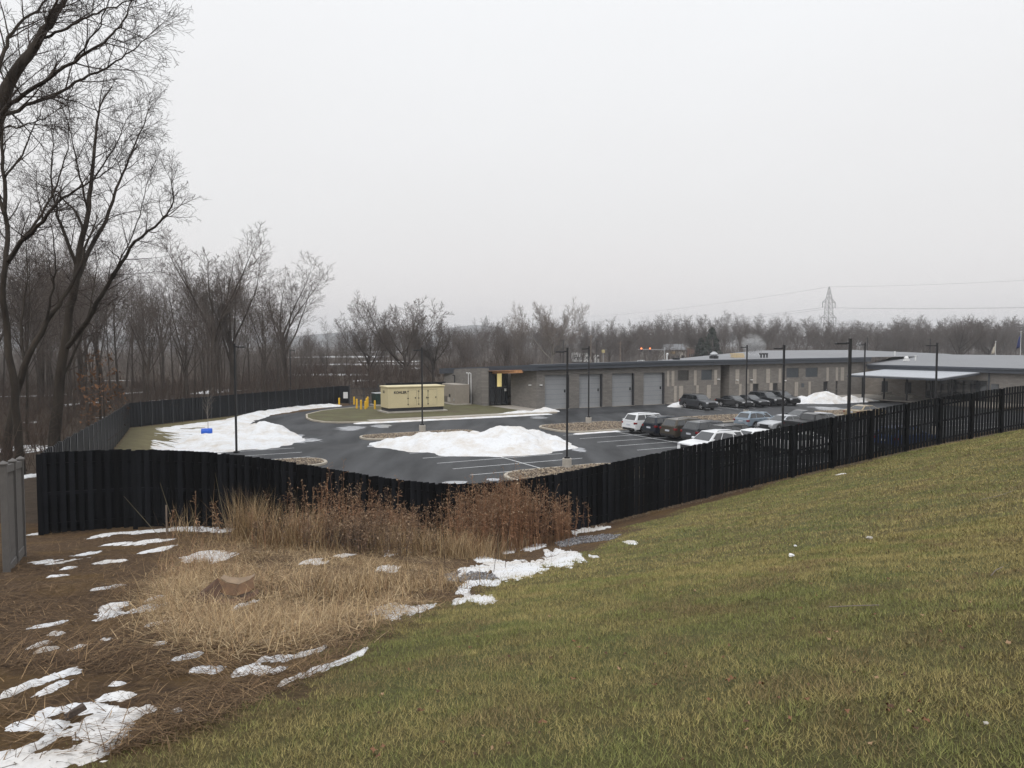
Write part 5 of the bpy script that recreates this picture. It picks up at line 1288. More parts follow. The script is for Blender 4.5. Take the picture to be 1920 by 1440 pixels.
# the big trees at the left edge: main limbs laid out one by one, finer growth added along them
C_sub = dict(seg=(0, 0, 7, 4, 2), n=(0, 0, 9, 4), t0=(0, 0, 0.10, 0.15), ang=(0, 0, 40, 42), lf=(0, 0, 0.42, 0.5), rf=(0, 0, 0.42, 0.55), wob=(0, 0, 0.11, 0.15, 0.16), up=(0, 0, 0.02, 0.01, 0.0), tip=(0, 0, 0.18, 0.4, 0.6), rmin=0.0065)
def catmull(P, n=4):
    out = []
    for i in range(len(P)-1):
        p0, p1, p2, p3 = P[max(i-1, 0)], P[i], P[i+1], P[min(i+2, len(P)-1)]
        for k in range(n):
            t = k/n; out.append(0.5*((2*p1)+(p2-p0)*t+(2*p0-5*p1+4*p2-p3)*t*t+(3*p1-p0-3*p2+p3)*t**3))
    out.append(P[-1].copy()); return out
def hero_tree(d, trunk, limbs, label, seed, dens=1.0, zb=None):
    """trunk and limbs: (list of (px, py, depth offset), r0, r1)"""
    rg = random.Random(seed); base = at(trunk[0][0][0], trunk[0][0][1], d); z0 = float(gz(base.x, d)); O = Vector((base.x, d, z0))
    root = empty("big_tree", O, 0, label, "tree"); out = {0: [], 1: []}
    for li, (pts, r0, r1) in enumerate([trunk]+limbs):
        P = [at(q[0], q[1], d+q[2])-O for q in pts]
        if li == 0: P[0].z = -0.4
        C = catmull(P); n = len(C)-1
        C = [c+Vector((rg.gauss(0, 0.03), rg.gauss(0, 0.03), rg.gauss(0, 0.03))) if 0 < i < n else c for i, c in enumerate(C)]
        rad = [r0+(r1-r0)*(i/n)**0.8 for i in range(n+1)]
        if li == 0: rad[0] *= 1.5; rad[1] *= 1.15
        out[0 if li == 0 else 1].append((C, rad))
        L = sum((b-a).length for a, b in zip(C[:-1], C[1:])); m = int(L*1.75*dens*(0.45 if li == 0 else 1)); az = rg.uniform(0, 6)
        for k in range(m):
            t = (0.55 if li == 0 else 0.12)+(0.45 if li == 0 else 0.88)*(k+rg.random())/m; f = min(t*n, n-0.01); i = int(f); q = C[i].lerp(C[i+1], f-i); dd = (C[i+1]-C[i]).normalized()
            az += 2.4+rg.gauss(0, 0.5); u = dd.orthogonal().normalized(); w = dd.cross(u); an = math.radians(rg.uniform(28, 60))
            nd = dd*math.cos(an)+(u*math.cos(az)+w*math.sin(az))*math.sin(an)
            grow(rg, q, nd, rg.uniform(1.3, 3.0)*(1.15-0.4*t), min(rad[i]*0.55, 0.035), 2, 4, out, C_sub)
        # the limb's own tip goes on as fine growth
        for _ in range(3): grow(rg, C[-1], ((C[-1]-C[-2]).normalized()+Vector((rg.gauss(0, .3), rg.gauss(0, .3), rg.gauss(0, .3)))).normalized(), rg.uniform(1.5, 2.6), r1*0.8, 2, 4, out, C_sub)
    for nm, lv, m in (("trunk", (0, 1), 'bark_dark'), ("crown", (2, 3, 4), 'twig_dark')):
        VV = []; FF = []
        for l in lv:
            v, f = tubes(out.get(l, []), (9, 7, 4, 3, 3)[l]); o = len(VV); VV += v; FF += [tuple(i+o for i in q) for q in f]
        link(nm, np_mesh(nm, np.array([tuple(v) for v in VV]), np.array(FF), True), M[m], root)
    return root
hero_tree(31, ([(-62, 900, 0), (-56, 600, 0.2), (-46, 420, 0), (-24, 290, -0.2), (0, 205, -0.3), (19, 155, -0.4), (50, 108, -0.5), (86, 58, -0.4), (111, 17, 0), (130, -20, 0.3), (150, -90, 0.6)], 0.44, 0.05),
          [([(-30, 310, 0), (0, 217, -1), (42, 180, -1.6), (92, 144, -2.2), (155, 105, -2.6), (205, 72, -2.8), (230, 42, -2.6), (242, 12, -2.4)], 0.11, 0.02),
           ([(-30, 315, 0.3), (0, 230, 0.6), (33, 205, 1.0), (97, 180, 1.8), (155, 147, 2.2), (200, 128, 2.6), (236, 103, 3.0), (272, 74, 3.2)], 0.11, 0.02),
           ([(104, 178, 1.9), (147, 194, 2.4), (189, 211, 2.8), (226, 230, 3.2)], 0.03, 0.012),
           ([(78, 72, -0.5), (117, 58, -1.2), (155, 36, -1.8), (194, 21, -2.4), (240, 3, -2.8), (268, -14, -3)], 0.06, 0.015),
           ([(-40, 300, 0.6), (-5, 135, 1.4), (17, 72, 1.8), (47, 36, 2.2), (92, -4, 2.6), (120, -40, 3)], 0.10, 0.03),
           ([(-40, 380, -0.3), (0, 252, -1.0), (42, 236, -1.4), (84, 222, -1.8), (110, 205, -2)], 0.05, 0.012),
           ([(62, 92, -0.5), (95, 30, -1.5), (120, -30, -2.0)], 0.06, 0.03), ([(140, 110, -2.5), (180, 60, -3.2), (205, 5, -3.6), (215, -40, -3.8)], 0.035, 0.012)],
          "huge bare tree at the left edge with long limbs reaching across the sky", 3, 1.0)
hero_tree(36, ([(34, 850, 0), (30, 760, 0), (14, 640, 0.2), (6, 540, 0), (12, 450, 0), (8, 340, 0.3), (2, 250, 0.5), (14, 160, 0.8)], 0.21, 0.045),
          [([(14, 490, 0), (40, 452, -0.8), (80, 415, -1.4), (118, 372, -1.8), (160, 345, -2.2), (205, 318, -2.4)], 0.13, 0.02),
           ([(10, 500, 0.2), (48, 440, 0.8), (86, 392, 1.2), (110, 330, 1.6), (128, 270, 1.8)], 0.10, 0.02),
           ([(8, 400, 0), (-20, 320, 0.6), (-40, 240, 1)], 0.09, 0.03), ([(10, 330, 0.3), (40, 290, 1.2), (62, 240, 1.6), (80, 200, 2)], 0.06, 0.015)],
          "dark tree curving up beside the left edge, forking low", 8, 0.9)
hero_tree(45, ([(100, 850, 0), (108, 760, 0), (117, 675, 0), (130, 590, 0.1), (141, 530, 0), (151, 462, 0), (163, 410, 0.2), (172, 330, 0.5), (178, 262, 0.8), (186, 205, 1.0)], 0.36, 0.05),
          [([(126, 650, 0), (160, 607, -0.8), (190, 555, -1.5), (220, 505, -2.0), (252, 455, -2.4), (300, 415, -2.8), (321, 388, -3.0), (322, 345, -3.1)], 0.17, 0.025),
           ([(143, 525, 0), (172, 462, 1.0), (200, 412, 1.7), (214, 365, 2.2), (230, 325, 2.5), (246, 288, 2.8), (268, 240, 3.1), (278, 208, 3.3)], 0.15, 0.02),
           ([(144, 500, 0), (120, 437, -0.8), (106, 392, -1.3), (96, 330, -1.8), (100, 270, -2)], 0.12, 0.025),
           ([(157, 430, 0), (140, 395, 0.6), (118, 372, 1.0), (96, 352, 1.4), (70, 345, 1.8)], 0.09, 0.02),
           ([(165, 395, 0), (150, 330, -1), (138, 280, -1.6), (128, 230, -2)], 0.07, 0.02), ([(170, 345, 0.3), (200, 300, -0.4), (222, 262, -0.8), (236, 225, -1.2)], 0.06, 0.015),
           ([(200, 540, -1.6), (230, 480, -2.8), (262, 400, -3.4), (275, 345, -3.8)], 0.05, 0.015), ([(112, 720, 0), (150, 640, 1.2), (172, 560, 2), (182, 500, 2.4)], 0.10, 0.02)],
          "dark forked tree standing right behind the slatted fence's near end", 14, 1.0)
hero_tree(42, ([(10, 880, 0), (22, 780, 0), (45, 690, 0), (86, 605, 0.3), (118, 560, 0.5), (150, 500, 0.8), (170, 440, 1)], 0.27, 0.05),
          [([(86, 605, 0.3), (100, 540, -0.8), (104, 480, -1.4), (95, 420, -1.8)], 0.08, 0.02), ([(45, 690, 0), (40, 600, 1), (52, 520, 1.6), (48, 450, 2)], 0.09, 0.02)],
          "slanting dark trunk leaning towards the forked tree", 21, 0.7)
# single trees one can name
tree_px('v0', 392, 420, 96, "tall vase shaped tree behind the slatted fence's straight run", tone='mid', rz=1.0, sxy=1.25)
tree_px('v2', 428, 436, 101, "tall slim tree close beside the vase shaped one", tone='mid', rz=2.5, sxy=1.2)
tree_px('v1', 536, 468, 124, "tall bare tree with open fan crown standing alone above the wood edge", tone='mid', rz=0.3, sxy=1.25)
tree_px('w1', 610, 590, 150, "low spreading tree in the gap before the far snowy field", tone='mid')
tree_px('w3', 647, 610, 156, "slender tree in the gap left of the round crowned tree", tone='mid')
tree_px('r0', 762, 545, 140, "broad round crowned tree behind the generator", tone='mid', rz=0.5)
tree_px('r1', 692, 566, 150, "smaller round crowned tree left of the broad one", tone='mid', rz=1.5)
tree_px('r1', 812, 578, 150, "round crowned tree at the low building's left end", tone='mid', rz=3.5)
tree_px('v2', 968, 564, 205, "pale barked tree with fan crown behind the low building", tone='pale', rz=0.9)
tree_px('r0', 1035, 558, 215, "pale barked sycamore with forked white limbs behind the low building", tone='pale', rz=2.4, sxy=0.85)
tree_px('r1', 1173, 591, 300, "small dome crowned tree standing above the distant tree line", tone='mid')
tree_px('r0', 1800, 590, 260, "broad crowned tree behind the wing's roof", tone='mid', rz=4)
tree_px('r1', 1857, 594, 265, "smaller broad crowned tree beside the one behind the wing's roof", tone='mid', rz=2)
# young tree on the verge
VAR['young'] = (tree_meshes("young", 9, 5, 0.045, dict(trunk=0.95, seg=(8, 5, 3), n=(16, 5), t0=(0.28, 0.2), ang=(38, 40), lf=(0.36, 0.4), rf=(0.4, 0.5), wob=(0.02, 0.06, 0.1), up=(0.01, 0.06, 0.05), tip=(0.2, 0.3, 0.5), rmin=0.008)), 5)
VAR['young'] = (VAR['young'][0], height_of(VAR['young'][0]))
x, y = gp(390, 804); tree('young', x, y, 4.0, "slim young tree planted in the mulch above the blue barrel", 'pale', name="young_tree")

# the woods behind the slatted fence
rg = random.Random(77); cnt = 0; spots = []
while len(spots) < 118:
    px = rg.uniform(-260, 600); d = rg.uniform(44, 150)
    x = (px-960)/1440*d
    if x > xl_at(d)-4 or (d > 100 and px > 560): continue
    if any((x-q[0])**2+(d-q[1])**2 < 9 for q in spots): continue
    spots.append((x, d, px))
for x, d, px in spots:
    top = np.interp(px, [-200, 150, 300, 380, 480, 560, 620], [330, 400, 480, 490, 520, 590, 640])+rg.uniform(-15, 75)
    hmax = CAM_H+(645-top)*d/1440-0.5
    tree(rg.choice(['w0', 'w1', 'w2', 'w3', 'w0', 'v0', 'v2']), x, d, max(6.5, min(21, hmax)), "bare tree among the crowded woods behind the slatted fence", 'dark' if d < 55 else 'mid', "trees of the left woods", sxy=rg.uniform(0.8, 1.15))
# middle distance: thin trees between wood edge and building
for k in range(64):
    px = rg.uniform(560, 1010); d = rg.uniform(135, 235); x = (px-960)/1440*d
    if AB(x, d)[1] < 108 and AB(x, d)[0] > 38: continue
    top = rg.uniform(596, 636) if px > 660 else rg.uniform(612, 650)
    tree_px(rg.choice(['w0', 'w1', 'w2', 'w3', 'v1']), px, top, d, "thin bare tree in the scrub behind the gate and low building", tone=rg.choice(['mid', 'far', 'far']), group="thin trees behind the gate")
# the distant belt behind the buildings
rowdef = [(250, 300, 46), (300, 360, 58), (370, 470, 60)]
for d0, d1, n in rowdef:
    for k in range(n):
        px = 850+(1980-850)*(k+rg.random())/n; d = rg.uniform(d0, d1)
        base = np.interp(px, [850, 930, 1080, 1180, 1280, 1350, 1450, 1560, 1640, 1760, 1800, 1980], [618, 606, 606, 612, 592, 590, 598, 600, 606, 604, 600, 606])
        top = base+rg.uniform(-16, 10)+(10 if d0 < 300 else 0)
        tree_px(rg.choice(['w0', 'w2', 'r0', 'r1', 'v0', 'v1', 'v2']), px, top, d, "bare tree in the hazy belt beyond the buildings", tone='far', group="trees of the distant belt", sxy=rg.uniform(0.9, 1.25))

# ------------------------------------------------------------------ sticks, thickets
def sticks(P0, P1, r0, r1):
    P0 = np.asarray(P0, float); P1 = np.asarray(P1, float); n = len(P0)
    D = P1-P0; D /= np.linalg.norm(D, axis=1, keepdims=True)+1e-9
    ref = np.where(np.abs(D[:, 2:3]) > 0.9, np.array([[1.0, 0, 0]]), np.array([[0, 0, 1.0]]))
    U = np.cross(D, ref); U /= np.linalg.norm(U, axis=1, keepdims=True)+1e-9; Wv = np.cross(D, U)
    r0 = np.broadcast_to(np.asarray(r0, float), n)[:, None]; r1 = np.broadcast_to(np.asarray(r1, float), n)[:, None]
    vs = []
    for P, r in ((P0, r0), (P1, r1)):
        for k in range(3):
            a = 2*math.pi*k/3; vs.append(P+(U*math.cos(a)+Wv*math.sin(a))*r)
    V = np.stack(vs, axis=1).reshape(-1, 3)
    b = (np.arange(n)*6)[:, None]
    F = np.concatenate([b+np.array([[k, (k+1) % 3, 3+(k+1) % 3, 3+k]]) for k in range(3)], axis=0)
    return V, F
def thicket(name, pos, hgt, rn, rt, label, m, ns=8, nt=4, wide=0.35):
    n = len(pos); rgn = np.random.default_rng(len(pos)+7)
    B = np.repeat(pos, ns, axis=0); Hs = np.repeat(hgt, ns)*rgn.uniform(0.5, 1.1, n*ns)
    B = B+np.stack([rgn.normal(0, 0.25, n*ns)*np.repeat(hgt, ns)*0.4, rgn.normal(0, 0.25, n*ns)*np.repeat(hgt, ns)*0.4, 0*Hs-0.05], axis=1)
    dv = np.stack([rgn.normal(0, wide, n*ns), rgn.normal(0, wide, n*ns), np.ones(n*ns)], axis=1); dv /= np.linalg.norm(dv, axis=1, keepdims=True)
    T = B+dv*Hs[:, None]
    t = rgn.uniform(0.3, 0.95, (n*ns, nt)); S = (B[:, None]+(T-B)[:, None]*t[:, :, None]).reshape(-1, 3)
    d2 = np.repeat(dv, nt, axis=0)+rgn.normal(0, 0.7, (n*ns*nt, 3)); d2 /= np.linalg.norm(d2, axis=1, keepdims=True)
    E2 = S+d2*(np.repeat(Hs, nt)*rgn.uniform(0.15, 0.4, n*ns*nt))[:, None]
    v1, f1 = sticks(B, T, rn, rn*0.35); v2, f2 = sticks(S, E2, rt, rt*0.5)
    V = np.concatenate([v1, v2]); F = np.concatenate([f1, f2+len(v1)])
    return tag(link(name, np_mesh(name, V, F), m), label, "thicket", kind="stuff")
rgn = np.random.default_rng(99)
def scatter_px(n, px0, px1, d0, d1, ok):
    out = []
    while len(out) < n:
        px = rgn.uniform(px0, px1); d = math.sqrt(rgn.uniform(d0*d0, d1*d1)); x = (px-960)/1440*d
        if ok(x, d): out.append((x, d))
    P = np.array(out); return np.column_stack([P, gz(P[:, 0], P[:, 1])])
pos = scatter_px(640, -150, 640, 30, 140, lambda x, d: x < xl_at(d)-1.2)
thicket("brush_thicket", pos, rgn.uniform(1.2, 5.0, len(pos)), 0.018, 0.010, "leafless brush filling the woods behind the slatted fence", M['thicket'])
pos = scatter_px(520, 480, 1000, 110, 240, lambda x, d: not (AB(x, d)[0] > 33 and AB(x, d)[1] < 110))
thicket("brush_thicket", pos, rgn.uniform(2.0, 6.0, len(pos)), 0.04, 0.022, "leafless scrub between the gate and the far field", M['thicket'], 7, 4)
pos = scatter_px(230, -150, 600, 140, 260, lambda x, d: True)
thicket("brush_thicket", pos, rgn.uniform(5.0, 11.0, len(pos)), 0.05, 0.03, "leafless understorey deep in the left woods", M['twig'], 8, 5, 0.28)
pos = scatter_px(400, 840, 1960, 235, 420, lambda x, d: True)
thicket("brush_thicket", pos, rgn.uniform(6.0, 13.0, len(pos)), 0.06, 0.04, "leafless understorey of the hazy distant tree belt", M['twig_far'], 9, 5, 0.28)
# shrub with last orange leaves, and a conifer far behind
def leaf_tree(px, d, h, w, label, cols, name="beech_tree", n=2600, seed=1, cone=False):
    p = at(px, 700, d); x, y = p.x, d; z = float(gz(x, y)); rn_ = np.random.default_rng(seed)
    root = empty(name, (x, y, z), 0, label, "tree")
    MB().tube((0, 0, -0.2), (0, 0, h*0.9), h*0.014+0.03, 0.02, n=7).build("trunk", M['bark_dark'], root)
    t = rn_.uniform(0.12, 1, n); rad = (w*(1-t)+0.05 if cone else w*np.sqrt(np.clip(1-((t-0.5)/0.52)**2, 0, 1)))*np.sqrt(rn_.uniform(0.05, 1, n)); az = rn_.uniform(0, 6.28, n)
    lay = t
    c = np.stack([rad*np.cos(az), rad*np.sin(az), (0.55*t+0.45*lay)*h-(rad*0.25 if cone else 0)], axis=1)
    s = (h*0.011+0.02)*rn_.uniform(0.7, 1.5, n) if not cone else h*0.03*rn_.uniform(0.7, 1.5, n)
    tri = c[:, None]+rn_.normal(0, 1, (n, 3, 3))*s[:, None, None]
    col = np.array(cols)[rn_.integers(0, len(cols), n)]*rn_.uniform(0.7, 1.2, (n, 1))
    link("crown", np_mesh("crown", tri.reshape(-1, 3), np.arange(n*3).reshape(-1, 3), col=np.repeat(col, 3, axis=0)), M['grass_col'], root)
leaf_tree(186, 62, 7.0, 1.8, "young beech keeping its orange dead leaves in the woods", [(0.17, 0.085, 0.042), (0.13, 0.07, 0.038), (0.10, 0.06, 0.036)], n=360, seed=3)
leaf_tree(193, 60, 4.2, 1.9, "low beech sapling with orange dead leaves below the taller one", [(0.20, 0.095, 0.045), (0.14, 0.075, 0.04)], n=260, seed=4)
CON = [(0.04, 0.052, 0.042), (0.05, 0.06, 0.046), (0.032, 0.042, 0.034)]
leaf_tree(1334, 246, 12.5, 5.2, "dark conifer standing before the distant bare belt", CON, "conifer", 3800, 5, True)
leaf_tree(1314, 248, 9.5, 4.8, "shorter dark conifer left of the taller one", CON, "conifer", 3000, 6, True)
# ------------------------------------------------------------------ lawn grass
rgn = np.random.default_rng(2024)
def lawn_points(n, y0, y1, p):
    """points on the lawn, denser near"""
    out = []
    tot = 0
    while tot < n:
        m = n
        u = rgn.random(m); d = (y0**p+(y1**p-y0**p)*u)**(1/p)
        x = -0.52*d-1.5 + rgn.random(m)*(1.26*d+5.5)
        k = (rgn.random(m) < lawn_mask(x, d)*0.97+0.0) & (d < yf_at(x)-0.12)
        out.append(np.stack([x[k], d[k]], axis=1)); tot += k.sum()
    return np.concatenate(out)[:n]
def blades(name, XY, ln, wd, lean, cols, weights, label, clump=0.8):
    n = len(XY); x, y = XY[:, 0], XY[:, 1]; z = gz(x, y)
    az = rgn.uniform(0, 6.28, n); le = np.where(rgn.random(n) < 0.8, rgn.uniform(0.85, 1.5, n), rgn.uniform(0.1, 0.9, n)); L = ln*rgn.uniform(0.5, 1.3, n)*(0.7+0.6*fbm(x*1.5, y*1.5, 61, 3))
    dist = np.hypot(x, y); w = wd*rgn.uniform(0.7, 1.3, n)*np.maximum(1, dist/7.0)
    dx, dy = np.cos(az), np.sin(az)
    tip = np.stack([x+dx*np.sin(le)*L, y+dy*np.sin(le)*L, z+np.cos(le)*L], axis=1)
    a = np.stack([x-dy*w, y+dx*w, z-0.01], axis=1); b = np.stack([x+dy*w, y-dx*w, z-0.01], axis=1)
    V = np.stack([a, b, tip], axis=1).reshape(-1, 3)
    green = fbm(x*0.6, y*0.6, 71, 4); tuft = fbm(x*3.0, y*3.0, 72, 3); fine = rgn.random(n)
    g_ = np.clip((green-0.46)*2.4+(tuft-0.5)*2.2+(fine-0.5)*1.3+0.30, 0, 1)[:, None]
    straw, grn = np.array(cols[0]), np.array(cols[1])
    col = straw*(1-g_)+grn*g_
    br = fbm(x*1.6, y*1.6, 75, 4)
    brown = np.clip((br-0.60)*6, 0, 0.7)[:, None]*(rgn.random((n, 1)) < 0.75)
    col = col*(1-brown)+np.array(cols[2])*brown
    col = col*rgn.uniform(0.55, 1.45, (n, 1))
    F = np.arange(3*n).reshape(-1, 3)
    return tag(link(name, np_mesh(name, V, F, col=np.repeat(col, 3, axis=0)), M['grass_col']), label, "grass", kind="stuff")
LC = [(0.285, 0.232, 0.092), (0.168, 0.178, 0.056), (0.19, 0.13, 0.068)]
blades("lawn_grass", lawn_points(470000, 2.2, 13.0, 1.2), 0.055, 0.0024, 1.15, LC, None, "mown tawny green lawn covering the slope")
blades("lawn_grass", lawn_points(290000, 11.5, 44.0, 1.25), 0.060, 0.0030, 1.1, LC, None, "short lawn farther up the slope to the fence")

# ------------------------------------------------------------------ dry grass, weeds
def ribbons(name, X, Y, L, wd, lean, bend, az, cols, label, z0=0.0, cat="dry grass"):
    n = len(X); Z = gz(X, Y)+z0; ts = (0.0, 0.4, 0.75, 1.0)
    dx, dy = np.cos(az), np.sin(az); vs = []
    for k, t in enumerate(ts):
        ang = lean+bend*t
        # integrate the bend roughly
        hx = L*(t*np.sin(lean+bend*t*0.5)); hz = L*(t*np.cos(lean+bend*t*0.5))
        P = np.stack([X+dx*hx, Y+dy*hx, np.maximum(Z+hz, Z-0.01)], axis=1); w = wd*(1-0.85*t)
        if k < 3:
            vs.append(P+np.stack([-dy*w, dx*w, 0*w], axis=1)); vs.append(P-np.stack([-dy*w, dx*w, 0*w], axis=1))
        else: vs.append(P)
    V = np.stack(vs, axis=1).reshape(-1, 3); b = (np.arange(n)*7)[:, None]
    F = np.concatenate([b+np.array([[0, 1, 3]]), b+np.array([[0, 3, 2]]), b+np.array([[2, 3, 5]]), b+np.array([[2, 5, 4]]), b+np.array([[4, 5, 6]])])
    return tag(link(name, np_mesh(name, V, F, col=np.repeat(cols, 7, axis=0)), M['grass_col']), label, cat, kind="stuff")
MAPX, MAPY = np.arange(-24, 1945, 12.0), np.arange(924, 1449, 4.0)
_mx, _my = np.meshgrid(MAPX, MAPY)
MAPP = tp(_mx.ravel(), _my.ravel(), hi=60)[:, :2].reshape(len(MAPY), len(MAPX), 2)
def poly_px(n, poly, seed):
    rr = np.random.default_rng(seed); poly = np.array(poly, float); x0, y0 = poly.min(0); x1, y1 = poly.max(0); out = []; tot = 0
    while tot < n:
        c = rr.uniform((x0, y0), (x1, y1), (n*2, 2)); ins = np.zeros(len(c), bool); j = len(poly)-1
        for i in range(len(poly)):
            cond = ((poly[i, 1] > c[:, 1]) != (poly[j, 1] > c[:, 1])) & (c[:, 0] < (poly[j, 0]-poly[i, 0])*(c[:, 1]-poly[i, 1])/(poly[j, 1]-poly[i, 1]+1e-9)+poly[i, 0])
            ins ^= cond; j = i
        out.append(c[ins]); tot += ins.sum()
    c = np.concatenate(out)[:n]
    cb = np.hypot((c[:, 0]-415)/66, (c[:, 1]-1122)/30) < 1; c[cb] = poly[0]+(c[cb]-poly[0])*0.55
    fx = np.clip((c[:, 0]-MAPX[0])/12.0, 0, len(MAPX)-1.001); fy = np.clip((c[:, 1]-MAPY[0])/4.0, 0, len(MAPY)-1.001)
    ix, iy = fx.astype(int), fy.astype(int); fx, fy = (fx-ix)[:, None], (fy-iy)[:, None]
    q = (MAPP[iy, ix]*(1-fx)+MAPP[iy, ix+1]*fx)*(1-fy)+(MAPP[iy+1, ix]*(1-fx)+MAPP[iy+1, ix+1]*fx)*fy
    return np.column_stack([q, gz(q[:, 0], q[:, 1])])
def pick(n, cols, lo=0.65, hi=1.3): return np.array(cols)[rgn.integers(0, len(cols), n)]*rgn.uniform(lo, hi, (n, 1))
STRAW = [(0.38, 0.275, 0.15), (0.46, 0.345, 0.205), (0.28, 0.185, 0.098), (0.18, 0.11, 0.06), (0.34, 0.235, 0.125)]
BROWN = [(0.09, 0.055, 0.030), (0.13, 0.08, 0.042), (0.06, 0.037, 0.022), (0.17, 0.108, 0.055)]
RUST = [(0.30, 0.155, 0.085), (0.22, 0.115, 0.066), (0.36, 0.21, 0.12), (0.16, 0.09, 0.055)]
BIGY = tp([150], [1258])[0][1]; BIGX = tp([235], [1380])[0][0]          # extent of the large snow patch
# matted straw
n = 34000; P = poly_px(n, [(300, 1090), (420, 1010), (560, 1030), (850, 1010), (960, 1020), (870, 1075), (820, 1120), (700, 1175), (560, 1220), (440, 1250), (340, 1225), (280, 1160)], 1)
cl = fbm(P[:, 0]*0.9, P[:, 1]*0.9, 300, 3)
k = rgn.random(n) < np.clip((cl-0.40)*5, 0.06, 1); P = P[k]; P[:, :2] += rgn.normal(0, 0.22, (len(P), 2)); n = len(P)
fl = fbm(P[:, 0]*0.5, P[:, 1]*0.5, 310, 2)*12.6
ribbons("straw_mat", P[:, 0], P[:, 1], rgn.uniform(0.15, 0.45, n), rgn.uniform(0.0024, 0.0046, n), np.where(rgn.random(n) < 0.82, rgn.uniform(1.1, 1.75, n), rgn.uniform(0.3, 1.1, n)), rgn.uniform(-0.2, 0.9, n), fl+rgn.normal(0, 1.5, n), pick(n, STRAW), "matted golden dead grass in the hollow", z0=np.abs(rgn.normal(0, 0.07, n)))
# sparse brown stubble everywhere on the rough ground
n = 26000; P = poly_px(n, [(0, 1090), (60, 1005), (430, 990), (1150, 990), (1180, 1010), (1000, 1068), (800, 1160), (560, 1290), (330, 1390), (100, 1440), (0, 1440)], 2)
_c = (P[:, 1] < BIGY) & (rgn.random(n) < 0.85) & (P[:, 0] < BIGX); P = P[~_c]; n = len(P)
fl = fbm(P[:, 0]*0.7, P[:, 1]*0.7, 320, 2)*12.6
ribbons("stubble", P[:, 0], P[:, 1], rgn.uniform(0.08, 0.34, n), rgn.uniform(0.002, 0.0042, n), rgn.uniform(1.0, 1.62, n), rgn.uniform(-0.1, 0.5, n), fl+rgn.normal(0, 1.4, n), pick(n, BROWN+BROWN+STRAW[2:4]), "low brown stubble over the bare soil", z0=np.abs(rgn.normal(0, 0.03, n)))
n = 2600; P = poly_px(n, [(320, 1000), (430, 985), (460, 1060), (560, 1100), (640, 1090), (440, 1130), (330, 1110), (290, 1070)], 4)
ribbons("straw_mat", P[:, 0], P[:, 1], rgn.uniform(0.2, 0.5, n), rgn.uniform(0.002, 0.0036, n), rgn.uniform(0.3, 1.4, n), rgn.uniform(0.1, 0.9, n), rgn.uniform(0, 6.28, n), pick(n, [STRAW[0], STRAW[2], STRAW[3], RUST[2]]), "tawny upright dead grass around the cardboard")
# fountain clumps by the fence
def fountain(px, py, nb, Lm, label, cols, spread=0.75, r=0.35):
    c = tp([px], [py])[0]; X = c[0]+rgn.normal(0, r, nb); Y = c[1]+rgn.normal(0, r*0.7, nb); az = rgn.uniform(0, 6.28, nb)
    ribbons("grass_clump", X, Y, Lm*rgn.uniform(0.45, 1.15, nb), rgn.uniform(0.004, 0.007, nb), np.abs(rgn.normal(0.15, spread*0.5, nb)), np.abs(rgn.normal(0.3, spread*0.6, nb)), az, pick(nb, cols), label)
fountain(470, 1012, 700, 1.5, "arching clump of straw coloured grass by the fence", STRAW)
fountain(345, 1000, 90, 1.0, "thin clump of yellowish grass by the fence's middle post", STRAW, r=0.25)
fountain(560, 1030, 800, 1.3, "dense tawny grass clump right of the arching one", STRAW+RUST[:1], r=0.5)
fountain(860, 1045, 900, 0.95, "tawny grass clump at the foot of the rusty weeds", STRAW, r=0.6)
fountain(760, 1040, 800, 1.05, "tawny grass clump in the middle of the hollow", STRAW, r=0.6)
fountain(930, 1035, 450, 0.7, "low tawny grass by the gravel", STRAW, r=0.45)
fountain(650, 1120, 500, 0.6, "loose straw tuft right of the cardboard", STRAW, 1.3, 0.55)
fountain(760, 1105, 450, 0.55, "loose straw tuft before the long snow patches", STRAW, 1.3, 0.55)
for px, py, tx, ty in ((300, 995, 232, 930), (330, 985, 300, 905), (425, 985, 402, 880), (460, 985, 424, 868), (415, 990, 395, 930), (345, 990, 372, 945), (640, 960, 655, 905)):
    a = tp([px], [py+12])[0]; b = at(tx, ty, a[1]+0.2); v, f = sticks([a], [b], 0.009, 0.003)
    o = link("reed_stem", np_mesh("reed_stem", v, f), mat('reed', (0.20, 0.17, 0.10), 0.8) if 'reed' not in M else M['reed']); M.setdefault('reed', o.data.materials[0])
    tag(o, "long bare reed stem leaning before the black fence", "stem", "reed stems before the fence")
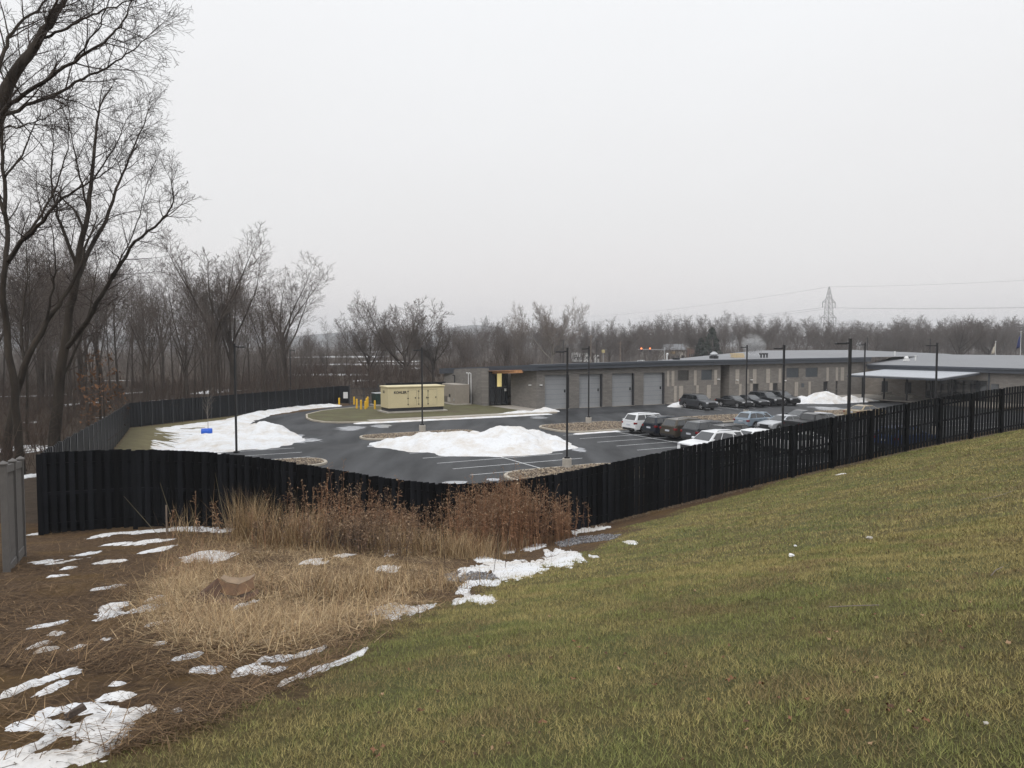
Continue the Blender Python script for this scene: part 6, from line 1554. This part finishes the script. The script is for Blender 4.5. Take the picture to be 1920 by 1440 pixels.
# rusty weeds
def weeds(name, n, s0, s1, t0, t1, h0, h1, label, cols, seed, ns=7, head=1.0):
    rr = np.random.default_rng(seed); s = rr.normal((s0+s1)/2, (s1-s0)*0.30, n); s = np.clip(s, FX[0]+3, 4.0); t = np.abs(rr.normal(t0+(t1-t0)*0.4, (t1-t0)*0.32, n))+0.2
    edge = np.exp(-((s-(s0+s1)/2)/((s1-s0)*0.62))**2)
    cl = fbm(s*1.1, t*1.1, seed, 3); k = rr.random(n) < np.clip((cl-0.40)*6, 0.02, 1); s, t, edge = s[k], t[k], edge[k]; n = len(s)
    X = s+t*math.sin(FA); Y = np.interp(s, FX, FY)-t*math.cos(FA); Z = gz(X, Y)
    Hh = rr.uniform(h0, h1, n)*(0.55+0.85*fbm(s*0.9, t*0.9, seed+9, 2))*rr.uniform(0.7, 1.12, n)*(0.6+0.45*edge); ln = rr.normal(0, 0.10, (n, 2))
    B = np.stack([X, Y, Z-0.03], axis=1); T = B+np.stack([ln[:, 0]*Hh, ln[:, 1]*Hh, Hh], axis=1)
    mid = B*0.45+T*0.55+np.stack([rr.normal(0, 0.03, n), rr.normal(0, 0.03, n), 0*Hh], axis=1)
    v1, f1 = sticks(B, mid, 0.006, 0.005); v2, f2 = sticks(mid, T, 0.005, 0.003)
    base = np.array(cols)[rr.integers(0, len(cols), n)]*rr.uniform(0.7, 1.25, (n, 1))
    c1 = np.repeat(base, 6, axis=0)
    # side sprigs and withered leaves
    tt = np.concatenate([rr.uniform(0.72, 1.0, (n, ns)), rr.uniform(0.25, 0.8, (n, 6))], axis=1); q = tt.shape[1]
    S = np.where((tt > 0.55)[:, :, None], mid[:, None]+(T-mid)[:, None]*((tt-0.55)/0.45)[:, :, None], B[:, None]+(mid-B)[:, None]*(tt/0.55)[:, :, None]).reshape(-1, 3)
    dv = rr.normal(0, 1, (n*q, 3)); dv[:, 2] = np.abs(dv[:, 2])*0.8+0.2; isleaf = (np.arange(n*q) % q) >= ns
    dv[isleaf, 2] = -np.abs(dv[isleaf, 2])*0.4; dv /= np.linalg.norm(dv, axis=1, keepdims=True)
    E2 = S+dv*(rr.uniform(0.06, 0.19, n*q)*head)[:, None]
    v3, f3 = sticks(S, E2, 0.0022, 0.004); c3 = np.repeat(np.repeat(base, q, axis=0)*rr.uniform(0.8, 1.35, (n*q, 1)), 6, axis=0)
    # seed fluff: small triangles round the sprig ends
    m = n*q; fl = np.repeat(E2[~isleaf], 3, axis=0); mm = len(fl); tri = fl[:, None]+rr.normal(0, 0.016, (mm, 3, 3))
    cf = np.array([(0.30, 0.20, 0.125), (0.22, 0.135, 0.08), (0.36, 0.26, 0.17)])[rr.integers(0, 3, mm)]*rr.uniform(0.7, 1.2, (mm, 1))
    lf = E2[isleaf]; l3 = S[isleaf][:, None]*np.array([1, 0.3, 0])[None, :, None]+lf[:, None]*np.array([0, 0.7, 1])[None, :, None]+rr.normal(0, 0.012, (len(lf), 3, 3))
    cl_ = np.repeat(base, q-ns, axis=0)*rr.uniform(0.8, 1.3, (len(lf), 1))
    Vq = np.concatenate([v1, v2, v3]); Fq_ = np.concatenate([f1, f2+len(v1), f3+len(v1)+len(v2)])
    Ft = np.concatenate([Fq_[:, [0, 1, 2]], Fq_[:, [0, 2, 3]]]); o = len(Vq)
    Ft = np.concatenate([Ft, o+np.arange(mm*3).reshape(-1, 3), o+mm*3+np.arange(len(lf)*3).reshape(-1, 3)])
    V = np.concatenate([Vq, tri.reshape(-1, 3), l3.reshape(-1, 3)]); col = np.concatenate([c1, c1, c3, np.repeat(cf, 3, axis=0), np.repeat(cl_, 3, axis=0)])
    return tag(link(name, np_mesh(name, V, Ft, col=col), M['grass_col']), label, "weeds", kind="stuff")
weeds("weed_thicket", 640, -2.8, 0.75, 0.35, 3.0, 1.7, 2.5, "tall rusty dead weeds with fluffy heads before the fence's lowest dip", RUST, 5)
weeds("weed_thicket", 620, -8.0, -2.2, 0.5, 4.0, 1.1, 1.9, "rusty dead weeds along the fence left of the dip", RUST+[(0.10, 0.065, 0.042)], 6)
weeds("weed_thicket", 110, 0.7, 1.7, 0.4, 1.6, 0.9, 1.7, "thin end of the rusty weeds beside the gravel", RUST, 8)
weeds("weed_thicket", 420, -8.6, -4.6, 2.8, 6.0, 0.7, 1.25, "dense dark twiggy weed bush behind the cardboard", [(0.13, 0.09, 0.065), (0.17, 0.11, 0.075), (0.09, 0.065, 0.048)], 9, ns=10, head=0.9)
for k in range(8):
    px, py = rgn.uniform(820, 1000), rgn.uniform(1030, 1075); a = tp([px], [py])[0]; v, f = sticks([a], [(a[0]+rgn.normal(0, 0.1), a[1]+rgn.normal(0, 0.1), a[2]+rgn.uniform(0.6, 1.5))], 0.007, 0.004)
    tag(link("weed_stalk", np_mesh("weed_stalk", v, f), M['twig_dark']), "single dark weed stalk standing in the low straw", "stalk", "single weed stalks in the straw")

# ------------------------------------------------------------------ gravel, debris, cardboard, stakes
GRAV = [(0.15, 0.15, 0.16), (0.24, 0.24, 0.25), (0.09, 0.09, 0.10), (0.33, 0.33, 0.34)]
def gravel(poly, n, size, seed, label):
    P = poly_px(n, poly, seed)
    it = {'P': P[:, :2]}
    o = stones("gravel", lambda a, b: np.ones(len(a), bool), (0, 1, 0, 1), 4, size, gz, GRAV, seed, rot=False)
    bpy.data.objects.remove(o)
    rr = np.random.default_rng(seed); base = np.array([(1,0,0),(-1,0,0),(0,1,0),(0,-1,0),(0,0,1),(0,0,-1)], float)
    fc = np.array([(0,2,4),(2,1,4),(1,3,4),(3,0,4),(2,0,5),(1,2,5),(3,1,5),(0,3,5)])
    v = base[None]*size*rr.uniform(0.5, 1.4, (n, 1, 3))+rr.normal(0, 0.25*size, (n, 6, 3))+P[:, None]+np.array([0, 0, size*0.4])
    col = np.array(GRAV)[rr.integers(0, 4, n)]*rr.uniform(0.7, 1.2, (n, 1))
    return tag(link("gravel", np_mesh("gravel", v.reshape(-1, 3), (fc[None]+np.arange(n)[:, None, None]*6).reshape(-1, 3), col=np.repeat(col, 6, axis=0)), M['grass_col']), label, "gravel", kind="stuff")
gravel([(1040, 1018), (1075, 1008), (1130, 1002), (1168, 1003), (1150, 1012), (1090, 1020), (1050, 1028)], 1700, 0.022, 21, "grey gravel spill at the end of the rusty weeds")
gravel([(830, 1078), (860, 1070), (925, 1076), (935, 1086), (880, 1092), (840, 1090)], 1500, 0.016, 22, "grey gravel spill among the long snow patches")
def strip_points():
    pts = [(1180, 982), (1300, 952), (1450, 918), (1600, 882), (1750, 848), (1920, 808)]
    return pts
sp = MB()
gs = np.linspace(3.2, 30, 900); rr = np.random.default_rng(4)
n = 2600; s = rr.uniform(3.0, 30, n); X = s+rr.uniform(0.02, 0.35, n)*math.sin(FA); Y = np.interp(s, FX, FY)-rr.uniform(0.02, 0.35, n)*math.cos(FA)
ribbons("fence_foot_litter", X, Y, rr.uniform(0.06, 0.25, n), rr.uniform(0.004, 0.009, n), rr.uniform(0.8, 1.5, n), rr.uniform(0, 0.5, n), rr.uniform(0, 6.28, n), pick(n, [(0.22, 0.17, 0.12), (0.28, 0.23, 0.18), (0.12, 0.09, 0.07)]), "pale dead litter along the foot of the rising fence")
# oak leaves on the lawn
def leaf_shape(s, rr):
    a = np.linspace(0, 2*math.pi, 11)[:-1]; r = s*(0.65+0.35*np.cos(a*5+0.3))*np.array([1.0 if i % 2 else 0.72 for i in range(10)])
    P = np.stack([r*np.cos(a)*1.25, r*np.sin(a)*0.8, rr.uniform(0.002, 0.018, 10)+0.25*s*np.cos(a*2)], axis=1); return P
rr = np.random.default_rng(31); Vs = []; Fs = []; Cs = []
LP = poly_px(110, [(560, 1300), (1000, 1090), (1300, 1000), (1900, 930), (1920, 1440), (420, 1440)], 33)
for i, p in enumerate(LP):
    L_ = leaf_shape(rr.uniform(0.018, 0.038), rr); t = rr.uniform(0, 6.28); c, s_ = math.cos(t), math.sin(t)
    Q = np.stack([L_[:, 0]*c-L_[:, 1]*s_, L_[:, 0]*s_+L_[:, 1]*c, L_[:, 2]], axis=1)+p+np.array([0, 0, 0.03])
    o = len(Vs)*11; Vs.append(np.concatenate([Q, [p+np.array([0, 0, 0.04])]])); Fs += [(o+k, o+(k+1) % 10, o+10) for k in range(10)]
    Cs.append(np.repeat([np.array([(0.20, 0.10, 0.055), (0.15, 0.08, 0.045), (0.32, 0.21, 0.12), (0.10, 0.055, 0.035)][rr.integers(0, 4)])], 11, axis=0))
tag(link("fallen_leaves", np_mesh("fallen_leaves", np.concatenate(Vs), np.array(Fs), col=np.concatenate(Cs)), M['grass_col']), "scattered brown oak leaves on the lawn", "leaves", kind="stuff")
def crumple(px, py, s, m, label, cat, name, seed):
    p = tp([px], [py])[0]; rr = random.Random(seed)
    bm = bmesh.new(); bmesh.ops.create_icosphere(bm, subdivisions=2, radius=s)
    for v in bm.verts: v.co = v.co*rr.uniform(0.6, 1.25); v.co.z *= 0.55
    me = bpy.data.meshes.new(name); bm.to_mesh(me); bm.free(); o = link(name, me, m); o.location = (p[0], p[1], p[2]+s*0.45+0.02); return tag(o, label, cat)
crumple(1483, 1046, 0.045, M['white'], "crumpled white paper scrap on the lawn", "litter", "paper_scrap", 1)
crumple(1491, 1027, 0.03, M['white'], "tiny white scrap just up the slope from the crumpled paper", "litter", "paper_scrap", 2)
crumple(1630, 1013, 0.05, M['concrete'], "pale stone like scrap on the upper lawn", "litter", "paper_scrap", 3)
crumple(1848, 1366, 0.014, M['concrete'], "small pale fleck among yellow leaves on the near lawn", "litter", "paper_scrap", 4)
for (pts, lab) in (([(1838, 941), (1868, 935), (1900, 925)], "long pale twig lying on the upper lawn"), ([(1555, 1148), (1600, 1146), (1648, 1144)], "thin straw coloured twig lying on the lawn"), ([(1858, 1088), (1866, 1078), (1880, 1072)], "short pale forked twig on the right of the lawn")):
    w = tp([p[0] for p in pts], [p[1] for p in pts]); w[:, 2] += 0.05; v, f = sticks(w[:-1], w[1:], 0.006, 0.005)
    tag(link("twig", np_mesh("twig", v, f), M['twig_pale']), lab, "twig")
# wood chunk on the big snow patch
p = tp([142], [1352])[0]
wc = MB().add([(-0.13, -0.04, 0), (0.12, -0.05, 0), (0.14, 0.04, 0), (-0.11, 0.05, 0), (-0.10, -0.03, 0.09), (0.10, -0.04, 0.07), (0.11, 0.02, 0.08), (-0.12, 0.03, 0.06)], [(0,3,2,1),(4,5,6,7),(0,1,5,4),(1,2,6,5),(2,3,7,6),(3,0,4,7)]).build("wood_chunk", M['log'], bevel=0.012)
wc.scale = (0.62, 0.62, 0.62); wc.location = (p[0], p[1], p[2]+0.05); wc.rotation_euler = (0.12, -0.18, 1.05); tag(wc, "dark broken wood chunk lying on the large snow patch", "wood")
# crushed cardboard
def cardboard():
    c = tp([415], [1128])[0]; d = c[1]; k = d/1440.0
    root = empty("cardboard_box", (c[0], c[1], c[2]), 0.08, "crushed brown cardboard box lying open in the straw", "box")
    root.scale = (k*1.0, k*1.0, k*1.0)            # modelled in photograph pixels, true size after scaling
    def fold(name, rows, m, t=1.5):
        V = []; F = []; n = len(rows[0])
        for r in rows: V += r
        for i in range(len(rows)-1):
            for j in range(n-1): F.append((i*n+j, i*n+j+1, (i+1)*n+j+1, (i+1)*n+j))
        me = bpy.data.meshes.new(name); me.from_pydata(V, [], F); o = link(name, me, m, root)
        md = o.modifiers.new("thick", 'SOLIDIFY'); md.thickness = t; md.offset = 0
        sb = o.modifiers.new("smooth", 'SUBSURF'); sb.levels = 1; sb.render_levels = 1; sb.subdivision_type = 'SIMPLE'
        return o
    # left flap leaning up to a ridge, right bent panel, floor panels
    fold("side_flap", [[(-64, -8, 2), (-40, -12, 3), (-15, -16, 3), (5, -14, 4)], [(-58, 12, 7), (-38, 10, 16), (-20, 8, 26), (-4, 6, 20)], [(-44, 30, 11), (-28, 28, 26), (-13, 22, 39), (2, 20, 29)]], M['card'])
    fold("bent_panel", [[(-10, 12, 19), (5, 4, 12), (28, 2, 10), (50, 10, 15), (58, 18, 20)], [(-12, 17, 28), (5, 10, 21), (28, 8, 18), (48, 16, 24), (54, 24, 30)], [(-12, 22, 39), (5, 17, 31), (28, 15, 27), (46, 25, 33), (53, 33, 38)]], M['card_mid'])
    fold("inner_face", [[(-8, 24, 38), (6, 19, 31), (28, 17, 27), (47, 27, 33), (54, 35, 38)], [(-6, 40, 40), (8, 36, 36), (28, 36, 34), (46, 40, 37), (52, 46, 39)]], M['card_lit'])
    fold("front_flap", [[(-10, -30, 1), (8, -36, 1), (30, -34, 3), (52, -22, 7), (66, -8, 12)], [(-8, -20, 4), (8, -24, 7), (30, -22, 9), (52, -12, 11), (70, 0, 16)], [(-4, -8, 6), (10, -12, 8), (30, -10, 8), (52, -2, 12), (66, 10, 20)]], M['card'])
    fold("base_panel", [[(-50, -20, 1.5), (0, -26, 1.5), (50, -18, 1.5)], [(-50, 40, 3), (0, 42, 3), (50, 44, 3)]], M['card'])
cardboard()
def stake(px, py0, py1, w, m, label):
    p = tp([px], [py1])[0]; t = at(px, py0, p[1]).z; o = MB().box(-w, w, -w, w, -0.1, t-p[2]).build("marker_stake", m); o.location = p; tag(o, label, "stake")
stake(313, 947, 1003, 0.018, M['wood_pole'], "weathered wooden stake before the black fence")
stake(558, 905, 990, 0.011, M['white'], "thin white marker stake in the weeds before the fence")
stake(550, 915, 990, 0.008, M['steel'], "thin grey rod beside the white marker stake")
stake(974, 990, 1012, 0.03, M['wood_pole'], "short grey wooden stub by the gravel")

# ------------------------------------------------------------------ far background
def pylon(x, y, h, label, rz):
    root = empty("transmission_tower", (x, y, 0), rz, label, "pylon")
    def wdt(z): return float(np.interp(z/h, [0, 0.45, 0.80, 1.0], [4.6, 2.1, 1.5, 0.12]))
    lv = [0, 0.14, 0.27, 0.38, 0.47, 0.55, 0.63, 0.71, 0.78, 0.86, 0.93, 1.0]
    cn = lambda z, i: Vector(((-1 if i in (0, 3) else 1)*wdt(z), (-1 if i < 2 else 1)*wdt(z), z))
    legs = MB(); br_ = MB()
    for a, b in zip(lv[:-1], lv[1:]):
        for i in range(4):
            legs.tube(cn(a*h, i), cn(b*h, i), 0.20, n=4, caps=False)
            j = (i+1) % 4
            br_.tube(cn(a*h, i), cn(b*h, j), 0.10, n=4, caps=False); br_.tube(cn(a*h, j), cn(b*h, i), 0.10, n=4, caps=False); br_.tube(cn(b*h, i), cn(b*h, j), 0.10, n=4, caps=False)
    legs.build("tower_leg", M['pylon'], root); br_.build("lattice", M['pylon'], root)
    tips = []
    for f, w in ((0.56, 6.4), (0.78, 5.4)):
        arm = MB()
        for s in (-1, 1):
            arm.tube((s*wdt(f*h), 0, f*h), (s*w, 0, f*h), 0.30, n=4); arm.tube((s*wdt(f*h+3), 0, f*h+3.2), (s*w, 0, f*h), 0.2, n=4)
            arm.tube((s*w, 0, f*h), (s*w, 0, f*h-3.6), 0.26, n=4); tips.append(Vector((s*w, 0, f*h-3.6)))
        arm.build("cross_arm", M['pylon'], root)
    tips.append(Vector((0, 0, h)))
    return root, tips
d_ = Vector((-240, 545)).normalized(); rz = math.atan2(d_.y, d_.x)-math.pi/2
p0, tips = pylon(205.5, 500, 45.0, "tall steel lattice tower rising behind the low roofs", rz)
p2, _ = pylon(-35, 1045, 47.0, "faint far lattice tower over the distant ridge", rz)
M['wire'] = mat('wire', (0.10, 0.10, 0.11), 0.6)
def wire(A, B, sag, r, label, group, n=18):
    mb = MB(); P = [A.lerp(B, i/n)-Vector((0, 0, sag*4*(i/n)*(1-i/n))) for i in range(n+1)]
    for a, b in zip(P[:-1], P[1:]): mb.tube(a, b, r, n=4, caps=False)
    tag(mb.build("power_line", M['wire'], None), label, "wire", group)
c, s = math.cos(rz), math.sin(rz)
for t in tips:
    off = Vector((t.x*c, t.x*s, t.z)); A = Vector((205.5, 500, 0))+off; Bf = Vector((-35, 1045, 0))+off; Bn = Vector((205.5+0.44*350, 500-350, 0))+off
    wire(A, Bf, 9, 0.06, "power line running from the lattice tower to the far ridge", "power lines of the lattice tower"); wire(A, Bn, 6, 0.05, "power line running from the lattice tower over the wing's roof", "power lines over the wing")
def upole(px, top, d, label):
    p = at(px, top, d); root = empty("utility_pole", (p.x, d, 0), 0.3, label, "utility pole", "utility poles along the road")
    MB().tube((0, 0, -0.2), (0, 0, p.z), 0.17, 0.12, n=8).build("pole", M['wood_pole'], root); MB().box(-1.1, 1.1, -0.06, 0.06, p.z-0.7, p.z-0.55).build("crossarm", M['wood_pole'], root)
    return Vector((p.x, d, p.z-0.5))
U = [upole(1108, 628, 255, "grey utility pole behind the second garage door's roof edge"), upole(1163, 640, 262, "shorter utility pole by the distant road"), upole(1295, 632, 268, "utility pole beside the distant pale building")]
wire(at(960, 634, 250), U[0], 0.8, 0.03, "thin utility wire above the distant road", "utility wires"); wire(U[0], U[2], 1.2, 0.03, "thin utility wire above the distant road", "utility wires"); wire(U[2], at(1500, 640, 275), 1.0, 0.03, "thin utility wire above the distant road", "utility wires")
# traffic signal
p = at(1246, 650, 250)
tsg = empty("traffic_signal", (p.x, 250, 0), 0, "traffic signal mast with two lit amber red lamps at the distant junction", "traffic signal")
MB().tube((0, 0, 0), (0, 0, 7.0), 0.14, n=8).build("mast", M['steel'], tsg); MB().tube((0, 0, 6.1), (-8.6, 0, 6.25), 0.09, n=6).build("mast_arm", M['steel'], tsg)
m_s, nt_, b_ = nmat('signal_lit'); b_.inputs["Base Color"].default_value = (0.6, 0.1, 0.03, 1); b_.inputs["Emission Color"].default_value = (1.0, 0.20, 0.05, 1); b_.inputs["Emission Strength"].default_value = 3.5
for px in (1202.5, 1218.5):
    x = at(px, 650, 250).x-p.x
    hd = MB().box(x-0.22, x+0.22, -0.2, 0.15, 5.5, 6.9).build("signal_head", M['dark_metal'], tsg)
    MB().tube((x, -0.205, 6.55), (x, -0.25, 6.55), 0.24, n=12).build("lit_lamp", m_s, hd)
p = at(1131, 658, 240); o = empty("road_sign", (p.x, 240, 0), 0, "pale yellow square road sign on a post behind the roof", "road sign")
MB().tube((0, 0, 0), (0, 0, 6.3), 0.08, n=6).build("post", M['steel'], o); MB().box(-0.5, 0.5, -0.08, -0.03, 5.2, 6.2).build("plate", mat('sign_yellow', (0.5, 0.42, 0.2), 0.6), o)
# freight lorry
p = at(1098, 680, 300)
tk = empty("freight_truck", (p.x, 300, 0), 0.12, "white freight lorry with dark lettering passing behind the roof", "truck")
MB().box(-5.4, 2.2, -1.25, 1.25, 1.1, 4.6).build("trailer", M['white'], tk); MB().box(2.9, 5.2, -1.2, 1.2, 0.7, 3.6).build("tractor_cab", M['white'], tk, bevel=0.15)
MB().box(4.4, 5.22, -1.21, 1.21, 2.3, 3.2).build("cab_window", M['glass'], tk); MB().box(-5.2, 5.0, -0.9, 0.9, 0.55, 1.1).build("chassis", M['trim'], tk)
for wx in (-4.6, -3.5, 3.0, 4.4):
    for s_ in (-1, 1): MB().tube((wx, s_*1.2, 0.5), (wx, s_*0.9, 0.5), 0.5, n=12).build("wheel", M['tyre'], tk)
text("FedEx", 2.3, (-4.9, -1.27, 2.05), (math.pi/2, 0, 0), M['trim'], tk, bold=0.05)
# distant pale building and parked cars by the road
p = at(1272, 660, 285)
fb = empty("roadside_building", (p.x, 285, 0), 0.1, "pale roadside building with brick end beyond the traffic signal", "building")
MB().box(-5.5, 3.0, 0, 8, 0, 5.8).build("pale_wall", M['concrete'], fb); MB().box(3.0, 9.0, -0.3, 8, 0, 6.4).build("brick_wall", mat('far_brick', (0.20, 0.12, 0.09), 0.9), fb)
rf_ = MB().add([(-6, -0.8, 5.8), (3.1, -0.8, 5.8), (3.1, 8.5, 5.8), (-6, 8.5, 5.8), (-6, 4, 8.0), (3.1, 4, 8.0)], [(0, 1, 5, 4), (2, 3, 4, 5), (0, 4, 3), (1, 2, 5)]).build("roof", M['roof'], fb)
MB().box(2.9, 9.2, -0.5, 8.2, 6.4, 6.8).build("parapet", M['concrete'], fb)
for k in range(4): MB().box(-4.6+1.9*k, -3.4+1.9*k, -0.06, 0.0, 2.2, 3.8).build("window", M['win'], fb)
for k in range(2): MB().box(4.0+2.4*k, 5.4+2.4*k, -0.36, -0.3, 2.4, 4.2).build("window", M['win'], fb)
MB().box(-3.6, -0.8, -0.16, -0.06, 4.3, 5.2).build("shop_sign", M['lumber'], fb)
fbk = tag(MB().prism([at(1150, 690, 245).xy, at(1420, 690, 245).xy, at(1420, 690, 275).xy, at(1150, 690, 275).xy], -0.2, 0.9).build("road_embankment", mat('bank_soil', (0.22, 0.15, 0.10), 0.95, 0.3, 0.2)), "low brown road embankment behind the roof", "embankment", kind="structure")
for k, (px, d, pn, hd) in enumerate([(1205, 262, 'white', 0.1), (1245, 266, 'silver', 0.1), (1272, 264, 'white', 3.2), (985, 190, 'white', 0.6), (1046, 192, 'white', 0.5), (930, 185, 'silver', 0.5)]):
    p = at(px, 680, d); make_car('suv' if k % 2 else 'wagon', pn, 0, 0, hd, ["white wagon on the distant road under the traffic signal", "silver SUV on the distant road right of the signal lamps", "white wagon before the roadside building", "white SUV parked behind the low building, roof showing", "white wagon parked behind the low building by the slim lamp post", "silver SUV parked behind the low building's left half"][k], z=0.9 if d > 240 else 0.75, world=(p.x, d))
# low gravel terrace that carries the cars behind the building
tag(MB().prism([at(850, 690, 178).xy, at(1075, 690, 178).xy, at(1075, 690, 205).xy, at(850, 690, 205).xy], -0.2, 0.75).build("rear_terrace", M['walk']), "snowy terrace behind the low building", "terrace", kind="structure")
# flags
def flag(px, top, d, m, label, w, h, side):
    p = at(px, top, d); root = empty("flag_pole", (p.x, d, 0), 0, label, "flag")
    MB().tube((0, 0, 0), (0, 0, p.z), 0.07, 0.05, n=8).build("pole", M['white'], root); MB().tube((0, 0, p.z), (0, 0, p.z+0.15), 0.1, n=8).build("finial", M['white'], root)
    V = []; F = []; nx2, nz2 = 9, 7
    for i in range(nz2):
        for j in range(nx2):
            u, v = j/(nx2-1), i/(nz2-1); V.append((side*(u*w*(0.35+0.65*v)), 0.16*math.sin(u*9+v*2), p.z-0.3-h*v-u*0.9*(1-0.3*v)))
    for i in range(nz2-1):
        for j in range(nx2-1): F.append((i*nx2+j, i*nx2+j+1, (i+1)*nx2+j+1, (i+1)*nx2+j))
    me = bpy.data.meshes.new("cloth"); me.from_pydata(V, [], F); o = link("cloth", me, m, root); me.polygons.foreach_set("use_smooth", [True]*len(F)); md = o.modifiers.new("thick", 'SOLIDIFY'); md.thickness = 0.01
flag(1867, 641, 160, mat('flag_cream', (0.55, 0.50, 0.42), 0.8), "limp cream flag on a white pole behind the wing", 1.1, 1.9, -1)
flag(1914.5, 622, 150, mat('flag_blue', (0.03, 0.045, 0.16), 0.8), "limp dark blue flag on a tall white pole behind the wing", 1.0, 2.6, -1)
# far ridge
hx = np.linspace(-2500, 2700, 80); hv = []
for yy, k in ((2300, 0.0), (2500, 0.75), (2700, 1.0), (2980, 0.0)):
    for x in hx:
        hgt = 24+40*math.exp(-((x+140)/150)**2)+14*math.exp(-((x+560)/200)**2)+18*float(vnoise(x*0.006, 0.5, 4))+9*float(vnoise(x*0.03, 1.5, 5))
        hv.append((x, yy, hgt*k-2 if k else -3.0))
hf_ = [(r*80+i, r*80+i+1, (r+1)*80+i+1, (r+1)*80+i) for r in range(3) for i in range(79)]
tag(link("hill", np_mesh("hill", np.array(hv), np.array(hf_), True), mat('far_wood', (0.06, 0.055, 0.05), 0.95, 0.3, 0.02)), "wooded far ridge fading into the haze", "hill", kind="structure")

# steam from the flues
a_, z_ = wp(1425, 655, 84.0); x, y = W(a_, 86.0)
bm = bmesh.new(); bmesh.ops.create_icosphere(bm, subdivisions=3, radius=1.0)
me = bpy.data.meshes.new("steam"); bm.to_mesh(me); bm.free()
m = bpy.data.materials.new("steam"); m.use_nodes = True; nt = m.node_tree; nt.nodes.clear()
mo = nt.nodes.new("ShaderNodeOutputMaterial"); pv = nt.nodes.new("ShaderNodeVolumePrincipled"); pv.inputs["Color"].default_value = (0.95, 0.95, 0.96, 1)
tc = nt.nodes.new("ShaderNodeTexCoord"); no = nt.nodes.new("ShaderNodeTexNoise"); no.inputs["Scale"].default_value = 1.7; no.inputs["Detail"].default_value = 5; no.inputs["Distortion"].default_value = 1.2
nt.links.new(tc.outputs["Object"], no.inputs["Vector"])
ln_ = nt.nodes.new("ShaderNodeVectorMath"); ln_.operation = 'LENGTH'; nt.links.new(tc.outputs["Object"], ln_.inputs[0])
mr = nt.nodes.new("ShaderNodeMapRange"); mr.inputs["From Min"].default_value = 0.2; mr.inputs["From Max"].default_value = 1.0; mr.inputs["To Min"].default_value = 1.0; mr.inputs["To Max"].default_value = 0.0; nt.links.new(ln_.outputs["Value"], mr.inputs["Value"])
mr2 = nt.nodes.new("ShaderNodeMapRange"); mr2.inputs["From Min"].default_value = 0.42; mr2.inputs["From Max"].default_value = 0.74; nt.links.new(no.outputs["Fac"], mr2.inputs["Value"])
mu = nt.nodes.new("ShaderNodeMath"); mu.operation = 'MULTIPLY'; nt.links.new(mr.outputs[0], mu.inputs[0]); nt.links.new(mr2.outputs[0], mu.inputs[1])
mu2 = nt.nodes.new("ShaderNodeMath"); mu2.operation = 'MULTIPLY'; mu2.inputs[1].default_value = 5.5; nt.links.new(mu.outputs[0], mu2.inputs[0]); nt.links.new(mu2.outputs[0], pv.inputs["Density"]); nt.links.new(pv.outputs[0], mo.inputs["Volume"])
st_ = link("steam", me, m); st_.location = (x+0.5, y, 7.9); st_.scale = (2.1, 1.2, 1.8); st_.rotation_euler = (0, 0.35, 0)
tag(st_, "wisp of white steam drifting from the three flue pipes", "steam", kind="stuff")

# ------------------------------------------------------------------ haze
hz = MB().box(-3100, 3100, -300, 3200, -12, 96).build("haze", None)
hz.data.materials.clear(); m = bpy.data.materials.new("haze_air"); m.use_nodes = True; nt = m.node_tree; nt.nodes.clear()
mo = nt.nodes.new("ShaderNodeOutputMaterial"); pv = nt.nodes.new("ShaderNodeVolumePrincipled"); pv.inputs["Color"].default_value = (0.93, 0.95, 0.98, 1); pv.inputs["Density"].default_value = 0.00036
nt.links.new(pv.outputs[0], mo.inputs["Volume"]); hz.data.materials.append(m)
tag(hz, "pale winter haze filling the air over the whole place", "haze", kind="stuff")
